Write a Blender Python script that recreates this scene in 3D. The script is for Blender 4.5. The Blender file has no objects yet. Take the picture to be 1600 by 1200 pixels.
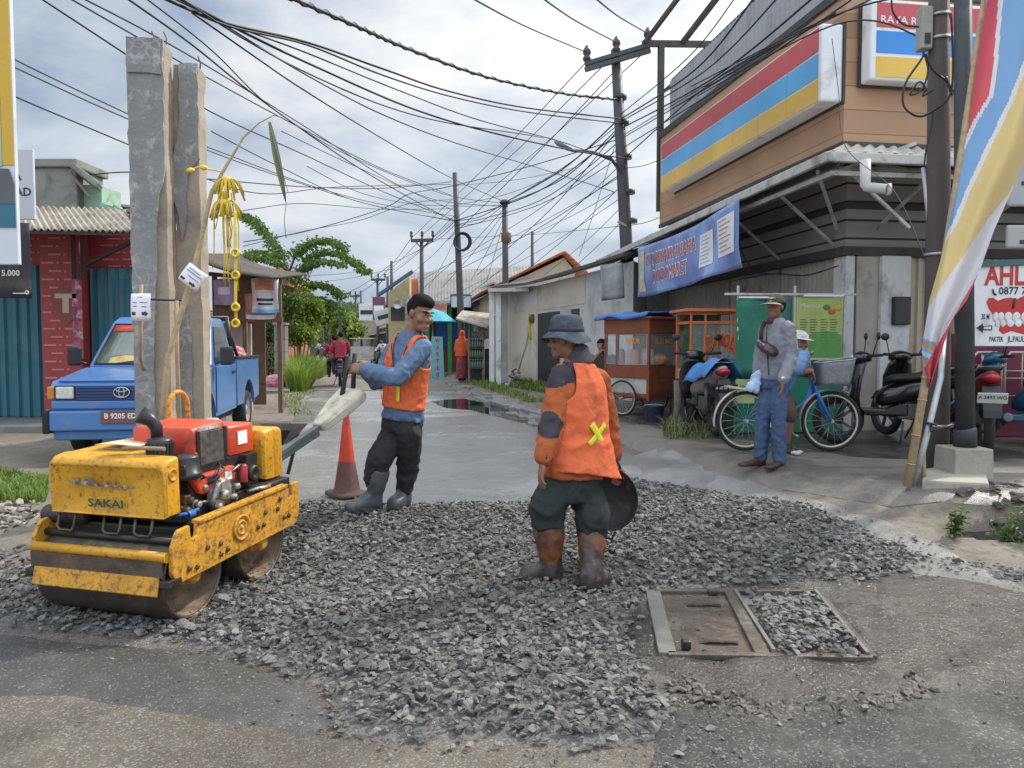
import bpy,bmesh,math,random
import numpy as np
from mathutils import Vector,Matrix,noise as mnoise
from mathutils.geometry import delaunay_2d_cdt
R=math.radians
PI=math.pi
random.seed(7)
rng=np.random.default_rng(7)
scene=bpy.context.scene
COL=scene.collection
# ------------------------------------------------------------------ camera, sky, sun, exposure
CAM_H=1.5
PITCH=R(3.0)
cam_d=bpy.data.cameras.new('camera')
cam=bpy.data.objects.new('camera',cam_d)
COL.objects.link(cam)
cam.location=(0,0,CAM_H)
cam.rotation_euler=(PI/2-PITCH,0,0)
cam_d.sensor_width=36
cam_d.lens=27
cam_d.clip_start=0.05
cam_d.clip_end=3000
scene.camera=cam
SUN_AZ=R(55)  # to the right of the view direction
SUN_EL=R(45)
sund=bpy.data.lights.new('sun','SUN')
sund.energy=2.7
sund.angle=R(3.0)
sund.color=(1.0,0.93,0.82)
sun=bpy.data.objects.new('sun',sund)
COL.objects.link(sun)
SDIR=Vector((math.sin(SUN_AZ)*math.cos(SUN_EL),math.cos(SUN_AZ)*math.cos(SUN_EL),math.sin(SUN_EL)))
sun.rotation_euler=SDIR.to_track_quat('Z','Y').to_euler()
scene.view_settings.view_transform='Standard'
scene.view_settings.look='None'
scene.view_settings.gamma=1
scene.view_settings.exposure=0.58
scene.cycles.max_bounces=6
scene.cycles.transparent_max_bounces=12
world=bpy.data.worlds.new('World')
scene.world=world
world.use_nodes=True
def make_world():
 nt=world.node_tree
 N,L=nt.nodes,nt.links
 N.clear()
 out=N.new('ShaderNodeOutputWorld')
 bg=N.new('ShaderNodeBackground')
 bg.inputs['Strength'].default_value=0.1
 L.new(bg.outputs[0],out.inputs[0])
 sky=N.new('ShaderNodeTexSky')
 sky.sky_type='NISHITA'
 sky.sun_disc=False
 sky.sun_elevation=SUN_EL
 sky.sun_rotation=SUN_AZ
 sky.altitude=50
 sky.dust_density=2.0
 tc=N.new('ShaderNodeTexCoord')
 sep=N.new('ShaderNodeSeparateXYZ')
 L.new(tc.outputs['Generated'],sep.inputs[0])
 def math_(op,a,b=None,c=None):
  m=N.new('ShaderNodeMath');m.operation=op
  for i,x in enumerate((a,b,c)):
   if x is None:continue
   if isinstance(x,(int,float)):m.inputs[i].default_value=x
   else:L.new(x,m.inputs[i])
  return m.outputs[0]
 zz=math_('MULTIPLY',math_('POWER',math_('MAXIMUM',sep.outputs[2],0.0),0.85),2.7)
 cmb=N.new('ShaderNodeCombineXYZ')
 L.new(math_('MULTIPLY',sep.outputs[0],1.5),cmb.inputs[0]);L.new(math_('MULTIPLY',sep.outputs[1],1.5),cmb.inputs[1]);L.new(zz,cmb.inputs[2])
 n1=N.new('ShaderNodeTexNoise')
 n1.inputs['Scale'].default_value=1.5;n1.inputs['Detail'].default_value=7
 n1.inputs['Roughness'].default_value=0.52;n1.inputs['Distortion'].default_value=0.5
 L.new(cmb.outputs[0],n1.inputs['Vector'])
 n2=N.new('ShaderNodeTexNoise')
 n2.inputs['Scale'].default_value=4.2;n2.inputs['Detail'].default_value=6
 n2.inputs['Roughness'].default_value=0.55;n2.inputs['Distortion'].default_value=0.3
 mp=N.new('ShaderNodeMapping');mp.inputs['Location'].default_value=(3.7,1.9,0)
 mp.inputs['Scale'].default_value=(0.75,1,1)
 L.new(cmb.outputs[0],mp.inputs[0]);L.new(mp.outputs[0],n2.inputs['Vector'])
 dens=math_('ADD',math_('MULTIPLY',n1.outputs['Fac'],0.62),math_('MULTIPLY',n2.outputs['Fac'],0.38))
 # cloud colour: bluish grey bellies to pale bright tops
 r=N.new('ShaderNodeValToRGB')
 e=r.color_ramp.elements
 e[0].position=0.40;e[0].color=(0.28,0.355,0.48,1)
 e[1].position=0.64;e[1].color=(0.79,0.81,0.825,1)
 m=e.new(0.48);m.color=(0.44,0.515,0.615,1)
 m=e.new(0.555);m.color=(0.60,0.65,0.715,1)
 L.new(dens,r.inputs[0])
 # thin bright cloud ahead, and a sun glow strengthened for fill light
 dv=Vector((math.sin(R(9))*math.cos(R(18)),math.cos(R(9))*math.cos(R(18)),math.sin(R(18))))
 dot=N.new('ShaderNodeVectorMath');dot.operation='DOT_PRODUCT'
 L.new(tc.outputs['Generated'],dot.inputs[0]);dot.inputs[1].default_value=dv
 glow=math_('POWER',math_('MAXIMUM',dot.outputs['Value'],0.0),22)
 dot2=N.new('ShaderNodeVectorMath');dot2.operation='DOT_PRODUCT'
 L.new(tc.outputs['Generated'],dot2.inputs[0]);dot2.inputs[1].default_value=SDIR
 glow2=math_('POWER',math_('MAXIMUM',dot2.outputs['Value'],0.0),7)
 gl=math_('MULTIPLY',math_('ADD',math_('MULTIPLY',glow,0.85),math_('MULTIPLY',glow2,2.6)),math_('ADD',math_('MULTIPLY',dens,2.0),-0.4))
 mul=N.new('ShaderNodeMixRGB');mul.blend_type='ADD';mul.inputs[0].default_value=1
 L.new(r.outputs[0],mul.inputs[1])
 gcol=N.new('ShaderNodeMixRGB');gcol.blend_type='MULTIPLY';gcol.inputs[0].default_value=1
 gcol.inputs[2].default_value=(0.50,0.46,0.39,1)
 L.new(gl,gcol.inputs[1]);L.new(gcol.outputs[0],mul.inputs[2])
 # cloud deck brightened high overhead, above the frame, to add fill light
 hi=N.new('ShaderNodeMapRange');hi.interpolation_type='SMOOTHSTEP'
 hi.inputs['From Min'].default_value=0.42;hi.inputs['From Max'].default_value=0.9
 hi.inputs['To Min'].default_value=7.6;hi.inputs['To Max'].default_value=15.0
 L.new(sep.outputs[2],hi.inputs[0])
 # clouds behind the camera brightened too, as added fill on camera-facing sides
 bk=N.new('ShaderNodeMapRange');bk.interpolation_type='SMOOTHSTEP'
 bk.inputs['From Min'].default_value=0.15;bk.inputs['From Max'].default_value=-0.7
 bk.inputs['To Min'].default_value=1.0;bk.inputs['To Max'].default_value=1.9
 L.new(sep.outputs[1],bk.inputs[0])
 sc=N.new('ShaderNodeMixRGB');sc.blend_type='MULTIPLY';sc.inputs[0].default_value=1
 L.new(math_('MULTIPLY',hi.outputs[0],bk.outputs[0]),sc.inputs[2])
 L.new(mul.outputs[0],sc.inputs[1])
 cov=N.new('ShaderNodeMapRange')
 cov.inputs['From Min'].default_value=0.28;cov.inputs['From Max'].default_value=0.46
 cov.inputs['To Min'].default_value=0.72
 L.new(dens,cov.inputs[0])
 mix=N.new('ShaderNodeMixRGB')
 L.new(cov.outputs[0],mix.inputs[0])
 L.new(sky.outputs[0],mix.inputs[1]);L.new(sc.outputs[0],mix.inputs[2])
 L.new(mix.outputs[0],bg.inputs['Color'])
make_world()
# ------------------------------------------------------------------ pixel -> place helpers (1600 x 1200 picture)
CP,SP=math.cos(PITCH),math.sin(PITCH)
def ray(px,py):
 cx,cy=(px-800)/1200,(600-py)/1200
 return Vector((cx,CP+cy*SP,-SP+cy*CP))
def P(px,py,Y):
 d=ray(px,py)
 return Vector((0,0,CAM_H))+d*(Y/d.y)
def X(px,Y):
 return(px-800)/1200*Y*1.0
def smooth(a,b,t):
 t=min(1.0,max(0.0,(t-a)/(b-a)))
 return t*t*(3-2*t)
KERB_Y=[-50,5.15,5.3,5.75,6.1,7.3,9.0,13,30,60,160]
KERB_X=[90,90,7.0,4.3,3.05,2.1,1.5,0.45,-2.9,-9.2,-33]
KY,KX=np.array(KERB_Y),np.array(KERB_X)
def gz(x,y):
 base=0.15*smooth(4.4,6.6,y)
 k=float(np.interp(y,KY,KX))
 d=(x-k)*(0.95 if y>8 else 0.6)
 h=base+0.15*smooth(-0.02,0.42 if y<9 else 0.3,d)
 # open drain beside the slab on the right
 q=((x-4.05)/0.85)**2+((y-5.72)/0.26)**2
 h-=0.34*max(0.0,1-q)**0.6 if q<1 else 0
 return h
def G(px,py,dz=0.0):
 d=ray(px,py)
 z=0.1
 for _ in range(14):
  t=(z+dz-CAM_H)/d.z
  z=z*0.4+gz(d.x*t,d.y*t)*0.6
 return Vector((d.x*t,d.y*t,gz(d.x*t,d.y*t)))
RTH=R(8.51)
UX=Vector((-math.sin(RTH),math.cos(RTH),0))
VX=Vector((math.cos(RTH),math.sin(RTH),0))
def LS(px,L):
 """distance along the street of picture column px on the line at lateral offset L"""
 cx=(px-800)/1200
 d=L/(cx*math.cos(RTH)+math.sin(RTH))
 return d*(math.cos(RTH)-cx*math.sin(RTH))
# ------------------------------------------------------------------ materials
MATS={}
def M(name,col,rough=0.6,metal=0.0,var=0.12,vs=4.0,dirt=None,damt=0.45,ds=6.0,bump=0.0,bs=60.0,
   rvar=0.1,spec=0.5,coat=0.0,alpha=1.0,trans=0.0,island=0.0,emit=0.0,sss=0.0):
 if name in MATS:return MATS[name]
 m=bpy.data.materials.new(name);m.use_nodes=True
 nt=m.node_tree;N,L=nt.nodes,nt.links
 b=N['Principled BSDF']
 b.inputs['Roughness'].default_value=rough
 b.inputs['Metallic'].default_value=metal
 b.inputs['Specular IOR Level'].default_value=spec
 b.inputs['Coat Weight'].default_value=coat
 b.inputs['Alpha'].default_value=alpha
 b.inputs['Transmission Weight'].default_value=trans
 if sss:b.inputs['Subsurface Weight'].default_value=sss;b.inputs['Subsurface Scale'].default_value=0.01
 c4=(*col,1)
 tc=N.new('ShaderNodeTexCoord')
 n=N.new('ShaderNodeTexNoise');n.inputs['Scale'].default_value=vs;n.inputs['Detail'].default_value=6
 n.inputs['Roughness'].default_value=0.6
 L.new(tc.outputs['Object'],n.inputs['Vector'])
 r=N.new('ShaderNodeValToRGB')
 r.color_ramp.elements[0].position=0.3;r.color_ramp.elements[1].position=0.7
 r.color_ramp.elements[0].color=(*[max(0,x*(1-var))for x in col],1)
 r.color_ramp.elements[1].color=(*[min(1,x*(1+var))for x in col],1)
 L.new(n.outputs['Fac'],r.inputs[0])
 last=r.outputs[0]
 if island:
  g=N.new('ShaderNodeNewGeometry')
  mr=N.new('ShaderNodeMapRange')
  mr.inputs['To Min'].default_value=1-island;mr.inputs['To Max'].default_value=1+island
  L.new(g.outputs['Random Per Island'],mr.inputs[0])
  mm=N.new('ShaderNodeMixRGB');mm.blend_type='MULTIPLY';mm.inputs[0].default_value=1
  L.new(last,mm.inputs[1]);L.new(mr.outputs[0],mm.inputs[2]);last=mm.outputs[0]
 if dirt:
  n2=N.new('ShaderNodeTexNoise');n2.inputs['Scale'].default_value=ds;n2.inputs['Detail'].default_value=9
  n2.inputs['Roughness'].default_value=0.68;n2.inputs['Distortion'].default_value=0.4
  mp=N.new('ShaderNodeMapping');mp.inputs['Location'].default_value=(5.3,2.1,7.7)
  L.new(tc.outputs['Object'],mp.inputs[0]);L.new(mp.outputs[0],n2.inputs['Vector'])
  r2=N.new('ShaderNodeValToRGB')
  p0=0.72-0.4*damt
  r2.color_ramp.elements[0].position=p0-0.06;r2.color_ramp.elements[1].position=p0+0.10
  r2.color_ramp.elements[0].color=(0,0,0,1);r2.color_ramp.elements[1].color=(1,1,1,1)
  L.new(n2.outputs['Fac'],r2.inputs[0])
  mx=N.new('ShaderNodeMixRGB');L.new(r2.outputs[0],mx.inputs[0])
  L.new(last,mx.inputs[1]);mx.inputs[2].default_value=(*dirt,1)
  last=mx.outputs[0]
 L.new(last,b.inputs['Base Color'])
 if rvar:
  mr=N.new('ShaderNodeMapRange')
  mr.inputs['To Min'].default_value=max(0.02,rough-rvar);mr.inputs['To Max'].default_value=min(1,rough+rvar)
  L.new(n.outputs['Fac'],mr.inputs[0]);L.new(mr.outputs[0],b.inputs['Roughness'])
 if bump:
  n3=N.new('ShaderNodeTexNoise');n3.inputs['Scale'].default_value=bs;n3.inputs['Detail'].default_value=5
  L.new(tc.outputs['Object'],n3.inputs['Vector'])
  bp=N.new('ShaderNodeBump');bp.inputs['Strength'].default_value=bump;bp.inputs['Distance'].default_value=0.02
  L.new(n3.outputs['Fac'],bp.inputs['Height']);L.new(bp.outputs[0],b.inputs['Normal'])
 if emit:
  b.inputs['Emission Color'].default_value=c4;b.inputs['Emission Strength'].default_value=emit
 MATS[name]=m
 return m
def nodes_of(m):
 nt=m.node_tree
 return nt,nt.nodes,nt.links,nt.nodes['Principled BSDF']
# ------------------------------------------------------------------ objects
ROOTM={}
def thing(name,label,cat,loc=(0,0,0),rz=0.0,group=None):
 o=bpy.data.objects.new(name,None)
 o.empty_display_size=0.1
 COL.objects.link(o)
 o.location=loc;o.rotation_euler=(0,0,rz)
 o['label']=label;o['category']=cat
 if group:o['group']=group
 ROOTM[o.name]=Matrix.Translation(Vector(loc))@Matrix.Rotation(rz,4,'Z')
 return o
def tag(o,label=None,cat=None,group=None,kind=None):
 if label:o['label']=label
 if cat:o['category']=cat
 if group:o['group']=group
 if kind:o['kind']=kind
 return o
def link_mesh(name,me,parent=None):
 o=bpy.data.objects.new(name,me)
 COL.objects.link(o)
 if parent is not None:
  o.parent=parent
  if parent.name in ROOTM:ROOTM[o.name]=ROOTM[parent.name]
 return o
def copy_thing(root,loc,rz=None,label=None,scale=None):
 r=root.copy();COL.objects.link(r)
 r.location=loc
 if rz is not None:r.rotation_euler=(0,0,rz)
 if scale:r.scale=scale if isinstance(scale,tuple)else(scale,)*3
 if label:r['label']=label
 for ch in list(root.children):
  c=ch.copy();COL.objects.link(c);c.parent=r
  for g in list(ch.children):
   d=g.copy();COL.objects.link(d);d.parent=c
 return r
def frame_from(d,up=Vector((0,0,1))):
 d=Vector(d).normalized()
 a=up.cross(d)
 if a.length<1e-4:a=Vector((1,0,0)).cross(d)
 a.normalize()
 b=d.cross(a)
 return a,b,d
class MB:
 def __init__(s,world=False):
  s.v,s.f,s.m,s.s=[],[],[],[]
  s.X=Matrix.Identity(4);s.world=world
 def add(s,vs,fs,m=0,sm=False):
  o=len(s.v)
  X_=s.X
  s.v+=[tuple(X_@Vector(p))for p in vs]
  for f in fs:
   s.f.append(tuple(i+o for i in f));s.m.append(m);s.s.append(sm)
  return s
 def box(s,c,size,m=0,rot=None):
  hx,hy,hz=[k/2 for k in size]
  vs=[Vector((x,y,z))for z in(-hz,hz)for y in(-hy,hy)for x in(-hx,hx)]
  if rot is not None:vs=[rot@p for p in vs]
  c=Vector(c)
  vs=[p+c for p in vs]
  return s.add(vs,[(0,2,3,1),(4,5,7,6),(0,1,5,4),(2,6,7,3),(0,4,6,2),(1,3,7,5)],m)
 def bx(s,x0,x1,y0,y1,z0,z1,m=0):
  return s.box(((x0+x1)/2,(y0+y1)/2,(z0+z1)/2),(abs(x1-x0),abs(y1-y0),abs(z1-z0)),m)
 def bar(s,a,b,w,h,m=0,up=Vector((0,0,1))):
  a,b=Vector(a),Vector(b)
  A,B,D=frame_from(b-a,up)
  rot=Matrix((A,B,D)).transposed()
  return s.box((a+b)/2,(w,h,(b-a).length),m,rot)
 def tube(s,pts,r,n=8,m=0,sm=True,caps=True,flat=1.0,closed=False,up=None):
  pts=[Vector(p)for p in pts]
  k=len(pts)
  rs=[r]*k if isinstance(r,(int,float))else list(r)
  vs,fs=[],[]
  prev=None
  for i,p in enumerate(pts):
   if closed:d=pts[(i+1)%k]-pts[i-1]
   elif i==0:d=pts[1]-pts[0]
   elif i==k-1:d=pts[-1]-pts[-2]
   else:d=(pts[i+1]-p).normalized()+(p-pts[i-1]).normalized()
   if d.length<1e-9:d=Vector((0,0,1))
   d.normalize()
   if prev is None:
    a,b,_=frame_from(d,up or(Vector((0,0,1))if abs(d.z)<0.95 else Vector((0,1,0))))
   else:
    a=prev-d*prev.dot(d)
    if a.length<1e-6:a=frame_from(d)[0]
    a.normalize();b=d.cross(a)
   prev=a
   for j in range(n):
    t=2*PI*j/n
    vs.append(p+a*(math.cos(t)*rs[i])+b*(math.sin(t)*rs[i]*flat))
  rng_=range(k)if closed else range(k-1)
  for i in rng_:
   i2=(i+1)%k
   for j in range(n):
    j2=(j+1)%n
    fs.append((i*n+j,i*n+j2,i2*n+j2,i2*n+j))
  s.add(vs,fs,m,sm)
  if caps and not closed:
   o=len(s.v)-len(vs)
   s.f.append(tuple(o+j for j in reversed(range(n))));s.m.append(m);s.s.append(False)
   s.f.append(tuple(o+(k-1)*n+j for j in range(n)));s.m.append(m);s.s.append(False)
  return s
 def rings(s,rings,m=0,sm=True,caps=True):
  n=len(rings[0]);vs=[p for r_ in rings for p in r_];fs=[]
  for i in range(len(rings)-1):
   for j in range(n):
    j2=(j+1)%n
    fs.append((i*n+j,i*n+j2,(i+1)*n+j2,(i+1)*n+j))
  if caps:
   fs.append(tuple(reversed(range(n))));fs.append(tuple((len(rings)-1)*n+j for j in range(n)))
  return s.add(vs,fs,m,sm)
 def lathe(s,prof,n=24,c=(0,0,0),axis=(0,0,1),m=0,sm=True,caps=False):
  a,b,d=frame_from(axis,Vector((0,0,1))if abs(Vector(axis).normalized().z)<0.95 else Vector((0,1,0)))
  c=Vector(c)
  rr=[[c+d*z+a*(math.cos(2*PI*j/n)*r)+b*(math.sin(2*PI*j/n)*r)for j in range(n)]for r,z in prof]
  return s.rings(rr,m,sm,caps)
 def cyl(s,a,b,r,n=16,m=0,sm=True):
  return s.tube([a,b],r,n,m,sm)
 def prism(s,pts,a,b,m=0,axes=None):
  """outline pts (u,w) extruded from a to b along the third axis; axes = (U, W, D) vectors"""
  U,W,D=axes or(Vector((1,0,0)),Vector((0,0,1)),Vector((0,1,0)))
  n=len(pts)
  vs=[U*u+W*w+D*a for u,w in pts]+[U*u+W*w+D*b for u,w in pts]
  fs=[(i,(i+1)%n,n+(i+1)%n,n+i)for i in range(n)]
  fs+=[tuple(reversed(range(n))),tuple(range(n,2*n))]
  return s.add(vs,fs,m)
 def ell(s,c,r,nu=14,nv=9,m=0,rot=None):
  if isinstance(r,(int,float)):r=(r,r,r)
  c=Vector(c);vs,fs=[],[]
  for i in range(nv+1):
   th=PI*i/nv
   for j in range(nu):
    ph=2*PI*j/nu
    p=Vector((r[0]*math.sin(th)*math.cos(ph),r[1]*math.sin(th)*math.sin(ph),-r[2]*math.cos(th)))
    if rot is not None:p=rot@p
    vs.append(c+p)
  for i in range(nv):
   for j in range(nu):
    j2=(j+1)%nu
    fs.append((i*nu+j,i*nu+j2,(i+1)*nu+j2,(i+1)*nu+j))
  return s.add(vs,fs,m,True)
 def torus(s,c,Rr,r,axis=(1,0,0),n=28,k=8,m=0):
  a,b,d=frame_from(axis)
  c=Vector(c)
  pts=[c+a*(math.cos(2*PI*i/n)*Rr)+b*(math.sin(2*PI*i/n)*Rr)for i in range(n)]
  return s.tube(pts,r,k,m,True,False,closed=True,up=d)
 def grid(s,fn,nu,nv,m=0,sm=True):
  vs=[fn(i/nu,j/nv)for j in range(nv+1)for i in range(nu+1)]
  fs=[(j*(nu+1)+i,j*(nu+1)+i+1,(j+1)*(nu+1)+i+1,(j+1)*(nu+1)+i)for j in range(nv)for i in range(nu)]
  return s.add(vs,fs,m,sm)
 def text(s,txt,c,U,W,h,m=0,depth=0.002,align='CENTER',stretch=1.0,bold=0.0):
  """lettering lying in the plane spanned by U (reading direction) and W (up)"""
  cu=bpy.data.curves.new('lettering','FONT')
  cu.body=txt;cu.size=1.0;cu.align_x=align;cu.align_y='CENTER'
  cu.extrude=0.0;cu.offset=bold;cu.resolution_u=2
  ob=bpy.data.objects.new('lettering_tmp',cu);COL.objects.link(ob)
  dg=bpy.context.evaluated_depsgraph_get()
  me=bpy.data.meshes.new_from_object(ob.evaluated_get(dg))
  U,W=Vector(U).normalized(),Vector(W).normalized()
  Nn=U.cross(W);c=Vector(c)
  vs=[c+U*(p.co.x*h*stretch*1.35)+W*(p.co.y*h*1.35)+Nn*depth for p in me.vertices]
  fs=[tuple(p.vertices)for p in me.polygons]
  s.add(vs,fs,m)
  bpy.data.objects.remove(ob);bpy.data.curves.remove(cu);bpy.data.meshes.remove(me)
  return s
 def mesh(s,name,mats):
  me=bpy.data.meshes.new(name)
  me.from_pydata(s.v,[],s.f)
  mats=mats if isinstance(mats,(list,tuple))else[mats]
  for k in mats:me.materials.append(k)
  me.polygons.foreach_set('material_index',s.m)
  me.polygons.foreach_set('use_smooth',s.s)
  me.update()
  return me
 def build(s,name,mats,parent=None,bevel=0.0,segs=2,solid=0.0,subsurf=0):
  if s.world and parent is not None:
   inv=ROOTM[parent.name].inverted()
   s.v=[tuple(inv@Vector(p))for p in s.v]
  o=link_mesh(name,s.mesh(name,mats),parent)
  if solid:
   md=o.modifiers.new('thick','SOLIDIFY');md.thickness=solid;md.offset=0
  if bevel:
   md=o.modifiers.new('bevel','BEVEL');md.width=bevel;md.segments=segs;md.limit_method='ANGLE'
   md.angle_limit=R(40);md.harden_normals=False
  if subsurf:
   md=o.modifiers.new('sub','SUBSURF');md.levels=subsurf;md.render_levels=subsurf
  return o
 def thing(s,name,mats,label,cat,group=None,loc=(0,0,0),rz=0.0,**kw):
  o=s.build(name,mats,None,**kw)
  o.location=loc;o.rotation_euler=(0,0,rz)
  ROOTM[o.name]=Matrix.Translation(Vector(loc))@Matrix.Rotation(rz,4,'Z')
  return tag(o,label,cat,group)
def struct(o):
 o['kind']='structure'
 return o
def remesh(mb,name,mats,voxel,parent=None,smooth_it=6,wrinkle=0.0,wscale=9.0,keep=None,solid=0.0,fac=0.5,wdir=(1,1,1),paint=None):
 """join overlapping closed shapes into one continuous skin"""
 tmp=bpy.data.objects.new('tmp',mb.mesh('tmp',mats));COL.objects.link(tmp)
 md=tmp.modifiers.new('r','REMESH');md.mode='VOXEL';md.voxel_size=voxel;md.use_smooth_shade=True
 if smooth_it:
  sm=tmp.modifiers.new('s','SMOOTH');sm.iterations=smooth_it;sm.factor=fac
 dg=bpy.context.evaluated_depsgraph_get()
 me=bpy.data.meshes.new_from_object(tmp.evaluated_get(dg))
 bpy.data.objects.remove(tmp)
 me.name=name
 if wrinkle:
  nv=len(me.vertices)
  co=np.empty(nv*3);me.vertices.foreach_get('co',co);co=co.reshape(-1,3)
  no=np.array([v.normal[:]for v in me.vertices])
  d=np.empty(nv)
  for i in range(nv):
   p=Vector((co[i][0]*wscale*wdir[0],co[i][1]*wscale*wdir[1],co[i][2]*wscale*wdir[2]))
   q=mnoise.noise_vector(p*0.5)*0.9
   d[i]=(1-abs(mnoise.noise(p+q))*2.2)*0.7+mnoise.noise(p*2.3)*0.35
  co=co+no*(d*wrinkle)[:,None]
  me.vertices.foreach_set('co',co.reshape(-1))
 if keep or paint:
  bm=bmesh.new();bm.from_mesh(me)
  if paint:
   for f in bm.faces:f.material_index=paint(f.calc_center_median(),f.normal)
  if keep:
   bmesh.ops.delete(bm,geom=[f for f in bm.faces if not keep(f.calc_center_median(),f.normal)],context='FACES')
   bv=[v for v in bm.verts if v.is_boundary]
   for _ in range(8):
    nc={}
    for v in bv:
     q=[e.other_vert(v).co for e in v.link_edges if e.is_boundary]
     if len(q)==2:nc[v]=v.co*.4+(q[0]+q[1])*.3
    for v,c in nc.items():v.co=c
  bm.to_mesh(me);bm.free()
 idx=[p.material_index for p in me.polygons]if paint else None
 me.materials.clear()
 for k in(mats if isinstance(mats,(list,tuple))else[mats]):me.materials.append(k)
 if idx:me.polygons.foreach_set('material_index',idx)
 if mb.world and parent is not None:
  me.transform(ROOTM[parent.name].inverted())
 me.update()
 o=link_mesh(name,me,parent)
 for p in me.polygons:p.use_smooth=True
 if solid:
  md=o.modifiers.new('thick','SOLIDIFY');md.thickness=solid;md.offset=1
 return o
def leafy(m):
 """thin leaves let some light through"""
 nt,N,L,b=nodes_of(m)
 t=N.new('ShaderNodeBsdfTranslucent');mx=N.new('ShaderNodeMixShader');mx.inputs[0].default_value=0.35
 L.new(b.inputs['Base Color'].links[0].from_socket,t.inputs['Color'])
 out=[n for n in N if n.type=='OUTPUT_MATERIAL'][0]
 L.new(b.outputs[0],mx.inputs[1]);L.new(t.outputs[0],mx.inputs[2]);L.new(mx.outputs[0],out.inputs['Surface'])
 return m
# ------------------------------------------------------------------ ground, road, gravel
def axis(lo,dense0,dense1,hi,step,grow=1.25):
 a=list(np.arange(dense0,dense1+1e-6,step))
 x,s_=dense1,step
 while x<hi:
  s_*=grow;x+=s_;a.append(min(x,hi))
 x,s_=dense0,step
 while x>lo:
  s_*=grow;x-=s_;a.insert(0,max(x,lo))
 return a
def ground_mat(name,c1,c2,c3,rough=0.9,wet=0.0,grain=140.0,bump=0.5,patch=0.8,wscale=0.9,wet_rough=0.12,speck=(0.22,0.21,0.195),speck_amt=0.0,spec=.5):
 m=bpy.data.materials.new(name);m.use_nodes=True
 nt,N,L,b=nodes_of(m)
 tc=N.new('ShaderNodeTexCoord')
 def noise_(scale,detail=7,loc=(0,0,0),rgh=0.62,dist=0.0):
  mp=N.new('ShaderNodeMapping');mp.inputs['Location'].default_value=loc
  L.new(tc.outputs['Object'],mp.inputs[0])
  n=N.new('ShaderNodeTexNoise');n.inputs['Scale'].default_value=scale;n.inputs['Detail'].default_value=detail
  n.inputs['Roughness'].default_value=rgh;n.inputs['Distortion'].default_value=dist
  L.new(mp.outputs[0],n.inputs['Vector']);return n.outputs['Fac']
 def ramp(f,a,bb,c0=(0,0,0,1),c1_=(1,1,1,1)):
  r=N.new('ShaderNodeValToRGB');e=r.color_ramp.elements
  e[0].position=a;e[1].position=bb;e[0].color=c0;e[1].color=c1_
  L.new(f,r.inputs[0]);return r.outputs[0]
 big=noise_(patch,8,(2,5,0),0.6,0.6)
 fine=noise_(grain,4)
 mid=noise_(9.0,7,(7,1,0))
 mx=N.new('ShaderNodeMixRGB');L.new(ramp(big,0.38,0.62),mx.inputs[0])
 mx.inputs[1].default_value=(*c1,1);mx.inputs[2].default_value=(*c2,1)
 mx2=N.new('ShaderNodeMixRGB');L.new(ramp(mid,0.48,0.7),mx2.inputs[0])
 L.new(mx.outputs[0],mx2.inputs[1]);mx2.inputs[2].default_value=(*c3,1)
 mx3=N.new('ShaderNodeMixRGB');mx3.blend_type='MULTIPLY';mx3.inputs[0].default_value=1
 L.new(mx2.outputs[0],mx3.inputs[1]);L.new(ramp(fine,0.25,0.75,(0.62,0.62,0.62,1),(1.3,1.3,1.3,1)),mx3.inputs[2])
 last=mx3.outputs[0]
 if speck_amt:
  vo=N.new('ShaderNodeTexVoronoi');vo.inputs['Scale'].default_value=130
  L.new(tc.outputs['Object'],vo.inputs['Vector'])
  sm_=N.new('ShaderNodeMixRGB')
  g=N.new('ShaderNodeMath');g.operation='LESS_THAN';g.inputs[1].default_value=speck_amt
  sp=N.new('ShaderNodeSeparateColor');L.new(vo.outputs['Color'],sp.inputs[0]);L.new(sp.outputs[0],g.inputs[0])
  L.new(g.outputs[0],sm_.inputs[0]);L.new(last,sm_.inputs[1]);sm_.inputs[2].default_value=(*speck,1)
  last=sm_.outputs[0]
 wetf=ramp(noise_(wscale,6,(11,3,0),0.6,0.5),0.5-wet*0.28,0.62-wet*0.22)if wet else None
 if wet:
  dk=N.new('ShaderNodeMixRGB');dk.blend_type='MULTIPLY'
  L.new(wetf,dk.inputs[0]);L.new(last,dk.inputs[1]);dk.inputs[2].default_value=(0.72,0.71,0.7,1)
  last=dk.outputs[0]
  mr=N.new('ShaderNodeMapRange');mr.inputs['To Min'].default_value=rough;mr.inputs['To Max'].default_value=wet_rough
  L.new(wetf,mr.inputs[0]);L.new(mr.outputs[0],b.inputs['Roughness'])
 else:
  b.inputs['Roughness'].default_value=rough
 L.new(last,b.inputs['Base Color'])
 b.inputs['Specular IOR Level'].default_value=spec if wet else 0.3
 bp=N.new('ShaderNodeBump');bp.inputs['Strength'].default_value=bump;bp.inputs['Distance'].default_value=0.012
 ad=N.new('ShaderNodeMath');ad.operation='MULTIPLY_ADD';L.new(mid,ad.inputs[0]);ad.inputs[1].default_value=2.0;L.new(fine,ad.inputs[2])
 L.new(ad.outputs[0],bp.inputs['Height']);L.new(bp.outputs[0],b.inputs['Normal'])
 MATS[name]=m
 return m
m_dirt=ground_mat('dirt',(0.17,0.145,0.115),(0.25,0.22,0.18),(0.13,0.11,0.085),0.95,patch=0.5)
m_road=ground_mat('old_asphalt',(0.35,0.34,0.32),(0.27,0.263,0.25),(0.40,0.388,0.365),0.55,wet=0.7,wscale=0.55,wet_rough=0.2,speck_amt=0.10,bump=0.28,spec=.8)
m_far_road=ground_mat('dry_asphalt',(0.21,0.195,0.17),(0.17,0.155,0.135),(0.24,0.22,0.19),0.9,grain=60,bump=0.3)
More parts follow.
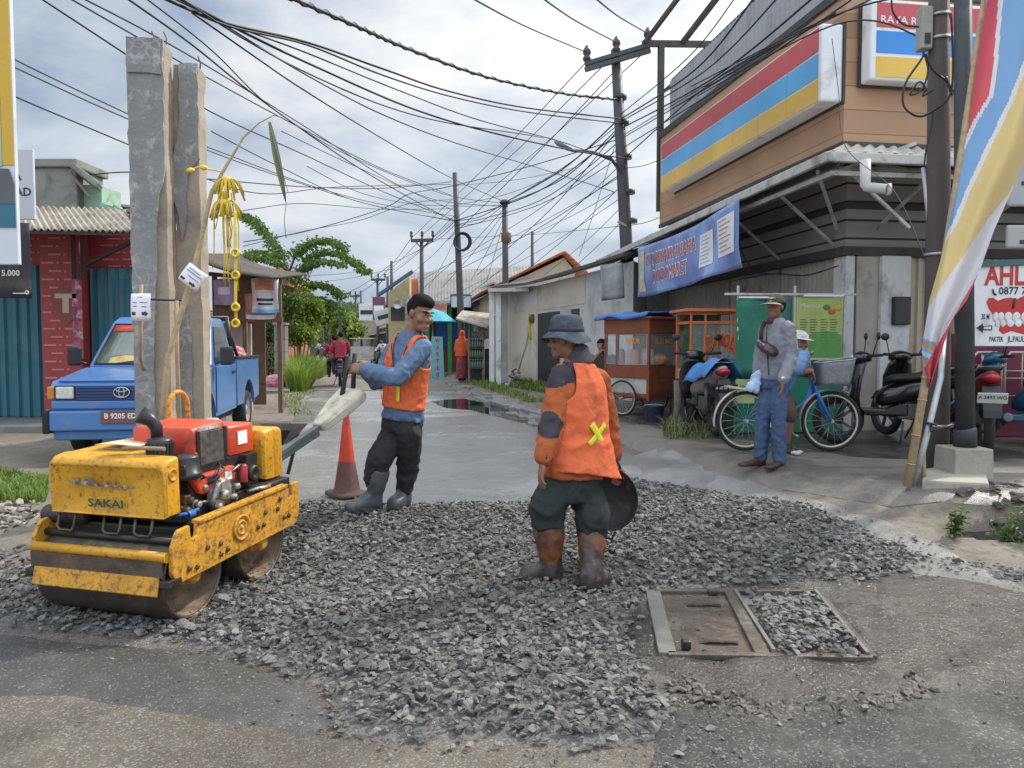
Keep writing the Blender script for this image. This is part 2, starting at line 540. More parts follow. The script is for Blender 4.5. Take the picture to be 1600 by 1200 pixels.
m_near=ground_mat('street_asphalt',(0.145,0.12,0.094),(0.112,0.096,0.078),(0.168,0.14,0.112),0.75,wet=0.35,wscale=0.8,wet_rough=0.3,speck_amt=0.16,bump=0.7)
m_patch=ground_mat('patched_asphalt',(0.115,0.113,0.106),(0.078,0.077,0.074),(0.135,0.13,0.122),0.7,wet=0.5,wscale=0.7,wet_rough=0.38,speck_amt=0.07,bump=0.45,speck=(0.22,0.21,0.2))
m_mud=ground_mat('wet_mud',(0.078,0.066,0.054),(0.058,0.052,0.045),(0.105,0.087,0.069),0.6,wet=0.75,wscale=1.1,spec=.6,wet_rough=0.18,grain=70,bump=0.9,speck_amt=0.05)
m_conc=ground_mat('worn_concrete',(0.21,0.185,0.155),(0.16,0.14,0.118),(0.24,0.215,0.185),0.85,wet=0.25,wscale=0.7,wet_rough=0.3,grain=90,bump=0.45)
m_conc2=ground_mat('wet_concrete',(0.27,0.265,0.25),(0.22,0.215,0.205),(0.30,0.29,0.275),0.6,wet=0.5,wscale=1.4,wet_rough=0.28,grain=90,bump=0.3)
m_yard=ground_mat('yard_dirt',(0.085,0.075,0.065),(0.065,0.058,0.052),(0.11,0.095,0.08),0.8,wet=0.4,wscale=0.8,wet_rough=0.25,grain=60,bump=0.5)
m_gravelbed=M('gravel_dust',(0.135,0.13,0.12),0.95,var=0.4,vs=30,bump=1.0,bs=45)
xs=axis(-420,-7,8,420,0.14,1.28)
ys=axis(-40,1.2,14,900,0.14,1.22)
xs=sorted(set(xs)|set(np.arange(3.1,5.05,.07)));ys=sorted(set(ys)|set(np.arange(5.36,6.1,.05)))  # finer round the drain
mb=MB()
nx=len(xs)
mb.add([(x,y,gz(x,y))for y in ys for x in xs],
    [(j*nx+i,j*nx+i+1,(j+1)*nx+i+1,(j+1)*nx+i)for j in range(len(ys)-1)for i in range(nx-1)],0,True)
struct(mb.build('ground',m_dirt))
def inside(poly,x,y):
 c=False;n=len(poly);j=n-1
 for i in range(n):
  xi,yi=poly[i];xj,yj=poly[j]
  if(yi>y)!=(yj>y)and x<(xj-xi)*(y-yi)/(yj-yi)+xi:c=not c
  j=i
 return c
def edge_dist(poly,x,y):
 best=1e9;n=len(poly)
 for i in range(n):
  ax,ay=poly[i];bx_,by_=poly[(i+1)%n]
  dx,dy=bx_-ax,by_-ay
  l2=dx*dx+dy*dy
  t=0 if l2==0 else max(0,min(1,((x-ax)*dx+(y-ay)*dy)/l2))
  best=min(best,math.hypot(x-ax-t*dx,y-ay-t*dy))
 return best
def resample(poly,step,jit=0.0):
 out=[];n=len(poly)
 for i in range(n):
  a,b=Vector((*poly[i][:2],)),Vector((*poly[(i+1)%n][:2],))
  k=max(1,int((b-a).length/step))
  for j in range(k):
   p=a.lerp(b,j/k)
   if jit:
    q=mnoise.noise_vector(Vector((p.x*2.1,p.y*2.1,3.3)))+0.5*mnoise.noise_vector(Vector((p.x*7,p.y*7,1.3)))
    p=p+Vector((q.x,q.y))*jit
   out.append((p.x,p.y))
 return out
def sheet(name,poly,mat,dz,step=0.15,jit=0.03,zf=None,feather=0.0):
 b=resample(poly,step,jit)
 xs_=[p[0]for p in b];ys_=[p[1]for p in b]
 pts=[Vector(p)for p in b]
 x=min(xs_)
 while x<max(xs_):
  y=min(ys_)
  while y<max(ys_):
   qx,qy=x+random.uniform(-.2,.2)*step,y+random.uniform(-.2,.2)*step
   if inside(b,qx,qy)and edge_dist(b,qx,qy)>step*0.45:pts.append(Vector((qx,qy)))
   y+=step
  x+=step
 n=len(b)
 v,e,f,*_=delaunay_2d_cdt(pts,[(i,(i+1)%n)for i in range(n)],[],1,1e-5)
 mb=MB()
 vv=[]
 for p in v:
  z=zf(p.x,p.y)if zf else dz
  if feather:z=0.006+(z-0.006)*min(1.0,edge_dist(b,p.x,p.y)/feather)
  z+=gz(p.x,p.y)
  vv.append((p.x,p.y,z))
 mb.add(vv,[tuple(k)for k in f],0,True)
 return struct(mb.build(name,mat))
def strip(name,A,B,nacross,dz,mat,seg=0.5,jit=0.0):
 """band between two polylines of equal length"""
 def dens(PL):
  out=[]
  for i in range(len(PL)-1):
   a,b=Vector(PL[i]),Vector(PL[i+1])
   k=max(1,int((Vector(A[i+1])-Vector(A[i])).length/(seg*(1+0.08*max(0,A[i][1]-12)))))
   out+=[a.lerp(b,j/k)for j in range(k)]
  return out+[Vector(PL[-1])]
 a_,b_=dens(A),dens(B)
 mb=MB()
 def fn(u,v):
  i=min(int(round(v*(len(a_)-1))),len(a_)-1)
  p=a_[i].lerp(b_[i],u)
  if jit and(u in(0,1)):
   p=p+Vector((mnoise.noise(Vector((p.x*1.7,p.y*1.7,0))),0))*jit
  return(p.x,p.y,gz(p.x,p.y)+dz)
 mb.grid(fn,nacross,len(a_)-1)
 return struct(mb.build(name,mat))
# the side street running away from the camera
strip('road',[(-3.4,4.3),(-2.6,6.2),(-3.2,9),(-3.75,13),(-6.3,25),(-11.9,50),(-24.5,100),(-39,160)],
   [(3.2,4.3),(2.9,5.9),(1.55,8.8),(0.5,12.8),(-1.85,25),(-6.9,50),(-19,100),(-33,160)],26,0.014,m_road,0.22,0.08)
strip('road',[(-5.7,22),(-11.9,50),(-24.5,100),(-39,160)],[(-1.4,22),(-6.9,50),(-19,100),(-33,160)],8,0.024,m_far_road,0.6)
# the street the photographer stands on
sheet('street',[(-30,-12),(30,-12),(30,4.35),(5.5,5.0),(3.1,5.05),(-3,4.5),(-8,5.0),(-30,5.0)],m_near,0.010,0.3,0.0)
# darker resurfaced patch at lower left
pp=[G(*q).xy for q in[(-160,1000),(0,990),(160,1010),(330,1020),(480,1070),(540,1120),(528,1162),(420,1145),(250,1120),(100,1095),(-160,1100)]]
sheet('asphalt_patch',[tuple(p)for p in pp],m_patch,0,0.09,0.012,zf=lambda x,y:0.022,feather=0.03)
MHPOLY=[tuple(G(*q).xy)for q in((1020,932),(1275,932),(1362,1038),(1043,1033))]
# wet mud round the manhole and towards the lower right
pp=[G(*q).xy for q in[(960,930),(1200,905),(1370,880),(1500,905),(1700,935),(1750,1010),(1640,1060),(1450,1100),(1350,1120),(1180,1110),(1060,1075),(960,1020)]]
sheet('mud',[tuple(p)for p in pp],m_mud,0,0.05,0.05,zf=lambda x,y:-.02 if inside(MHPOLY,x,y)else 0.03+0.02*mnoise.noise(Vector((x*3,y*3,0)))+0.02*mnoise.noise(Vector((x*7,y*7,0)))+.008*mnoise.noise(Vector((x*21,y*21,0))),feather=0.15)
pp=[G(*q).xy for q in[(1010,1110),(1180,1085),(1420,1080),(1700,1040),(1760,1300),(1000,1300)]]
sheet('wet_asphalt',[tuple(p)for p in pp],ground_mat('soaked_asphalt',(0.074,0.07,0.064),(0.055,0.053,0.049),(0.095,0.09,0.082),0.6,wet=0.65,wscale=1.3,spec=.6,wet_rough=0.18,speck_amt=0.1,bump=0.75),0,0.1,0.03,zf=lambda x,y:0.019,feather=0.1)
# concrete apron before the shop, and the yard under its awning
sheet('pavement',[(1.62,8.9),(2.15,7.35),(3.1,6.2),(3.9,5.98),(4.9,5.98),(6.8,5.5),(13,5.3),(13,8.2),(3.6,8.2),(2.4,10.5),(1.3,12.2),(0.75,12.4)],m_conc,0.03,0.16,0.04,zf=lambda x,y:0.03,feather=0.08)
sheet('yard',[(3.5,7.5),(13,7.3),(13,12),(5.0,24),(1.9,22),(0.9,22),(1.0,13),(2.3,10.3)],m_yard,0.042,0.3,0.06,zf=lambda x,y:0.042,feather=0.25)
pp=[G(*q).xy for q in[(985,712),(1060,700),(1130,742),(1090,775),(1000,745)]]
sheet('concrete_ramp',[tuple(p)for p in pp],m_conc2,0,0.09,0.03,zf=lambda x,y:0.052,feather=0.2)
sheet('drain',[(4.05+.80*math.cos(a),5.72+.235*math.sin(a))for a in np.linspace(0,2*PI,25)[:-1]],M('drain_mud',(.035,.03,.025),.6,var=.4,vs=6,bump=.8,bs=25),0,.05,.02,zf=lambda x,y:.035)
# broken kerb along the road edge
kb=MB();rk=random.Random(21)
for i in range(46):
 f=i/45;y=12.2+19*f**1.2;x=float(np.interp(y,KY,KX))+.12+rk.uniform(-.08,.08)
 L_=rk.uniform(.5,1.1);rot=Matrix.Rotation(R(12)+rk.uniform(-.35,.35),3,'Z')@Matrix.Rotation(rk.uniform(-.08,.08),3,'X')@Matrix.Rotation(rk.uniform(-.12,.06),3,'Y')
 kb.box((x,y,gz(x,y)+rk.uniform(-.05,.0)-.03*f),(rk.uniform(.25,.6),L_,.12),0,rot)
struct(kb.build('kerb',m_conc2,bevel=.025))
# puddle along the right edge of the road
wat=M('puddle_water',(0.035,0.033,0.03),0.03,var=0.2,vs=2,rvar=0.02,spec=0.6)
pp=[G(*q).xy for q in[(672,628),(720,624),(775,630),(815,643),(852,660),(835,668),(790,655),(740,643),(690,637)]]
sheet('puddle',[tuple(p)for p in pp],wat,0,0.25,0.12,zf=lambda x,y:0.15-gz(x,y)+0.019)
mbp=MB();mbp.prism([(-18,11.0),(-5.2,11.7),(-5.0,13.4),(-18,13.4)],0.05,0.26,0,(Vector((1,0,0)),Vector((0,1,0)),Vector((0,0,1))));struct(mbp.build('pavement',m_conc2,bevel=.02))
# ---- gravel: crushed stone spread across the mouth of the road
GPX=[(-190,840),(0,846),(75,850),(250,850),(400,800),(460,790),(640,792),(830,788),(985,752),(1060,765),(1140,778),(1260,790),(1420,862),
    (1500,880),(1700,912),(1700,925),(1580,915),(1460,880),(1380,912),(1270,918),(1120,922),(1010,930),(1000,1025),(1040,1075),(1080,1140),(1000,1175),(900,1185),(760,1160),
    (640,1168),(520,1152),(508,1085),(400,1045),(270,1012),(0,985),(-200,975)]
GPOLY=[tuple(G(*q).xy)for q in GPX]
def grav_h(x,y):
 d=edge_dist(GPOLY,x,y)
 return min(0.045,d*0.10)+0.018*mnoise.noise(Vector((x*1.7,y*1.7,5)))
o=sheet('gravel_bed',GPOLY,m_gravelbed,0,0.12,0.02,zf=lambda x,y:0.012+max(0,grav_h(x,y)),feather=0.16)
o['kind']='structure'
def hull_stone(k):
 r=random.Random(k)
 bm=bmesh.new()
 for i in range(10):
  v=Vector((r.gauss(0,1),r.gauss(0,1),r.gauss(0,1))).normalized()
  bm.verts.new((v.x*0.5*r.uniform(.8,1.1),v.y*0.38*r.uniform(.75,1.1),v.z*0.225*r.uniform(.75,1.1)))
 res=bmesh.ops.convex_hull(bm,input=bm.verts)
 bmesh.ops.delete(bm,geom=[g for g in res['geom_interior']if isinstance(g,bmesh.types.BMVert)],context='VERTS')
 bmesh.ops.triangulate(bm,faces=bm.faces)
 bm.verts.index_update()
 v=np.array([p.co[:]for p in bm.verts]);f=np.array([[q.index for q in p.verts]for p in bm.faces])
 bm.free()
 return v,f
STONES=[hull_stone(k)for k in range(24)]
def stone_mesh(items,name,mat):
 """items: (x, y, z, size, seed)"""
 V,F=[],[];off=0
 for x,y,z,s_,k in items:
  v,f=STONES[k%24]
  a,bq,c=rng.uniform(0,2*PI),rng.normal(0,0.24),rng.normal(0,0.24)
  Rm=np.array(Matrix.Rotation(a,3,'Z')@Matrix.Rotation(bq,3,'X')@Matrix.Rotation(c,3,'Y'))
  V.append((v*s_)@Rm.T+np.array((x,y,z)));F.append(f+off);off+=len(v)
 V=np.concatenate(V);F=np.concatenate(F)
 me=bpy.data.meshes.new(name)
 me.vertices.add(len(V));me.vertices.foreach_set('co',V.reshape(-1))
 me.loops.add(F.size);me.loops.foreach_set('vertex_index',F.reshape(-1))
 me.polygons.add(len(F));me.polygons.foreach_set('loop_start',np.arange(0,F.size,3));me.polygons.foreach_set('loop_total',np.full(len(F),3))
 me.polygons.foreach_set('use_smooth',np.zeros(len(F),dtype=bool))
 me.materials.append(mat)
 me.update();me.validate()
 return link_mesh(name,me)
m_stone=M('crushed_stone',(0.142,0.138,0.126),0.75,var=0.35,vs=25,island=0.5,bump=0.5,bs=120,rvar=0.2,dirt=(0.24,0.225,0.2),damt=0.3,ds=9)
def scatter_gravel():
 items=[]
 bx0,bx1=min(p[0]for p in GPOLY),max(p[0]for p in GPOLY)
 by0,by1=min(p[1]for p in GPOLY),max(p[1]for p in GPOLY)
 for layer,(st,up)in enumerate(((0.043,0.008),(0.052,0.026))):
  y=by0
  while y<by1:
   x=bx0
   while x<bx1:
    qx,qy=x+random.uniform(-.5,.5)*st,y+random.uniform(-.5,.5)*st
    x+=st
    if abs(qx/qy)>0.8:continue
    if not inside(GPOLY,qx,qy):continue
    lx,ly=(qx+2.10)*0.961-(qy-4.185)*0.276,(qx+2.10)*0.276+(qy-4.185)*0.961
    if abs(lx)<0.45 and(abs(ly)<0.12 or abs(ly-0.62)<0.12):continue  # under the roller drums
    d=edge_dist(GPOLY,qx,qy)
    if d<0.12 and random.random()>(0.45+d*3.5):continue
    if layer and(d<0.06 or random.random()<0.12+0.25*(mnoise.noise(Vector((qx*1.3,qy*1.3,9)))>0.1)):continue
    s_=min(0.092,max(0.014,random.lognormvariate(math.log(0.043),0.36)))
    items.append((qx,qy,gz(qx,qy)+0.02+max(0,grav_h(qx,qy))+up*(0.6+s_/0.13),s_,random.randrange(24)))
   y+=st
 # grit between the stones
 for _ in range(9000):
  qx,qy=random.uniform(bx0,bx1),by0+(by1-by0)*random.random()**1.3
  if abs(qx/qy)>0.8 or not inside(GPOLY,qx,qy):continue
  items.append((qx,qy,gz(qx,qy)+0.02+max(0,grav_h(qx,qy))+random.uniform(.005,.03),random.uniform(.010,.024),random.randrange(24)))
 # strays rolled out on the asphalt
 for _ in range(1500):
  i=random.randrange(len(GPOLY));a,b=Vector(GPOLY[i]),Vector(GPOLY[(i+1)%len(GPOLY)])
  p=a.lerp(b,random.random())+Vector((random.gauss(0,0.16),random.gauss(0,0.16)))
  if inside(GPOLY,p.x,p.y):continue
  s_=min(.05,random.lognormvariate(math.log(.018),.5))
  items.append((p.x,p.y,gz(p.x,p.y)+0.018+s_*0.2,s_,random.randrange(24)))
 for _ in range(90):
  p=G(random.uniform(0,1600),random.uniform(1010,1190))
  s_=random.uniform(0.008,0.026)
  items.append((p.x,p.y,p.z+0.02+s_*0.2,s_,random.randrange(24)))
 o=stone_mesh(items,'gravel',m_stone)
 tag(o,'grey crushed stone spread over the mouth of the side road',None,None,'stuff')
 return len(items)
n_st=scatter_gravel()
print('stones',n_st)
items=[]
ln=[G(*q)for q in((1060,1082),(1130,1100),(1190,1118),(1260,1120),(1330,1112),(1390,1095),(1440,1075))]
for _ in range(210):
 i=random.randrange(len(ln)-1);p=ln[i].lerp(ln[i+1],random.random())+Vector((random.gauss(0,.03),random.gauss(0,.045),0));s_=random.uniform(.015,.075)
 items.append((p.x,p.y,p.z+.018,s_,random.randrange(24)))
for _ in range(120):
 p=G(random.uniform(980,1600),random.uniform(900,1100));s_=random.uniform(.012,.04);items.append((p.x,p.y,p.z+.025,s_,random.randrange(24)))
tag(stone_mesh(items,'rubble',M('mud_lumps',(.10,.085,.068),.7,var=.3,vs=12,island=.4)),'lumps of broken muddy asphalt in front of the manhole frame',None,None,'stuff')
# ------------------------------------------------------------------ the corner shop on the right (local axes: lateral, along the street, up)
def plank_mat(name,c,c2,scale,axis_z=True,rough=0.5,mortar=0.02,row=0.25,width=30.0):
 m=M(name,c,rough,var=0.12,vs=1.2)
 nt,N,L,b=nodes_of(m)
 src=b.inputs['Base Color'].links[0].from_socket
 tc=N.new('ShaderNodeTexCoord');sp=N.new('ShaderNodeSeparateXYZ');L.new(tc.outputs['Object'],sp.inputs[0])
 dv=N.new('ShaderNodeMath');dv.operation='DIVIDE';L.new(sp.outputs[2],dv.inputs[0]);dv.inputs[1].default_value=row
 fr=N.new('ShaderNodeMath');fr.operation='FRACT';L.new(dv.outputs[0],fr.inputs[0])
 lt=N.new('ShaderNodeMath');lt.operation='LESS_THAN';L.new(fr.outputs[0],lt.inputs[0]);lt.inputs[1].default_value=mortar/row
 fl=N.new('ShaderNodeMath');fl.operation='FLOOR';L.new(dv.outputs[0],fl.inputs[0])
 wn=N.new('ShaderNodeTexWhiteNoise');wn.noise_dimensions='1D';L.new(fl.outputs[0],wn.inputs['W'])
 mr=N.new('ShaderNodeMapRange');mr.inputs['To Min'].default_value=0.86;mr.inputs['To Max'].default_value=1.12
 L.new(wn.outputs['Value'],mr.inputs[0])
 ml=N.new('ShaderNodeMixRGB');ml.blend_type='MULTIPLY';ml.inputs[0].default_value=1
 L.new(src,ml.inputs[1]);L.new(mr.outputs[0],ml.inputs[2])
 mx=N.new('ShaderNodeMixRGB');L.new(lt.outputs[0],mx.inputs[0]);L.new(ml.outputs[0],mx.inputs[1]);mx.inputs[2].default_value=(*c2,1)
 L.new(mx.outputs[0],b.inputs['Base Color'])
 return m
m_fascia=plank_mat('tan_cladding',(0.44,0.255,0.14),(0.24,0.135,0.075),1,row=0.3,mortar=0.014)
m_darkwood=plank_mat('weathered_boards',(0.34,0.32,0.295),(0.04,0.036,0.032),1,row=0.24,mortar=0.03,rough=0.8)
m_white=M('white_plastic',(0.80,0.80,0.79),0.35,var=0.04,dirt=(0.5,0.48,0.44),damt=0.25,ds=2)
m_red=M('sign_red',(0.60,0.09,0.10),0.35,var=0.16,vs=0.9)
m_blue=M('sign_blue',(0.04,0.27,0.70),0.35,var=0.16,vs=0.9)
m_lblue=M('sign_pale_blue',(0.13,0.45,0.80),0.35,var=0.16,vs=0.9)
m_yel=M('sign_yellow',(0.76,0.48,0.08),0.35,var=0.16,vs=0.9)
m_steel=M('dark_steel',(0.07,0.068,0.066),0.55,metal=0.4,var=0.3,dirt=(0.11,0.065,0.04),damt=0.35)
m_gal=M('galvanised',(0.42,0.43,0.43),0.45,metal=0.6,var=0.15,vs=8,dirt=(0.22,0.18,0.14),damt=0.3)
m_gutter=M('gutter_paint',(0.50,0.49,0.45),0.5,var=0.12,dirt=(0.25,0.23,0.2),damt=0.4,ds=4)
m_shadeiron=M('awning_underside',(0.25,0.24,0.23),0.7,var=0.2,dirt=(0.10,0.085,0.07),damt=0.35)
m_plaster=M('grey_plaster',(0.40,0.39,0.37),0.9,var=0.14,vs=1.0,dirt=(0.22,0.20,0.175),damt=0.42,ds=1.6,bump=0.15,bs=30)
m_shutter=M('tan_shutter',(0.55,0.47,0.35),0.5,var=0.1,dirt=(0.26,0.22,0.16),damt=0.3,ds=3)
m_shutter2=M('brown_grey_shutter',(0.42,0.385,0.33),0.55,var=0.12,dirt=(0.27,0.24,0.2),damt=0.3,ds=3)
m_wpillar=M('white_pillar',(0.68,0.68,0.67),0.85,var=0.08,dirt=(0.33,0.32,0.3),damt=0.35,ds=2.5)
m_black=M('black_plastic',(0.022,0.022,0.024),0.4,var=0.25)
m_rubber=M('rubber',(0.018,0.018,0.018),0.75,var=0.3)
m_screen=M('roof_screen',(0.36,0.37,0.375),0.6,var=0.12,vs=2,dirt=(0.25,0.24,0.23),damt=0.35,ds=1.5)
m_ink=M('dark_ink',(0.025,0.027,0.05),0.5,var=0.1)
m_whitepaint=M('white_lettering',(0.82,0.82,0.82),0.4,var=0.03)
shop=thing('shop_building','tan clad corner shop building with a sheet metal awning over dim shutters','shop',(0,0,0),RTH)
def corrugated(mb,p00,p10,p01,p11,n,amp,m=0,k=4):
 """corrugated sheet spanning four corners; ridges run from the 0 edge to the 1 edge"""
 p00,p10,p01,p11=map(Vector,(p00,p10,p01,p11))
 nrm=(p10-p00).cross(p01-p00).normalized()
 def fn(u,v):
  return p00.lerp(p10,u).lerp(p01.lerp(p11,u),v)+nrm*(amp*math.sin(u*n*2*PI))
 return mb.grid(fn,n*6,k,m)
CL,CS=5.7,9.29  # corner of the upper storey
b=MB();b.bx(5.95,14,9.55,18.5,0.2,4.0);b.build('wall',m_plaster,shop)
b=MB();b.prism([(CL,CS),(CL,16.3),(14,16.3),(14,CS)],4.08,6.02,0,(Vector((1,0,0)),Vector((0,1,0)),Vector((0,0,1))))
b.build('upper_fascia',m_fascia,shop,bevel=0.01)
b=MB();b.bx(CL-.03,CL+.05,CS-.03,16.32,5.95,6.08);b.bx(CL+.05,14,CS-.03,CS+.05,5.95,6.08);b.bx(CL-.02,14,CS-.02,CS+.04,4.02,4.10);b.bx(CL-.02,CL+.04,CS+.04,16.3,4.02,4.10)
b.build('trim',m_steel,shop)
b=MB()
corrugated(b,(CL+.18,16.2,6.05),(CL+.18,CS+.15,6.05),(CL+.18,16.2,7.15),(CL+.18,CS+.15,7.15),46,0.018)
corrugated(b,(CL+.2,CS+.18,6.05),(14,CS+.18,6.05),(CL+.2,CS+.18,7.15),(14,CS+.18,7.15),50,0.018)
for s_ in np.linspace(CS+.2,16.1,9):b.bx(CL+.21,CL+.25,s_,s_+.04,6.02,7.2,1)
b.bx(CL+.2,CL+.26,CS+.2,16.2,7.15,7.2,1);b.bx(CL+.2,CL+.26,CS+.2,16.2,6.6,6.63,1)
b.build('roof_screen',[m_screen,m_steel],shop)
# steel frame at the far end of the roof
b=MB()
p0,p1=Vector((5.72,16.36,4.4)),Vector((5.72,16.36,8.0))
b.bar(p0,p1,.12,.12)
b.bar((5.3,16.36,7.98),(7.9,16.36,8.10),.10,.12)
b.bar((5.35,16.3,8.0),(6.3,13.0,9.4),.07,.09);b.bar((6.2,16.3,8.05),(7.1,13.0,9.5),.10,.09)
b.bar((7.0,16.3,8.05),(5.8,16.34,7.0),.06,.06)
b.build('steel_bracket',m_steel,shop)
# weathered timber band above the shutters
b=MB();b.bx(5.88,5.98,9.48,17.6,2.74,4.06);b.bx(5.98,14,9.48,9.58,2.74,4.06)
b.bx(5.83,5.90,9.43,17.6,3.28,3.36,1);b.bx(5.9,14,9.43,9.5,3.28,3.36,1)
b.bx(5.80,5.93,9.40,17.6,2.66,2.78,1);b.bx(5.93,14,9.40,9.53,2.66,2.78,1)
b.build('timber_band',[m_darkwood,M('dark_timber',(0.07,0.062,0.055),0.8,var=0.3)],shop)
def shutter(axis_,a0,a1,off,z0,z1,mat,parent,name='shutter',pitch=0.11):
 b=MB()
 n=max(2,int(abs(a1-a0)/pitch))
 def fn(u,v):
  a=a0+(a1-a0)*u
  w=0.018*(1 if math.sin(u*n*2*PI)>0 else-1)
  z=z0+(z1-z0)*v
  return Vector((off+w,a,z))if axis_=='L' else Vector((a,off+w,z))
 b.grid(fn,n*6,1,0,False)
 return b.build(name,mat,parent,solid=0.004)
shutter('L',9.75,11.25,5.92,.3,2.66,m_shutter2,shop)
shutter('L',13.1,16.6,5.92,.3,2.66,m_shutter2,shop)
shutter('S',6.78,9.2,9.52,.3,2.66,m_shutter,shop)
shutter('S',9.35,13.5,9.52,.3,2.66,m_shutter2,shop)
b=MB();b.bx(6.02,6.34,9.42,9.6,.2,2.66);b.bx(5.86,5.99,9.42,9.72,.2,2.66,1);b.bx(6.34,6.76,9.36,9.62,.2,2.66,1)
b.build('pillar',[m_shutter2,m_wpillar],shop,bevel=0.012)
b=MB();b.bx(6.48,6.72,9.28,9.36,1.75,2.12);b.build('meter_box',m_black,shop,bevel=0.015)
b=MB();b.bx(5.90,5.96,11.3,13.05,.3,2.66);b.build('wall_panel',M('brown_panel',(0.46,0.42,0.36),0.85,var=0.15,dirt=(0.13,0.11,0.09),damt=0.35),shop)
# awning: tin sheets on a light frame round the corner
AL,AS,AZ=4.7,7.93,3.60
aw=MB();aw.add([(0,0,0)],[]);
b=MB()
corrugated(b,(AL,17.7,3.47),(AL,AS,AZ),(CL+.1,17.7,3.98),(CL+.1,CS,4.06),60,0.02)
corrugated(b,(AL,AS,AZ),(14,AS,AZ),(CL,CS,4.06),(14,CS,4.06),50,0.02)
awning=b.build('awning_roof',m_gutter,shop,solid=0.003)
b=MB()
b.bar((AL-.03,17.7,3.41),(AL-.03,AS-.03,AZ-.06),.06,.11);b.bar((AL-.03,AS-.03,AZ-.06),(14,AS-.03,AZ-.06),.06,.11)
b.build('gutter',m_gutter,awning,bevel=0.012)
b=MB()
b.bar((AL+.12,17.6,3.33),(AL+.12,AS+.12,AZ-.2),.04,.05);b.bar((AL+.12,AS+.12,AZ-.2),(14,AS+.12,AZ-.2),.04,.05)
for s_ in np.linspace(AS+.3,17.4,7):
 z=AZ-.2-(s_-AS)*.014
 b.bar((AL+.1,s_,z),(5.95,s_,z+.42),.04,.04);b.bar((AL+.4,s_,z+.1),(5.9,s_,z-.55),.035,.035)
for l_ in np.linspace(AL+.1,13.5,7):
 b.bar((l_,AS+.1,AZ-.2),(l_+(.9 if l_<5 else 0),CS+.1,AZ+.25),.04,.04);b.bar((l_,AS+.4,AZ-.12),(l_+(.9 if l_<5 else 0),CS+.1,AZ-.6),.035,.035)
b.bar((AL+.6,17.6,3.6),(AL+.6,AS+.8,AZ+.02),.04,.04);b.bar((AL+.6,AS+.8,AZ+.02),(14,AS+.8,AZ+.02),.04,.04)
b.build('awning_frame',m_gutter,awning)
# white rainwater elbow hanging at the front edge
q=P(1352,250,8.3);e0=P(1352,292,8.3);e1=P(1386,296,8.15)
b=MB(True);b.tube([q,e0.lerp(q,.1),e0+Vector((.02,0,0)),e1],.055,12);b.tube([e1,e1+Vector((.03,-.004,0))],.063,12)
b.build('rain_pipe',M('pipe_white',(0.62,0.62,0.60),0.5,var=0.06),awning)
def lightbox(name,label,rows,o,U,W,w,h,t,lettering=None,cat='shop sign'):
 """box sign: rows = [(fraction, material)] painted top to bottom"""
 t_=thing(name,label,cat,o)
 U,W=Vector(U).normalized(),Vector(W).normalized();Nn=U.cross(W)
 b=MB();fr=.035
 rot=Matrix((U,W,Nn)).transposed()
 b.box((0,0,0),(w,h,t),0,rot);b.build('casing',m_white,t_,bevel=0.03)
 b=MB();b.box(-Nn*(t*.5+.01),(w+.04,h+.04,.03),0,rot);b.build('backing',m_steel,t_)
 y=h/2
 for f,mt in rows:
  if mt:
   b=MB();b.box(W*(y-f*h/2)+Nn*(t/2+.004),(w-2*fr*2,f*h,.006),0,rot);b.build('stripe',mt,t_)
  y-=f*h
 for k in range(1,max(2,int(w/.85))):
  b=MB();b.box(U*(-w/2+k*w/max(2,int(w/.85)))+Nn*(t/2+.0085),(.006,h*.92,.001),0,rot);b.build('panel_seam',M('seam_grey',(.42,.36,.33),.5),t_)
 if lettering:
  b=MB();txt,cx,cy,hh,mt,st=lettering
  b.text(txt,U*cx+W*cy+Nn*(t/2+.011),U,W,hh,0,0.0,'LEFT',st,0.012);b.build('lettering',mt,t_)
 return t_
Lp=lambda L,s,z:VX*L+UX*s+Vector((0,0,z))
s0,s1=9.30,15.35
lightbox('shop_sign','long lightbox sign striped red, blue and yellow along the side of the shop',[(.03,None),(.31,m_red),(.025,None),(.31,m_lblue),(.025,None),(.28,m_yel)],
   Lp(5.53,(s0+s1)/2,5.09),-UX,(0,0,1),s1-s0,0.98,0.30)
lightbox('shop_sign','striped lightbox sign reading RAYA RAJEG on the front of the upper storey',[(.05,None),(.30,m_red),(.045,None),(.27,m_blue),(.045,None),(.25,m_yel)],
   Lp(6.73,9.13,5.30),VX,(0,0,1),1.70,1.0,0.22,('RAYA RAJEG',-.74,.24,.095,m_whitepaint,1.15))
# banner hung under the awning
t_=thing('banner','sagging blue banner with red lettering about running a shop, hung under the awning edge','banner',Lp(4.62,15.3,3.2))
b0,b1=LS(995,4.62),LS(1152,4.62)
def ban(u,v,d=0.0):
 s_=b0+(b1-b0)*u
 top=3.36+.12*u-.10*math.sin(u*PI);bot=2.40+.12*u**2-.02*math.sin(u*5)
 z=bot+(top-bot)*v
 w=.022*math.sin(u*9+v*2)*(1-v*.5)+.008*math.sin(u*23+v*5)*(1-v*.5)+(.05*math.sin(u*14)*max(0,.3-v)/.3)
 return Lp(4.62-d+w,s_,z)
b=MB(True);b.grid(lambda u,v:ban(u,v),60,14)
b.build('cloth',M('banner_blue',(0.17,0.23,0.47),0.6,var=0.25,vs=1.5,dirt=(0.28,0.42,0.66),damt=0.5,ds=1.2),t_,solid=0.003)
m_banred=M('banner_red',(0.52,0.10,0.11),0.6,var=0.1);m_banwhite=M('banner_white',(0.72,0.74,0.76),0.6,var=0.06)
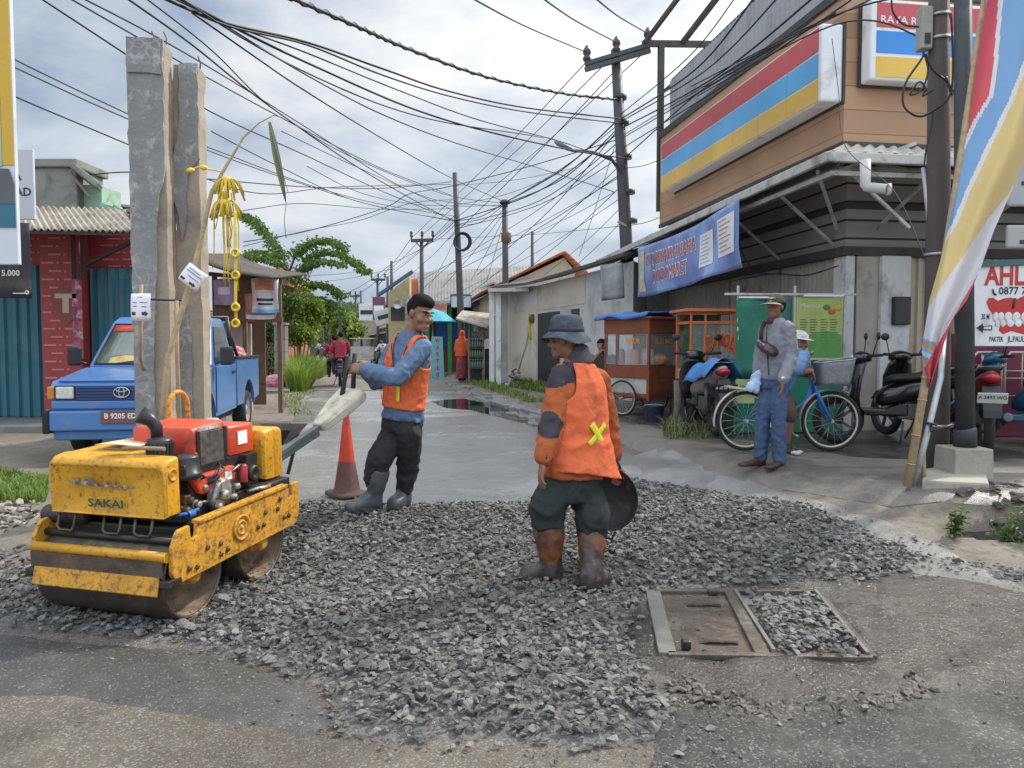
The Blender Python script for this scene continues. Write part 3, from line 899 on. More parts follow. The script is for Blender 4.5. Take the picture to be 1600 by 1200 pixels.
def on_banner(txt,u0,u1,v,h,mt,name,d,bold):
 """lettering that follows the folds of the cloth"""
 q=MB();q.text(txt,(0,0,0),(1,0,0),(0,1,0),1,0,0,'CENTER',1,bold)
 xs_=[p[0]for p in q.v];x0_,x1_=min(xs_),max(xs_)
 vs=[]
 for p in q.v:
  u=u0+(u1-u0)*(p[0]-x0_)/(x1_-x0_)
  vs.append(tuple(ban(u,v+p[1]*h,d)))
 q.v=vs;q.world=True
 return q.build(name,mt,t_)
on_banner('AYO BERWIRAUSAHA',.11,.66,.68,.25,m_banwhite,'lettering_outline',.008,.05)
on_banner('AYO BERWIRAUSAHA',.115,.655,.68,.24,m_banred,'lettering',.014,.0)
on_banner('DI INDOMARET',.20,.58,.34,.25,m_banwhite,'lettering_outline',.008,.05)
on_banner('DI INDOMARET',.205,.575,.34,.24,m_banred,'lettering',.014,.0)
for u0,u1,v0,v1 in((.69,.80,.22,.78),(.84,.97,.26,.86)):
 b=MB(True);b.grid(lambda u,v:ban(u0+(u1-u0)*u,v0+(v1-v0)*v,.01),8,8);b.build('printed_panel',m_banwhite,t_)
 b=MB(True)
 for k in range(8):
  vv=v1-.06-k*(v1-v0)/9
  b.grid(lambda u,v:ban(u0+.012+(u1-u0-.03)*u*(.6+.4*((k*37)%10)/10),vv+.012*v,.016),6,1)
 b.build('printed_lines',m_banred if u0>.8 else M('banner_grey',(.35,.38,.45),.6),t_)
b=MB(True);b.grid(lambda u,v:ban(.02+.07*u,.1+.8*v,.01),4,8);b.build('printed_panel',M('banner_beige',(0.55,0.50,0.36),.6,var=.3,vs=8),t_)
# dentist board at the right edge with lettering and a row of teeth
D=7.6
ctr=P(1620,478,D)
t_=thing('sign_board','white dentist board with red AHLI lettering and a picture of teeth, right of the poles','sign board',ctr)
wd=X(1720,D)-X(1522,D);ht=(537-415+3)/1200*D
U,W=Vector((1,-.06,0)).normalized(),Vector((0,0,1));Nn=U.cross(W)
rot=Matrix((U,W,Nn)).transposed()
b=MB();b.box((0,0,0),(wd,ht,.02),0,rot);b.build('panel',m_white,t_,bevel=.004)
sx=lambda px:(px-1620)/1200*D
sy=lambda py:(478-py)/1200*D
F_=.013
at=lambda px,py,f=F_:U*sx(px)+W*sy(py)+Nn*f
b=MB();b.bar(at(1515,414,0),at(1720,404,0),.06,.06);b.build('top_rail',M('rail_green',(0.06,0.14,0.13),.6,dirt=(.3,.3,.28),damt=.3),t_)
m_sred=M('board_red',(0.55,0.035,0.03),.5,var=.06)
b=MB();b.text('AHLI GIGI',at(1540,432),U,W,sx(1620+32),0,0,'LEFT',.72,.03);b.build('lettering',m_sred,t_)
b=MB();b.text('0877 7382',at(1561,455),U,W,sx(1620+12),0,0,'LEFT',.92,.02);b.text('JL.PAUL',at(1577,530),U,W,sx(1620+9),0,0,'LEFT',.62,.02)
b.text('PAKTEK',at(1549,530),U,W,sx(1620+8),0,0,'LEFT',.55,.02);b.text('30 M',at(1536,495),U,W,sx(1620+9),0,0,'LEFT',.5,.02)
b.add([at(1529,512),at(1539,505),at(1539,509),at(1553,508),at(1553,516),at(1539,516),at(1539,520)],[tuple(reversed(range(7)))])
b.tube([at(1552,452,.016),at(1553,458,.016),at(1557,461,.016)],.009,6)
b.build('lettering',m_ink,t_)
b=MB();b.add([at(1540,510,.017),at(1551,510,.017),at(1551,514,.017),at(1540,514,.017)],[(0,3,2,1)]);b.build('arrow_bar',m_white,t_)
def blob2(mb,pts,f):
 mb.add([at(x,y,f)for x,y in pts],[tuple(range(len(pts)))])
b=MB()
blob2(b,[(1543,472),(1546,466),(1553,465),(1560,470),(1570,466),(1580,465),(1588,468),(1600,462),(1620,466),(1640,470),(1640,492),(1600,492),(1575,494),(1553,491),(1547,482)][::-1],.013)
blob2(b,[(1565,508),(1600,505),(1640,505),(1630,520),(1600,522),(1582,517),(1570,522),(1563,516)][::-1],.013)
b.build('gums',m_sred,t_)
b=MB()
for x,w in((1558,4.5),(1566,5),(1577,6.5),(1589,6.5),(1602,6.5),(1615,6)):
 b.ell(at(x,495,.014),(sx(1620+w),.004,sx(1620+7.5)),14,8)
 b.ell(at(x+3,505,.014),(sx(1620+w*.85),.004,sx(1620+5.5)),14,8)
b.build('teeth',m_white,t_)
b=MB();b.tube([at(1586,466,.016),at(1584,476,.016),at(1583,482,.016)],.012,6,flat=.3);b.build('gap',m_ink,t_)
# two grey panels on the wall above it, mostly cut by the frame
for k,(x0,y0,x1,y1)in enumerate(((1575,235,1680,322),(1572,352,1680,388))):
 c=P((x0+x1)/2,(y0+y1)/2,8.6);w_,h_=(x1-x0)/1200*8.6,(y1-y0)/1200*8.6
 q=thing('grey_sign',['large grey panel with a dark slot above the dentist board','small grey panel directly over the rail of the dentist board'][k],'blank sign',c)
 b=MB();b.box((0,0,0),(w_,.05,h_));b.build('plate',M('panel_grey',(.40,.41,.40),.6,var=.08),q,bevel=.045)
 b=MB();b.box((-w_*.5+.22,-.028,-.06),(.16,.012,.04));b.build('slot',m_black,q)
# crate rack below the board
q=thing('display_rack','dark red rack with cream wire rails below the dentist board','rack',P(1620,640,8.3))
b=MB();b.box((0,.35,.25),(1.5,.4,1.15));b.build('cabinet',M('maroon_cabinet',(.17,.025,.06),.5,var=.2,vs=3),q,bevel=.02)
m_cream=M('cream_rail',(.55,.48,.38),.45,var=.1)
for x0,x1 in((-.72,-.40),(-.36,.2),(.24,.8)):
 b=MB()
 b.tube([(x0,0,.05),(x0,0,.55),(x0+.06,0,.62),(x1-.06,0,.62),(x1,0,.55),(x1,0,.05)],.014,8)
 for z in(.15,.34,.42):b.tube([(x0,0,z),(x1,0,z)],.008,6)
 for f in(.33,.66):b.tube([(x0+(x1-x0)*f,0,.15),(x0+(x1-x0)*f,0,.62)],.007,6)
 b.build('wire_rail',m_cream,q)
# ------------------------------------------------------------------ yellow walk-behind roller
m_ry=M('roller_yellow',(0.61,0.305,0.018),0.42,var=0.2,vs=3.5,dirt=(0.15,0.075,0.03),damt=0.33,ds=34,bump=0.12,bs=50)
m_ry2=M('scraped_yellow',(0.60,0.29,0.025),0.55,var=0.22,vs=6,dirt=(0.19,0.095,0.035),damt=0.44,ds=30,bump=0.3,bs=40)
m_rusty=M('rusty_steel',(0.15,0.105,0.075),0.55,metal=0.45,var=0.35,vs=7,dirt=(0.06,0.045,0.035),damt=0.5,ds=5,bump=0.3,bs=30)
m_drum=M('drum_steel',(0.085,0.07,0.058),0.42,metal=0.55,var=0.35,vs=6,dirt=(0.16,0.12,0.085),damt=0.34,ds=10,bump=0.15,bs=60)
m_rimrust=M('drum_inside',(0.25,0.175,0.115),0.75,var=0.3,vs=5,dirt=(0.10,0.065,0.04),damt=0.5,ds=7)
m_grease=M('greasy_black',(0.022,0.019,0.017),0.45,var=0.5,vs=9,dirt=(0.06,0.045,0.032),damt=0.4,ds=8)
m_engred=M('engine_red',(0.62,0.07,0.03),0.38,var=0.14,vs=3,dirt=(0.26,0.06,0.04),damt=0.34,ds=9)
m_alu=M('cast_aluminium',(0.42,0.40,0.37),0.45,metal=0.7,var=0.25,vs=10,dirt=(0.05,0.04,0.03),damt=0.5,ds=14)
m_sgreen=M('dark_green_lettering',(0.02,0.085,0.045),0.5,var=0.15)
RX,RY,RZ=-2.10,4.185,0.028
roller=thing('road_roller','scratched yellow walk-behind road roller with a red engine on the gravel','road roller',(RX,RY,RZ),R(-16))
roller.rotation_euler.x=R(1.8)
ROOTM[roller.name]=ROOTM[roller.name]@Matrix.Rotation(R(1.8),4,'X')
DR=0.235
def drum(y):
 b=MB()
 # tyre: open ended steel cylinder with a thick lip, inner web set back
 prof=[(DR,-.40),(DR,.40),(DR-.004,.412),(DR-.016,.412),(DR-.02,.40)]
 b.lathe([(DR-.02,-.40),(DR-.016,-.412),(DR-.004,-.412)]+prof,48,(0,y,DR),(1,0,0),0)
 d=b.build('drum',m_drum,roller)
 q=MB()
 q.lathe([(DR-.021,.40),(DR-.022,.27),(.17,.25),(.16,.26),(.06,.26),(.055,.30),(.001,.30)],40,(0,y,DR),(1,0,0),0)
 q.build('drum_web',m_rimrust,d)
 q=MB();q.lathe([(DR-.021,.40),(DR-.022,.27),(.17,.25),(.001,.25)],40,(0,y,DR),(-1,0,0),0);q.build('drum_web',m_rimrust,d)
 for s in(1,-1):
  q=MB();q.box((s*.33,y,DR+.03),(.09,.10,.16));q.lathe([(.05,0),(.05,.16),(.03,.17),(.001,.17)],16,(s*.26,y,DR),(s,0,0));q.build('axle_mount',m_ry2,d,bevel=.01)
drum(0.0);drum(0.62)
# side plates with hooked front end, bosses and bolts
for s in(1,-1):
 x0,x1=s*.43,s*.455
 out=[(-.215,.30),(-.205,.44),(-.17,.50),(-.15,.52),(-.07,.525),(-.065,.46),(-.045,.445),(-.02,.46),(-.012,.52),(.84,.535),(.845,.47),(.87,.455),(.895,.47),(.90,.54),(.975,.545),(.985,.44),(.975,.33),(.93,.275),(-.08,.245),(-.17,.245)]
 b=MB()
 b.prism(out,min(x0,x1),max(x0,x1),0,(Vector((0,1,0)),Vector((0,0,1)),Vector((1,0,0))))
 pl=b.build('side_plate',m_ry2,roller,bevel=.005)
 b=MB();b.bar((s*.442,-.012,.528),(s*.442,.84,.545),.05,.022);b.build('top_flange',m_ry2,pl,bevel=.004)
 b=MB();b.lathe([(.075,0),(.075,.01),(.066,.013),(.06,.003),(.045,.003),(.042,.010),(.034,.010),(.03,.003),(.010,.003),(.009,.012),(.001,.012)],28,(s*.456,.36,.40),(s,0,0));b.build('hub_cap',m_ry2,pl)
 for y,z in((-.09,.30),(-.03,.29),(.06,.37),(.17,.36),(.17,.30),(.23,.31),(.52,.36),(.58,.36),(.60,.43),(.73,.42),(.80,.35),(.85,.35),(.76,.48)):
  b=MB();b.lathe([(.0155,0),(.0155,.008),(.009,.012),(.001,.012)],6,(s*.456,y,z),(s,0,0),0,False);b.build('bolt',m_rusty,pl)
# front crossbar, scraper, inner framework
b=MB();b.tube([(-.43,-.215,.392),(.43,-.215,.392)],.027,14);b.build('crossbar',m_ry,roller)
b=MB();b.tube([(-.43,-.13,.45),(.43,-.13,.45)],.018,10);b.build('rear_bar',m_grease,roller)
b=MB()
b.prism([(-.268,.205),(-.262,.198),(-.238,.295),(-.246,.30)],-.40,.40,0,(Vector((0,1,0)),Vector((0,0,1)),Vector((1,0,0))))
b.build('scraper',m_ry2,roller,bevel=.003)
b=MB();b.bx(-.42,.42,-.247,-.240,.295,.375);b.build('guard_plate',m_rusty,roller)
for s in(1,-1):
 b=MB();b.bx(s*.36,s*.46,-.25,-.15,.24,.28);b.build('scraper_bracket',m_grease,roller,bevel=.006)
b=MB();b.bx(-.42,.42,-.05,.90,.47,.50);b.bx(-.42,.42,-.06,.05,.30,.50);b.bx(-.40,.40,.24,.38,.25,.5);b.bx(-.30,.33,.02,.75,.50,.57)
b.build('frame',m_grease,roller,bevel=.008)
for x in(-.28,.02,.22):
 b=MB();b.tube([(x-.05,-.13,.56),(x-.05,-.15,.49),(x-.03,-.155,.475),(x+.05,-.155,.475),(x+.06,-.15,.50),(x+.06,-.13,.57)],.008,6);b.build('frame_loop',m_rusty,roller)
b=MB();b.lathe([(.05,-.16),(.05,.1),(.04,.12),(.001,.12)],18,(-.33,-.06,.53),(1,0,0));b.build('hydraulic_pump',m_grease,roller)
# front hood: rounded box across the front with a leg running back along the far side
b=MB()
def hood_ring(y,x0,x1,z0,z1,r):
 pts=[]
 for cx,cz,a0 in((x1-r,z1-r,0),(x0+r,z1-r,90)):
  for k in range(5):
   a=R(a0+k*22.5);pts.append((cx+r*math.cos(a),y,cz+r*math.sin(a)))
 return[(x1,y,z0)]+pts+[(x0,y,z0)]
b.rings([[Vector(p)for p in hood_ring(*q)]for q in((-.14,-.35,.36,.575,.815,.03),(-.155,-.36,.37,.57,.835,.035),(-.15,-.362,.372,.572,.85,.03),(-.12,-.365,.373,.575,.872,.025),(-.06,-.365,.373,.58,.882,.02),(-.035,-.365,.373,.58,.882,.02))][::-1])
hood=b.build('front_hood',m_ry,roller,bevel=.008)
b=MB();b.rings([[Vector(p)for p in hood_ring(*q)]for q in((-.03,-.364,.12,.57,.880,.03),(.3,-.36,.06,.57,.89,.03),(.55,-.35,-.02,.57,.89,.03),(.58,-.34,-.04,.60,.86,.03))][::-1]);b.build('side_hood',m_ry,roller,bevel=.006)
b=MB();b.text('SAKAI',(.01,-.162,.635),(1,0,0),(0,0,1),.044,0,0,'CENTER',1.45,.03);b.build('lettering',m_sgreen,hood)
b=MB();b.prism([(-.24,.742),(-.20,.73),(.16,.722),(.19,.728),(.16,.74),(.07,.738),(.04,.752),(-.02,.74),(-.07,.756),(-.10,.778),(-.13,.75),(-.19,.752)],-.1605,-.158,0);b.build('scraped_emblem',M('scraped_metal',(.38,.33,.27),.5,metal=.3,var=.5,vs=30,dirt=(.12,.07,.04),damt=.6,ds=25),hood)
b=MB();b.lathe([(.034,0),(.034,.006),(.028,.008),(.024,.003),(.001,.003)],24,(.373,-.085,.79),(1,0,0));b.build('recess_ring',m_ry2,hood)
b=MB();b.box((.373,-.09,.70),(.004,.085,.24));b.build('side_panel',m_ry,hood,bevel=.002)
# engine block with tank, radiator, muffler
eng=MB()
eng.bx(-.02,.30,.14,.70,.56,.80);eng.bx(.05,.33,.30,.55,.56,.70)
eng=eng.build('engine',m_grease,roller,bevel=.02)
b=MB()
b.rings([[Vector(p)for p in hood_ring(y,x0,x1,z0,z1,.025)]for y,x0,x1,z0,z1 in((.175,-.10,.27,.80,.965),(.19,-.115,.29,.79,.995),(.46,-.115,.29,.79,1.01),(.475,-.10,.27,.80,.98))][::-1])
b.build('engine_cover',m_engred,eng,bevel=.006)
b=MB();b.bx(.20,.30,.19,.225,.70,.86);b.bx(-.10,.22,.175,.215,.66,.86);b.build('front_cowl',m_engred,eng,bevel=.01)
b=MB()
b.rings([[Vector(p)for p in hood_ring(y,x0,x1,z0,z1,.025)]for y,x0,x1,z0,z1 in((.478,-.12,.295,.80,.955),(.49,-.13,.305,.79,.97),(.71,-.13,.31,.79,.965),(.725,-.12,.30,.80,.95))][::-1])
tk=b.build('fuel_tank',m_engred,eng,bevel=.006)
b=MB();b.lathe([(.045,0),(.045,.022),(.038,.028),(.001,.028)],20,(.10,.60,.967));b.build('filler_cap',M('cap_pale',(.55,.3,.27),.5,var=.2),tk)
b=MB();b.lathe([(.035,0),(.035,.014),(.001,.018)],18,(.02,.22,.992));b.build('radiator_cap',m_rusty,eng)
b=MB();b.bx(.292,.298,.23,.45,.735,.965);b.build('radiator_screen',M('radiator_mesh',(.12,.11,.10),.5,metal=.4,var=.5,vs=26),eng,bevel=.004)
b=MB();b.bx(.288,.303,.21,.235,.73,.975);b.bx(.288,.303,.445,.47,.73,.975);b.bx(.288,.303,.21,.47,.70,.735);b.build('radiator_frame',m_black,eng,bevel=.004)
b=MB();b.bx(.291,.296,.22,.42,.97,.992);b.build('decal',M('decal_grey',(.35,.30,.28),.5,var=.5,vs=40),eng)
b=MB();b.text('DI 800',(.297,.32,.98),(0,1,0),(0,0,1),.016,0,.002,'CENTER',1.4,.02);b.build('lettering',m_whitepaint,eng)
b=MB();b.prism([(.10,.73),(.47,.74),(.485,.725),(.475,.655),(.19,.625),(.17,.635)],.30,.345,0,(Vector((0,1,0)),Vector((0,0,1)),Vector((1,0,0))));cv=b.build('tappet_cover',m_engred,eng,bevel=.012)
b=MB();b.bx(.345,.348,.38,.44,.665,.715);b.build('sticker',m_whitepaint,cv)
b=MB();b.bx(.345,.349,.21,.35,.672,.684);b.build('slot',m_black,cv)
b=MB();b.bx(.345,.348,.22,.32,.697,.715);b.build('sticker',m_ink,cv)
b=MB();b.bx(.309,.313,.56,.65,.845,.925);b.build('sticker',m_whitepaint,tk)
# muffler and air cleaner
b=MB();b.lathe([(.001,0),(.075,0),(.082,.015),(.082,.035),(.070,.04),(.070,.115),(.066,.125),(.03,.135),(.001,.135)],26,(.315,.09,.735),(0,0,1));mf=b.build('air_cleaner',m_black,eng)
b=MB();b.bx(.27,.37,.012,.022,.775,.82);b.tube([(.27,.015,.775),(.37,.015,.775),(.37,.015,.82),(.27,.015,.82)],.005,6,closed=True);b.build('clamp_plate',m_black,mf)
b=MB()
b.lathe([(.001,0),(.062,0),(.066,.01),(.066,.17),(.06,.18),(.035,.19),(.001,.19)],26,(.185,.05,.775),(0,0,1))
for k in range(18):
 a=2*PI*k/18;b.box((.185+.066*math.cos(a),.05+.066*math.sin(a),.875),(.008,.008,.12))
b.build('muffler',m_black,eng)
b=MB();b.tube([(.16,.06,.95),(.16,.06,1.01),(.14,.05,1.05),(.10,.01,1.09)],[.032,.034,.036,.05],14);b.build('exhaust_pipe',m_black,eng)
# small mechanical clutter on the near side
b=MB()
b.lathe([(.10,0),(.105,.02),(.09,.05),(.04,.06),(.001,.06)],20,(.33,.33,.59),(1,0,0));b.bx(.31,.37,.26,.42,.54,.66)
b.build('gear_case',m_alu,eng,bevel=.008)
for y,z,r_ in((.30,.60,.03),(.38,.57,.022),(.24,.55,.02),(.41,.63,.018)):
 b=MB();b.lathe([(r_,0),(r_,.02),(r_*.7,.03),(.001,.03)],14,(.39,y,z),(1,0,0));b.build('bolt_cap',m_alu,eng)
b=MB();b.lathe([(.028,0),(.03,.01),(.03,.10),(.02,.11),(.001,.11)],16,(.335,.56,.62));b.build('fuel_filter',M('filter_red',(.30,.03,.035),.3,var=.2),eng)
b=MB();b.lathe([(.05,0),(.05,.02),(.03,.025),(.02,.01),(.001,.01)],20,(.35,.64,.66),(1,0,0));b.bx(.27,.35,.58,.69,.6,.78);b.build('governor',m_grease,eng)
rr=random.Random(5)
for k in range(9):
 y0,y1=rr.uniform(.0,.6),rr.uniform(.05,.68)
 z0,z1=rr.uniform(.56,.78),rr.uniform(.55,.72)
 b=MB();b.tube([(.27,y0,z0),(.33+rr.uniform(0,.05),(y0*2+y1)/3,z0-.02),(.33+rr.uniform(0,.05),(y0+2*y1)/3,z1+.03),(.28,y1,z1)],rr.uniform(.005,.011),6);b.build('hose',m_black if k%3 else m_alu,eng)
for y,z in((.08,.62),(.14,.58),(.20,.66),(.05,.57)):
 b=MB();b.box((.30,y,z),(.06,.05,.05));b.lathe([(.018,0),(.018,.03),(.001,.03)],10,(.33,y,z),(1,0,0));b.build('linkage',m_rusty if y<.1 else m_alu,eng,bevel=.006)
b=MB();b.tube([(.36,.56,.56),(.40,.62,.57),(.41,.72,.56)],.012,8);b.build('lever',m_alu,eng)
b=MB();b.tube([(.34,-.02,.56),(.36,.04,.555),(.36,.12,.56)],.01,8);b.lathe([(.02,0),(.02,.05),(.001,.05)],10,(.36,.03,.55),(0,1,0));b.build('blue_valve',M('valve_blue',(.05,.15,.4),.4),eng)
# lifting hoop
b=MB();b.tube([(-.14,.52,.6)]+[(-.14+.0*k,.60+.085*math.cos(a),1.07+.085*math.sin(a))for k,a in enumerate(np.linspace(PI,0,9))]+[(-.14,.685,.62)],.015,10);b.build('lifting_hoop',m_ry2,roller)
# rear water tank
b=MB()
b.rings([[Vector(p)for p in hood_ring(*q)]for q in((.765,-.33,.33,.60,.885,.03),(.78,-.345,.345,.59,.905,.035),(.865,-.35,.352,.585,.915,.03),(.872,-.345,.347,.59,.91,.03),(.88,-.35,.352,.585,.915,.03),(.97,-.345,.345,.59,.90,.035),(.985,-.33,.33,.61,.87,.03))][::-1])
b.build('rear_tank',m_ry,roller,bevel=.006)
b=MB();b.bx(-.40,.40,.72,.97,.50,.575);b.build('tank_bed',m_grease,roller,bevel=.01)
b=MB();b.lathe([(.04,-.05),(.04,.02),(.001,.02)],16,(.38,.74,.535),(1,0,0));b.build('coupling',m_rusty,roller)
# steering handle with pale cover and grips
h0=ROOTM[roller.name]@Vector((.12,.98,.60));h1=P(497,668,5.62)
b=MB(True);b.bar(h0,h1,.05,.04);b.bar(h0+Vector((0,0,-.042)),h1+Vector((0,0,-.042)),.036,.036)
arm=b.build('handle_arm',M('handle_grey',(.13,.15,.15),.5,metal=.3,var=.2,dirt=(.3,.26,.2),damt=.3),roller,bevel=.006)
dirn=(P(552,612,5.95)-h1).normalized();A_,B_,D_=frame_from(dirn)
def cov(t,w,h):return[h1+dirn*t+A_*(w*sx_)+B_*(h*sy_)for sx_,sy_ in((-1,-1),(1,-1),(1,.3),(.75,1),(-.75,1),(-1,.3))]
LN=(P(552,612,5.95)-h1).length
b=MB(True);b.rings([cov(0,.05,.035),cov(.05,.07,.042),cov(LN*.55,.115,.052),cov(LN*.9,.135,.05),cov(LN,.125,.035)],0,False)
cvr=b.build('handle_cover',M('faded_cream',(.56,.51,.40),.6,var=.12,dirt=(.25,.2,.15),damt=.35,ds=9),roller,bevel=.012)
g0=P(549,618,5.95)
GR=[P(540,585,5.86),P(553,580,6.02)]
for k,q in enumerate(GR):
 s0_=P(532+19*k,636-10*k,5.86+.16*k)
 b=MB(True);b.tube([s0_,s0_.lerp(q,.35)+Vector((0,0,.01)),q+(q-s0_).normalized()*.14],.019,10);b.build('handle_grip',m_rubber,roller)
b=MB(True);b.tube([P(524,648,5.8),P(533,640,5.8),P(540,628,5.8)],.012,8);b.build('throttle_lever',m_black,cvr)
# paper and a flat tool left on the hood
q=thing('cardboard_scrap','piece of pale cardboard lying on top of the yellow roller hood','cardboard',ROOTM[roller.name]@Vector((-.10,.12,.906)),R(-10))
b=MB();b.grid(lambda u,v:Vector(((u-.5)*.26,(v-.5)*.18,.004+.006*math.sin(u*4))),8,4);b.build('sheet',M('cardboard',(.62,.52,.36),.9,var=.12),q,solid=.003)
q=thing('trowel','old flat steel trowel lying along the front edge of the roller hood','trowel',ROOTM[roller.name]@Vector((.05,-.07,.908)),R(-12))
b=MB();b.prism([(-.10,-.02),(-.02,-.03),(0,-.008),(0,.008),(-.02,.03),(-.10,.02),(-.12,0)],.002,.006,0,(Vector((1,0,0)),Vector((0,1,0)),Vector((0,0,1))));b.build('blade',m_rusty,q)
b=MB();b.tube([(0,0,.006),(.05,0,.014),(.24,.02,.01)],.011,8);b.build('handle',M('worn_wood',(.27,.19,.12),.8,var=.2,vs=12),q)
# ------------------------------------------------------------------ people
def limb(mb,pts,rs,flat=1.0,n=14,m=0):
 pts=[Vector(p)for p in pts]
 # round the joints a little so that sleeves and trousers bend rather than break
 if len(pts)==3:
  a,k,c=pts
  pts2=[a,a.lerp(k,.5),a.lerp(k,.85),k+((a+c)/2-k)*.06,k.lerp(c,.15),k.lerp(c,.5),c]
  r0,r1,r2=rs
  rs=[r0,r0+(r1-r0)*.45,r0+(r1-r0)*.9,r1,r1+(r2-r1)*.08,r1+(r2-r1)*.45,r2]
  pts=pts2
 mb.tube(pts,rs,n,m,True,True,flat)
 mb.ell(pts[0],rs[0]*.98,12,8,m);mb.ell(pts[-1],rs[-1]*.98,12,8,m)
 return mb
class Torso:
 def __init__(s,pel,neck,hip,sh,belly=0.02):
  s.p,s.n=Vector(pel),Vector(neck)
  s.up=(s.n-s.p).normalized();s.L=(s.n-s.p).length
  s.hip,s.sh=Vector(hip).normalized(),Vector(sh).normalized()
  s.belly=belly
  s.front=s.sh.cross(s.up).normalized()*-1  # sh = from image-left to image-right shoulder; fixed by flip()
  s.flip=1
 def axes(s,t):
  w=s.hip.lerp(s.sh,max(0,min(1,t)));w=(w-s.up*w.dot(s.up)).normalized()
  f=w.cross(s.up).normalized()*s.flip
  return w,f
 def rings(s,mb,prof,m=0,n=28,expo=2.4):
  """prof: (t, half width, half depth, forward shift)"""
  rr=[]
  for t,hw,hd,fs,*sd in prof:
   w,f=s.axes(t)
   c=s.p+s.up*(t*s.L)+f*fs+w*(sd[0]if sd else 0)
   ring=[]
   for j in range(n):
    a=2*PI*j/n;ca,sa=math.cos(a),math.sin(a)
    ring.append(c+w*(hw*math.copysign(abs(ca)**(2/expo),ca))+f*(hd*math.copysign(abs(sa)**(2/expo),sa)))
   rr.append(ring)
  mb.rings(rr,m)
  return mb
 def co(s,p):
  """side, front, t of a point in torso space"""
  d=Vector(p)-s.p;t=d.dot(s.up)/s.L
  w,f=s.axes(t)
  return d.dot(w),d.dot(f),t
def head(mb,c,fwd,up,k=1.0,nose=1.0):
 c=Vector(c);f=Vector(fwd).normalized();u=Vector(up);u=(u-f*u.dot(f)).normalized();s=f.cross(u)
 rot=Matrix((s,f,u)).transposed()
 def e(p,r):mb.ell(c+rot@(Vector(p)*k),tuple(x*k for x in r),16,10,0,rot)
 e((0,-.018,.032),(.072,.092,.084));e((0,.022,-.035),(.062,.067,.078));e((0,.042,-.076),(.050,.046,.036))
 e((0,.098,-.022),(.0135*nose,.019,.017));e((0,.088,.008),(.0095,.013,.032))
 e((0,.074,.031),(.05,.018,.011));e((0,.084,-.063),(.024,.0125,.0065));e((0,.083,-.073),(.021,.012,.007));e((0,.070,-.094),(.026,.020,.017))
 for q in(-1,1):
  e((q*.041,.056,-.028),(.027,.027,.026));e((q*.075,-.004,-.004),(.011,.021,.032));e((q*.012,.092,-.03),(.008,.011,.008))
 return rot
def face_parts(parent,c,rot,k,hairmat,brow=True):
 c=Vector(c)
 for q in(-1,1):
  b=MB(True);b.ell(c+rot@(Vector((q*.031,.0765,.008))*k),(.0115*k,.0075*k,.0045*k),12,8,0,rot);ey=b.build('eye',M('eye_white',(.36,.31,.28),.25,var=.05),parent)
  b=MB(True);b.ell(c+rot@(Vector((q*.031,.083,.008))*k),(.0058*k,.0028*k,.0046*k),10,6,0,rot);b.build('iris',M('iris',(.03,.018,.012),.2),ey)
  if brow:
   b=MB(True);b.tube([c+rot@(Vector((q*x,y,z))*k)for x,y,z in((.014,.092,.026),(.032,.089,.031),(.05,.076,.027))],[.003*k,.0045*k,.0025*k],6);b.build('eyebrow',hairmat,parent)
 b=MB(True);b.tube([c+rot@(Vector(p)*k)for p in((-.018,.0885,-.0695),(0,.0965,-.067),(.018,.0885,-.0695))],.0016*k,6);b.build('mouth',M('lips',(.20,.075,.06),.5),parent)
def hand(mb,wrist,d,palm,curl=.5,thumb=1,k=1.0,spread=.0):
 """palm: direction the palm faces; curl in radians per joint; thumb = side of the thumb"""
 w=Vector(wrist);d=Vector(d).normalized();pn=Vector(palm);pn=(pn-d*pn.dot(d)).normalized();s=d.cross(pn)*thumb
 mb.tube([w-d*.03,w,w+d*.045*k,w+d*.085*k],[.026*k,.027*k,.038*k,.036*k],12,0,True,True,.55,up=None)if False else None
 rot=Matrix((s,pn,d)).transposed()
 mb.ell(w+d*.05*k,(.039*k,.017*k,.054*k),14,10,0,rot);mb.ell(w+d*.07*k,(.037*k,.014*k,.028*k),12,8,0,rot);mb.ell(w+d*.005,(.027*k,.021*k,.035*k),12,8,0,rot)
 for i,(off,L)in enumerate(((.028,.072),(.0095,.081),(-.009,.075),(-.027,.058))):
  p=w+d*(.088-.004*abs(i-1))*k+s*off*k;dd=(d+s*spread*(1.5-i)).normalized();pts=[p-dd*.02*k,p]
  for seg,fr in enumerate((.45,.32,.23)):
   ang=curl*(.75+.25*seg)
   dd=(dd*math.cos(ang)+(pn-dd*pn.dot(dd)).normalized()*math.sin(ang)).normalized()
   p=p+dd*L*fr*k;pts.append(p)
  mb.tube(pts,[.0095*k,.0098*k,.0092*k,.0084*k,.007*k],8);mb.ell(pts[-1],.007*k,8,6)
 p0=w+d*.022*k+s*.03*k
 p1=p0+(d*.55+s*.75+pn*.3).normalized()*.034*k;p2=p1+(d*.85+s*.3+pn*(.3+curl*.5)).normalized()*.032*k;p3=p2+(d*.8-s*.1+pn*(.35+curl*.7)).normalized()*.024*k
 mb.tube([p0,p1,p2,p3],[.015*k,.0125*k,.0105*k,.0085*k],8);mb.ell(p3,.0085*k,8,6)
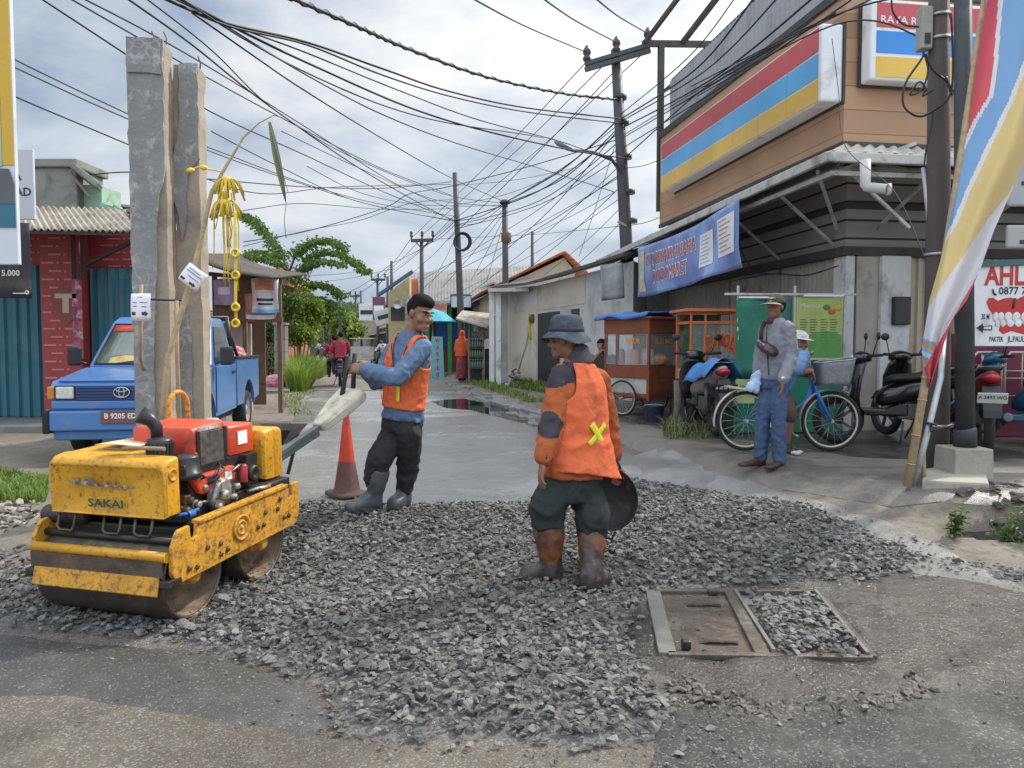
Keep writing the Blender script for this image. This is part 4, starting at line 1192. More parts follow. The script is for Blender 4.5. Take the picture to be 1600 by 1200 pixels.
def shoe(mb,ankle,toe,top_r,shaft_top=None,shaft_r=None,h=.045,w=.045,sole=0.0):
 """boot or shoe with a rounded toe; toe and ankle give the direction on the ground"""
 a,t=Vector(ankle),Vector(toe)
 d=t-a;d.z=0;Lh=d.length;d.normalize();s=Vector((d.y,-d.x,0));z0=t.z
 heel=Vector((a.x,a.y,z0))-d*.065;tip=Vector((t.x,t.y,z0))
 L=(tip-heel).length
 def ring(f,hw,hh,lift=0.0):
  c=heel+d*(L*f)
  return[c+s*(hw*math.cos(q))+Vector((0,0,lift+hh*(.5+.5*math.sin(q))if math.sin(q)>-.5 else lift+.0))for q in[2*PI*j/16 for j in range(16)]]
 mb.rings([ring(0,w*.45,h*1.2,.008),ring(.04,w*.75,h*1.5),ring(.2,w*.9,h*2.3),ring(.38,w*.86,h*2.1),ring(.6,w*1.0,h*1.5),ring(.8,w*1.06,h*1.3),ring(.93,w*.95,h*1.15),ring(1.0,w*.6,h*.8,.008)])
 if shaft_top is not None:
  st=Vector(shaft_top);base=Vector((a.x,a.y,z0+.05))
  mb.tube([base,base.lerp(st,.3),base.lerp(st,.7),st],[top_r*.92,top_r*.9,shaft_r*.98,shaft_r],18)
 return mb
m_skin=M('brown_skin',(0.255,0.13,0.08),0.5,var=0.08,vs=14,rvar=.08,sss=.08)
m_skin2=M('tanned_skin',(0.255,0.125,0.075),0.5,var=0.08,vs=14,rvar=.08,sss=.08)
m_hair=M('black_hair',(0.014,0.011,0.010),0.85,var=0.5,vs=60,bump=.3,bs=160,spec=.15)
m_bluejersey=M('blue_jersey',(0.10,0.16,0.26),0.8,var=0.14,vs=5,dirt=(0.06,0.08,0.11),damt=0.25,ds=3,bump=.5,bs=20)
m_orange=M('orange_vest',(0.74,0.145,0.045),0.75,var=0.12,vs=4,dirt=(0.34,0.07,0.035),damt=0.3,ds=3.0,bump=.5,bs=20)
m_orange2=M('orange_overall',(0.42,0.10,0.026),0.8,var=0.14,vs=4,dirt=(0.24,0.06,0.025),damt=0.3,ds=3.5,bump=.5,bs=20)
m_blacktr=M('black_trousers',(0.020,0.020,0.022),0.85,var=0.3,vs=5,dirt=(0.07,0.03,0.02),damt=0.22,ds=3,bump=.5,bs=20)
m_greentr=M('dark_green_trousers',(0.020,0.027,0.026),0.85,var=0.25,vs=5,dirt=(0.04,0.036,0.03),damt=0.2,ds=3,bump=.5,bs=20)
m_boot=M('grey_rubber_boot',(0.075,0.082,0.095),0.45,var=0.25,vs=7,dirt=(0.15,0.13,0.11),damt=0.3,ds=7)
m_bootbr=M('brown_muddy_boot',(0.20,0.072,0.028),0.5,var=0.35,vs=6,dirt=(0.06,0.04,0.033),damt=0.55,ds=5.5,bump=.15,bs=60)
m_bootdk=M('muddy_boot_foot',(0.055,0.042,0.038),0.45,var=0.3,vs=8,dirt=(0.13,0.10,0.085),damt=0.35,ds=9,bump=.15,bs=60)
m_navy=M('dark_patch_cloth',(0.045,0.038,0.05),0.8,var=0.2,vs=12)
m_tape=M('yellow_tape',(0.72,0.70,0.03),0.4,var=0.08)
m_hat=M('slate_hat',(0.055,0.068,0.085),0.9,var=0.35,vs=16,dirt=(0.12,0.14,0.17),damt=0.35,ds=14)
# ---- worker holding the roller handle
g1=G(595,800)
W1=thing('person','man in a blue long sleeved shirt and orange vest holding the roller handle','person',(P(600,795,6.1).x,6.1,g1.z+.045))
k1=1.0
zf=g1.z+.05
pel,nk=P(629,655,6.10),P(644,520,6.08)
shA,shB=P(614,547,6.20),P(662,544,5.96)  # image-left, image-right
T1=Torso(pel,nk,(.9,-.35,0),shB-shA)
T1.flip=1 if T1.axes(1)[1].y<0 else-1
hipA,hipB=P(617,676,6.14),P(640,676,6.04)
knA,knB=P(594,716,5.98),P(638,724,6.14)
anA,anB=P(584,782,6.00),P(631,784,6.18)
toA=Vector((P(541,797,5.9).x,5.88,zf));toB=Vector((P(613,797,6.08).x,6.02,zf))
anA.z=anB.z=zf+.09
elB,wrB=P(619,592,5.80),P(570,577,5.845)
elA,wrA=P(590,600,6.12),P(572,582,6.04)
hd,hf,hu=P(657,491,6.04),Vector((.70,-.66,-.22)),Vector((.12,0,1))
HK1=1.17
b=MB(True)
T1.rings(b,[(-.1,.13,.09,0),(.1,.145,.095,0),(.45,.135,.09,.01),(.75,.165,.10,.01),(.93,.15,.075,0),(1.0,.07,.06,0)])
b.tube([nk-T1.up*.06,nk+(hd-nk)*.3,hd+Vector((0,0,-.07))],[.082,.070,.066],14)
rot=head(b,hd,hf,hu,HK1)
for s_,e_,w_ in((shA,elA,wrA),(shB,elB,wrB)):limb(b,[s_,e_,w_],[.05,.042,.026])
for h_,k_,a_ in((hipA,knA,anA),(hipB,knB,anB)):limb(b,[h_,k_,a_],[.078,.052,.035])
hand(b,wrB,P(546,574,5.86)-wrB,Vector((.1,.85,-.45)),.95,-1,1.12)
hand(b,wrA,P(552,578,6.0)-wrA,Vector((.1,-.85,-.45)),.95,1,.95)
body=remesh(b,'body',m_skin,.0062,W1,4)
face_parts(W1,hd,rot,HK1,m_hair)
b=MB(True)
b.ell(hd+rot@(Vector((0,-.018,.038))*HK1),(.0765*HK1,.0965*HK1,.089*HK1),22,16,0,rot)
inv=rot.transposed()
def hairkeep(c,n,hd=hd,inv=inv):
 q=(inv@(c-hd))/HK1
 if q.y>.02:return q.z>.052+(q.y-.02)*.18
 if q.y>-.025:return q.z>.045-(.02-q.y)*1.7
 return q.z>-.062
b.ell(hd+rot@(Vector((0,.035,.085))*HK1),(.058*HK1,.05*HK1,.04*HK1),16,10,0,rot);b.ell(hd+rot@(Vector((0,-.01,.10))*HK1),(.062*HK1,.075*HK1,.035*HK1),16,10,0,rot)
hair=remesh(b,'hair',m_hair,.006,W1,2,.003,30,hairkeep,.003)
b=MB(True)
T1.rings(b,[(.0,.172,.122,.004),(.15,.162,.113,.004),(.4,.163,.112,.01),(.7,.185,.118,.01),(.82,.182,.105,0),(.90,.15,.09,0),(.97,.105,.075,0),(1.02,.075,.066,0)])
limb(b,[shA,elA,wrA+(elA-wrA)*.08],[.068,.062,.046]);limb(b,[shB,elB,wrB+(elB-wrB)*.06],[.070,.069,.054])
remesh(b,'shirt',m_bluejersey,.0095,W1,5,.013,12)
b=MB(True)
T1.rings(b,[(.10,.168,.125,.006),(.25,.170,.124,.006),(.45,.176,.128,.012),(.7,.196,.132,.012),(.88,.180,.112,0),(.96,.13,.09,0),(1.02,.09,.078,0)])
def vkeep(c,n,T=T1):
 s_,f_,t_=T.co(c)
 if t_<.135 or t_>.985:return False
 if f_>0 and t_>.50 and abs(s_)<.012+(t_-.50)*.19:return False
 if t_>.60 and abs(s_)>.128+max(0,.75-t_)*.5:return False
 return True
vest=remesh(b,'vest',m_orange,.0095,W1,4,.010,10,vkeep,.004)
def on_torso(T,s0,t0,hw,hd_,fs,out):
 """point on the torso surface: s0 lateral, t0 height"""
 w,f=T.axes(t0);x=max(-.98,min(.98,s0/hw))
 return T.p+T.up*(t0*T.L)+w*s0+f*(fs+hd_*(1-abs(x)**2.4)**(1/2.4)+out)
b=MB(True);b.grid(lambda u,v:on_torso(T1,.022+.03*u,.22+.22*v,.182,.131,.009,.014),2,8);b.build('reflective_tape',m_tape,vest,solid=.003)
for s0 in(-.105,-.085,-.15):
 b=MB(True);b.grid(lambda u,v:on_torso(T1,s0+.006*u,.20+.22*v,.182,.131,.009,.012),1,8);b.build('strap',M('orange_strap',(.85,.2,.05),.6),vest,solid=.003)
for sg in(-1,1):
 b=MB(True);b.grid(lambda u,v:on_torso(T1,sg*(.016+.19*(.36*v)+.008*u),.50+.36*v,.19,.125-.04*max(0,v-.6),.01,.012),1,14);b.build('vest_edging',m_navy,vest,solid=.004)
b=MB(True)
T1.rings(b,[(-.14,.155,.12,0),(-.04,.166,.120,0),(.06,.150,.108,0)])
limb(b,[hipA,knA,anA+Vector((0,0,.16))],[.098,.096,.078]);limb(b,[hipB,knB,anB+Vector((.004,0,.05))],[.098,.090,.066])
remesh(b,'trousers',m_blacktr,.0105,W1,5,.016,10)
b=MB(True);shoe(b,anA,toA,.068,knA+(anA-knA)*.20+Vector((0,0,-.02)),.085,.08,.06);remesh(b,'boot',m_boot,.009,W1,3,.006,12)
b=MB(True);shoe(b,anB,toB,.06,anB+Vector((0,0,.12)),.062,.08,.06);remesh(b,'boot',m_boot,.009,W1,4,.003,10)
# ---- worker seen from behind, walking over the gravel
zf=.048
W2=thing('person','man in an orange vest with yellow cross and slate bucket hat, from behind','person',(P(885,900,4.62).x,4.62,zf-.01))
pel,nk=P(893,745,4.62),P(902,566,4.66)
shA,shB=P(877,587,4.56),P(934,592,4.76)
T2=Torso(pel,nk,(.93,.3,0),shB-shA)
T2.flip=1 if T2.axes(1)[1].y>0 else-1
hipA,hipB=P(873,758,4.58),P(915,760,4.68)
knA,knB=P(856,806,4.56),P(925,820,4.60)
anA,anB=P(862,890,4.58),P(923,905,4.46)
anA.z=anB.z=zf+.09
toA=Vector((P(811,905,4.58).x,4.60,zf));toB=Vector((P(944,905,4.6).x,4.62,zf));toB=anB+Vector((.10,.13,0));toB.z=zf
elA,wrA=P(862,668,4.50),P(849,722,4.42)
elB,wrB=P(949,655,4.94),P(960,728,4.97)
hd,hf,hu=P(883,531,4.66),Vector((-.88,.30,-.08)),Vector((-.12,.02,1))
b=MB(True)
T2.rings(b,[(-.1,.13,.09,0),(.1,.145,.095,0),(.45,.135,.09,.01),(.75,.165,.10,.01),(.93,.15,.075,0),(1.0,.07,.06,0)])
b.tube([nk-T2.up*.05,nk+(hd-nk)*.35,hd+Vector((0,0,-.05))],[.068,.058,.056],14)
rot=head(b,hd,hf,hu,.98)
for s_,e_,w_ in((shA,elA,wrA),(shB,elB,wrB)):limb(b,[s_,e_,w_],[.05,.042,.027])
for h_,k_,a_ in((hipA,knA,anA),(hipB,knB,anB)):limb(b,[h_,k_,a_],[.078,.052,.035])
hand(b,wrA,P(843,752,4.40)-wrA,Vector((.85,.25,0)),.38,-1,1.0,.05)
hand(b,wrB,P(965,752,4.97)-wrB,Vector((-.4,-.8,0)),.8,-1,1.0)
remesh(b,'body',m_skin2,.0062,W2,4)
face_parts(W2,hd,rot,.98,m_hair)
# bucket hat
b=MB(True)
hc=hd+rot@Vector((0,-.012,.045));hu_=(rot@Vector((0,-.10,1))).normalized()
A_,B_,D_=frame_from(hu_)
def hring(r,z,wob=0.0,droop=0.0):
 return[hc+A_*(math.cos(a)*r*1.0)+B_*(math.sin(a)*r*1.08)+D_*(z+wob*math.sin(2*a+.8)+droop*math.sin(5*a))for a in[2*PI*j/36 for j in range(36)]]
b.rings([hring(.001,.108),hring(.05,.107),hring(.078,.10),hring(.092,.082),hring(.096,.06),hring(.102,.02),hring(.104,.0),hring(.118,-.012,.006,.003),hring(.138,-.034,.013,.005),hring(.152,-.048,.018,.006)],0,True,False)
hat=b.build('hat',m_hat,W2,solid=.005,subsurf=1)
b=MB(True);b.rings([hring(.1065,.004),hring(.1045,.03)],0,True,False);b.build('hat_band',M('hat_band',(.035,.043,.056),.9,var=.2),hat,solid=.003)
b=MB(True);b.tube([hd+rot@Vector(p)for p in((.077,.0,.01),(.062,.03,-.06),(.03,.06,-.115),(0,.06,-.12))],.003,6);b.build('chin_cord',m_black,hat)
# overall jacket
b=MB(True)
T2.rings(b,[(-.005,.19,.138,.0),(.1,.182,.128,0),(.4,.176,.122,.0),(.7,.188,.122,0),(.82,.178,.108,0),(.91,.142,.09,0),(.98,.10,.08,0),(1.03,.075,.07,0)])
limb(b,[shA,elA,wrA+(elA-wrA)*.16],[.070,.074,.058]);limb(b,[shB,elB,wrB+(elB-wrB)*.25],[.068,.066,.058])
def ppaint(c,n,a=shA,e=elA,T=T2):
 s_,f_,t_=T.co(c)
 if(c-(e+Vector((-.02,-.06,.02)))).length<.083+.012*mnoise.noise(c*20):return 1
 if s_<-.075 and abs(t_-.90-(s_+.12)*.5)<.085 and n.z>-.1 and s_>-.24 and t_>.72:return 1
 return 0
remesh(b,'jacket',[m_orange2,m_navy],.0095,W2,5,.014,11,paint=ppaint)
b=MB(True);b.tube([wrA+(elA-wrA)*.16,wrA+(elA-wrA)*.02],[.058,.05],16);b.build('cuff',m_black,W2,bevel=.006)
b=MB(True);b.tube([nk+T2.up*-.015,nk+T2.up*.03+(hd-nk)*.15,nk+(hd-nk)*.50],[.105,.085,.074],20);remesh(b,'collar',M('plum_collar',(.075,.06,.07),.9,var=.2),.011,W2,4,.008,11)
# vest: hangs loose, flared to the right hem
b=MB(True)
T2.rings(b,[(-.03,.245,.165,-.01,.062),(.0,.240,.162,-.008,.058),(.12,.224,.152,-.004,.046),(.4,.196,.138,0,.02),(.7,.194,.131,0,.004),(.82,.186,.119,0),(.91,.152,.102,0),(.98,.11,.09,0),(1.02,.09,.082,0)])
def v2(c,n,T=T2):
 s_,f_,t_=T.co(c)
 if t_>.985 or t_<.055-.2*max(0,s_-.02):return False
 if f_>0 and abs(s_)<.05+max(0,t_-.5)*.25:return False
 if t_>.52 and s_<-.10+max(0,.72-t_)*-.7:return False
 if t_>.66 and s_>.165:return False
 return True
vest=remesh(b,'vest',m_orange,.0095,W2,4,.015,7,v2,.005)
def back(T,s0,t0,out):return on_torso_back(T,s0,t0,out)
def on_torso_back(T,s0,t0,out,hw=.215,hd_=.148):
 w,f=T.axes(t0);x=max(-.98,min(.98,s0/hw))
 return T.p+T.up*(t0*T.L)+w*s0-f*(hd_*(1-abs(x)**2.4)**(1/2.4)+out)
for sg in(-1,1):
 b=MB(True);b.grid(lambda u,v:on_torso_back(T2,.075+sg*(-.055+.11*v)+(u-.5)*.026,.30+.175*v-sg*(u-.5)*.036,.011),3,10);b.build('reflective_tape',m_tape,vest,solid=.002)
b=MB(True)
T2.rings(b,[(-.20,.155,.125,0),(-.06,.170,.124,0),(.02,.160,.112,0),(.08,.15,.105,0)])
limb(b,[hipA,knA+Vector((-.01,-.02,.05)),knA+(anA-knA)*.10],[.098,.104,.097]);limb(b,[hipB,knB+Vector((.0,-.02,.06)),knB+(anB-knB)*.1],[.098,.100,.089])
remesh(b,'trousers',m_greentr,.0105,W2,5,.020,9)
b=MB(True);shoe(b,anA,toA,.072,knA+(anA-knA)*.05,.094,.085,.06);remesh(b,'boot',[m_bootbr,m_bootdk],.009,W2,3,.008,11,paint=lambda c,n:1 if c.z<zf+.16+.08*mnoise.noise(c*8)else 0)
b=MB(True);shoe(b,anB,toB,.072,knB+(anB-knB)*.03,.084,.085,.06);remesh(b,'boot',[m_bootbr,m_bootdk],.009,W2,3,.008,11,paint=lambda c,n:1 if c.z<zf+.16+.08*mnoise.noise(c*8)else 0)
# the basin he carries
q=thing('basin','round black rubber basin carried at the right hip of the hatted worker','basin',P(955,780,4.90))
b=MB();ax=Vector((.55,.80,-.15))
b.lathe([(.001,-.085),(.10,-.08),(.16,-.05),(.185,-.01),(.195,.015),(.200,.02),(.194,.022),(.178,-.002),(.15,-.042),(.095,-.068),(.001,-.073)],36,(0,0,0),-ax);b.build('bowl',M('black_basin',(.035,.033,.034),.55,var=.3,dirt=(.12,.11,.1),damt=.3),q)
A_,B_,D_=frame_from(-ax)
for s_ in(1,-1):
 b=MB();b.tube([B_*s_*.2+A_*.05+D_*.0,B_*s_*.25+A_*.03+D_*.01,B_*s_*.25-A_*.03+D_*.01,B_*s_*.2-A_*.05],.008,8);b.build('grip',m_black,q)
# ---- man in cap and grey jacket
zf=gz(2.5,7.5)+.03
W3=thing('person','man in a cap, grey jacket and blue jeans standing at the kerb before the bicycle','person',(P(1200,715,7.5).x,7.5,zf))
pel,nk=P(1209,590,7.52),P(1213,500,7.50)
shA,shB=P(1198,513,7.62),P(1231,512,7.36)
T3=Torso(pel,nk,(.8,-.6,0),shB-shA)
T3.flip=1 if T3.axes(1)[1].y<0 else-1
hipA,hipB=P(1201,597,7.56),P(1218,597,7.46)
knA,knB=P(1193,648,7.53),P(1216,650,7.42)
anA,anB=P(1188,706,7.58),P(1218,710,7.44);anA.z=anB.z=zf+.085
toA=Vector((P(1156,716,7.45).x,7.46,zf));toB=Vector((P(1197,722,7.3).x,7.29,zf))
elB,wrB=P(1237,554,7.36),P(1223,595,7.24)
elA,wrA=P(1188,556,7.66),P(1184,594,7.54)
hd,hf,hu=P(1212,480,7.48),Vector((-.80,-.58,-.03)),Vector((0,0,1))
b=MB(True)
T3.rings(b,[(-.1,.12,.085,0),(.1,.13,.09,0),(.45,.125,.085,.01),(.75,.15,.09,.01),(.93,.14,.07,0),(1.0,.07,.06,0)])
b.tube([nk-T3.up*.05,nk+(hd-nk)*.35,hd+Vector((0,0,-.05))],[.06,.053,.052],14)
rot=head(b,hd,hf,hu,.93)
for s_,e_,w_ in((shA,elA,wrA),(shB,elB,wrB)):limb(b,[s_,e_,w_],[.048,.04,.026])
for h_,k_,a_ in((hipA,knA,anA),(hipB,knB,anB)):limb(b,[h_,k_,a_],[.07,.048,.034])
hand(b,wrB,Vector((-.06,-.04,-1)),Vector((-.8,.3,0)),.3,1,1.0)
hand(b,wrA,Vector((-.1,-.1,-1)),Vector((.6,-.5,0)),.5,-1,.95)
remesh(b,'body',m_skin2,.0062,W3,4)
face_parts(W3,hd,rot,.93,m_hair)
inv3=rot.transposed()
b=MB(True);b.ell(hd+rot@Vector((0,-.022,.026)),(.073,.094,.085),20,14,0,rot)
remesh(b,'hair',m_hair,.008,W3,2,.003,40,lambda c,n:(inv3@(c-hd)).y<.0 and(inv3@(c-hd)).z>-.055,.005)
m_cap=M('olive_brown_cap',(.065,.057,.045),.85,var=.25,vs=10);m_capfront=M('cream_badge',(.55,.5,.38),.7,var=.2)
b=MB(True)
b.ell(hd+rot@Vector((0,-.016,.042)),(.080,.100,.080),26,18,0,rot)
cp=remesh(b,'cap',m_cap,.008,W3,3,0,1,lambda c,n:(inv3@(c-hd)).z>.038-(inv3@(c-hd)).y*.06,.004)
b=MB(True)
def brim(u,v):
 a=(u-.5)*2.3;r=.078+.075*v*math.cos(a*.75)
 return hd+rot@Vector((math.sin(a)*r*.98,math.cos(a)*(.085+.078*v)*(1 if v==0 else 1),.045-.012*v-.03*(a/1.15)**2*.5))
b.grid(brim,16,6);b.build('cap_brim',M('cap_brim',(.38,.34,.26),.8,var=.15),cp,solid=.006)
b=MB(True);b.grid(lambda u,v:hd+rot@Vector((-.035+.07*u,.0855-.06*(u-.5)**2-.02*v,.055+.04*v)),6,4);b.build('cap_badge',m_capfront,cp,solid=.004)
m_gjacket=M('grey_jacket',(.22,.225,.25),.75,var=.1,vs=4,bump=.5,bs=20)
b=MB(True)
T3.rings(b,[(-.02,.155,.125,.0),(.06,.165,.13,0),(.3,.16,.122,.005),(.65,.168,.115,.01),(.82,.160,.098,0),(.91,.128,.085,0),(.98,.095,.077,0),(1.03,.075,.07,0)])
limb(b,[shA,elA,wrA+(elA-wrA)*.1],[.066,.064,.052]);limb(b,[shB,elB,wrB+(elB-wrB)*.08],[.068,.066,.054])
jk=remesh(b,'jacket',m_gjacket,.0095,W3,6,.011,10)
b=MB(True);b.grid(lambda u,v:on_torso(T3,-.006+.012*u,.05+.9*v,.165,.122-.03*max(0,v-.8)*5,.006,.008),1,14);b.build('zip',m_steel,jk,solid=.004)
b=MB(True);b.rings([[on_torso(T3,0,0,1,.1,0,0)]*3]*2)if False else b
w0,f0=T3.axes(1)
b=MB(True);b.tube([nk+f0*.03-T3.up*.03,nk+T3.up*.03+f0*.035],[.07,.062],16);b.build('collar',M('maroon_shirt',(.12,.03,.045),.8),W3)
b=MB(True)
T3.rings(b,[(-.18,.14,.115,0),(-.05,.152,.118,0),(.03,.148,.112,0)])
limb(b,[hipA,knA,anA+Vector((0,0,.0))],[.086,.068,.062]);limb(b,[hipB,knB,anB],[.086,.069,.063])
remesh(b,'jeans',M('blue_jeans',(.055,.095,.185),.85,var=.25,vs=5,dirt=(.10,.15,.25),damt=.3,ds=4),.0105,W3,5,.014,12)
m_shoe=M('brown_shoes',(.06,.03,.026),.5,var=.25)
for a_,t_ in((anA,toA),(anB,toB)):
 b=MB(True);shoe(b,a_,t_,.05,a_+Vector((0,0,.03)),.045,.038,.045);remesh(b,'shoe',m_shoe,.009,W3,3)
b=MB(True);c=wrB+Vector((-.0,-.0,.02));b.tube([c,c+Vector((0,0,.012))],.034,16);b.build('watch_strap',m_steel,W3)
b=MB(True);b.lathe([(.001,.008),(.018,.008),(.02,0),(.02,-.004)],18,c+Vector((-.01,-.036,.004)),(-.2,-1,0));b.build('watch',M('watch_face',(.6,.58,.45),.25,metal=.5),W3)
# chest bag slung across the jacket
q=thing('sling_bag','shiny dark brown bag slung across the chest of the man in grey','bag',on_torso(T3,0,.5,.165,.122,.006,.05))
b=MB(True)
c0=on_torso(T3,-.07,.62,.165,.12,.006,.045);c1=on_torso(T3,.10,.42,.165,.12,.006,.045)
b.tube([c0,c0.lerp(c1,.25),c0.lerp(c1,.75),c1],[.05,.085,.095,.06],16,flat=.5);b.ell(c0.lerp(c1,.5)+Vector((-.02,-.03,0)),(.06,.05,.05))
remesh(b,'pouch',M('brown_leather',(.045,.024,.026),.3,var=.25,coat=.2),.009,q,4,.006,12)
b=MB(True);pts=[on_torso(T3,-.055,t_,.17,.122 if t_<.86 else .1,.006,.02)for t_ in(.66,.78,.88)]+[on_torso(T3,-.045,.97,.115,.08,0,.02)]
b.tube(pts,.02,8,flat=.2);b.build('strap',M('strap_maroon',(.06,.02,.03),.6),q)
b=MB(True);b.tube([c0.lerp(c1,.1)+Vector((-.045,-.055,.03)),c0.lerp(c1,.5)+Vector((-.05,-.06,.03)),c0.lerp(c1,.9)+Vector((-.045,-.045,.02))],.004,6);b.build('zip',m_gal,q)
q=thing('plastic_bag','crumpled pale blue plastic bag held by the man in the grey jacket','plastic bag',wrA+Vector((-.03,-.04,-.02)))
b=MB();b.ell((0,0,.0),(.05,.03,.10),12,9);b.ell((-.04,-.01,-.04),(.055,.025,.05));b.ell((.03,0,.07),(.03,.02,.05));remesh(b,'bag',M('pale_blue_plastic',(.42,.58,.78),.35,var=.15),.010,q,2,.016,16)
# ------------------------------------------------------------------ left side: pillars, shop, stall, fence, pickup
m_pillar=M('cracked_concrete',(0.27,0.26,0.24),0.95,var=0.2,vs=2.0,dirt=(0.15,0.14,0.13),damt=0.45,ds=4,bump=0.5,bs=18)
m_pillar2=M('bare_concrete',(0.34,0.29,0.225),0.95,var=0.16,vs=3.0,dirt=(0.23,0.19,0.15),damt=0.35,ds=3,bump=0.3,bs=30)
m_flake=M('flaking_render',(0.24,0.24,0.235),0.95,var=0.2,vs=3,dirt=(0.46,0.46,0.45),damt=0.33,ds=9,bump=0.6,bs=14)
def veined(m):
 nt,N,L,b=nodes_of(m)
 src=b.inputs['Base Color'].links[0].from_socket
 tc=N.new('ShaderNodeTexCoord');nz=N.new('ShaderNodeTexNoise');nz.inputs['Scale'].default_value=5;L.new(tc.outputs['Object'],nz.inputs['Vector'])
 ad=N.new('ShaderNodeVectorMath');ad.operation='MULTIPLY_ADD';ad.inputs[1].default_value=(.25,.25,.25);L.new(nz.outputs['Color'],ad.inputs[0]);L.new(tc.outputs['Object'],ad.inputs[2])
 vo=N.new('ShaderNodeTexVoronoi');vo.feature='DISTANCE_TO_EDGE';vo.inputs['Scale'].default_value=9;L.new(ad.outputs[0],vo.inputs['Vector'])
 r=N.new('ShaderNodeValToRGB');r.color_ramp.elements[0].position=0.0;r.color_ramp.elements[0].color=(.42,.42,.42,1);r.color_ramp.elements[1].position=.09;r.color_ramp.elements[1].color=(0,0,0,1)
 L.new(vo.outputs['Distance'],r.inputs[0])
 n2=N.new('ShaderNodeTexNoise');n2.inputs['Scale'].default_value=3.2;L.new(tc.outputs['Object'],n2.inputs['Vector'])
 r2=N.new('ShaderNodeValToRGB');r2.color_ramp.elements[0].position=.45;r2.color_ramp.elements[1].position=.6;L.new(n2.outputs['Fac'],r2.inputs[0])
 ml=N.new('ShaderNodeMath');ml.operation='MULTIPLY';L.new(r.outputs[0],ml.inputs[0]);L.new(r2.outputs[0],ml.inputs[1])
 mx=N.new('ShaderNodeMixRGB');L.new(ml.outputs[0],mx.inputs[0]);L.new(src,mx.inputs[1]);mx.inputs[2].default_value=(.55,.55,.54,1)
 L.new(mx.outputs[0],b.inputs['Base Color'])
 return m
m_flake=veined(m_flake)
def slab_irregular(mb,pts,y0,y1,m,wob=.012,seed=0):
 """upright plate with a ragged outline (x, z) between depths y0 and y1"""
 out=[]
 n=len(pts)
 for i in range(n):
  a,b_=Vector(pts[i]),Vector(pts[(i+1)%n]);k=max(1,int((b_-a).length/.06))
  for j in range(k):
   p=a.lerp(b_,j/k);q=mnoise.noise_vector(Vector((p.x*9+seed,p.y*9,2.2)))
   out.append((p.x+q.x*wob,p.y+q.y*wob))
 mb.prism(out,y0,y1,m)
def pillar(label,Y,pxl,pxm,pxr,top,flakes,seed,rot):
 """square post: front face pxl..pxm, side face pxm..pxr"""
 x0,x1=X(pxl,Y),X(pxm,Y);w=x1-x0;zt=P(0,top,Y).z
 c=((x0+x1)/2,Y+.12,gz(x0,Y)-.1)
 t=thing('concrete_pillar',label,'pillar',c,rot)
 h=zt-c[2]
 b=MB();r_=random.Random(seed)
 rr=[]
 for k in range(41):
  z=h*k/40
  j=lambda a:mnoise.noise(Vector((z*4.5+seed,a,0)))*.019
  rr.append([Vector((-w/2+j(1),-.12+j(2),z)),Vector((w/2+j(3),-.12+j(4),z)),Vector((w/2+j(5),.12+j(6),z)),Vector((-w/2+j(7),.12+j(8),z))])
 b.rings(rr,0,False);b.build('post',m_pillar2,t,bevel=.006)
 for k,(pts,dep)in enumerate(flakes):
  b=MB();slab_irregular(b,[(u*w-w/2,v*h)for u,v in pts],-.12-dep,-.118,0,.014,seed+k*3);b.build('render_patch',m_flake,t)
 for k,(u,v)in enumerate(((.9,1.0),(.55,1.0))[:2 if seed==1 else 1]):
  b=MB();b.tube([(u*w-w/2,.02,h-.02),(u*w-w/2+.01,.02,h+.07),(u*w-w/2-.01,.02,h+.12)],.006,6);b.build('rebar',m_rusty,t)
 return t
pillar('tall broken concrete pillar with flaking grey render, left of the pair',6.0,211,262,278,62,
    [([(-.02,.0),(.75,.0),(.8,.12),(.55,.2),(.55,.38),(.7,.55),(.74,.66),(1.0,.74),(1.02,1.0),(-.02,1.0)],.035),([(.0,.93),(.94,.93),(.96,1.0),(0,1.0)],.05)],1,R(8))
pillar('shorter concrete pillar with brown bare core, right of the pair',6.25,277,314,329,101,
    [([(0,.72),(.3,.62),(.45,.66),(.55,.76),(1.02,.80),(1.02,1.0),(.3,1.0),(.28,.88),(.0,.80)],.03),([(-.02,0),(.5,0),(.55,.42),(.3,.5),(-.02,.5)],.02)],2,R(8))
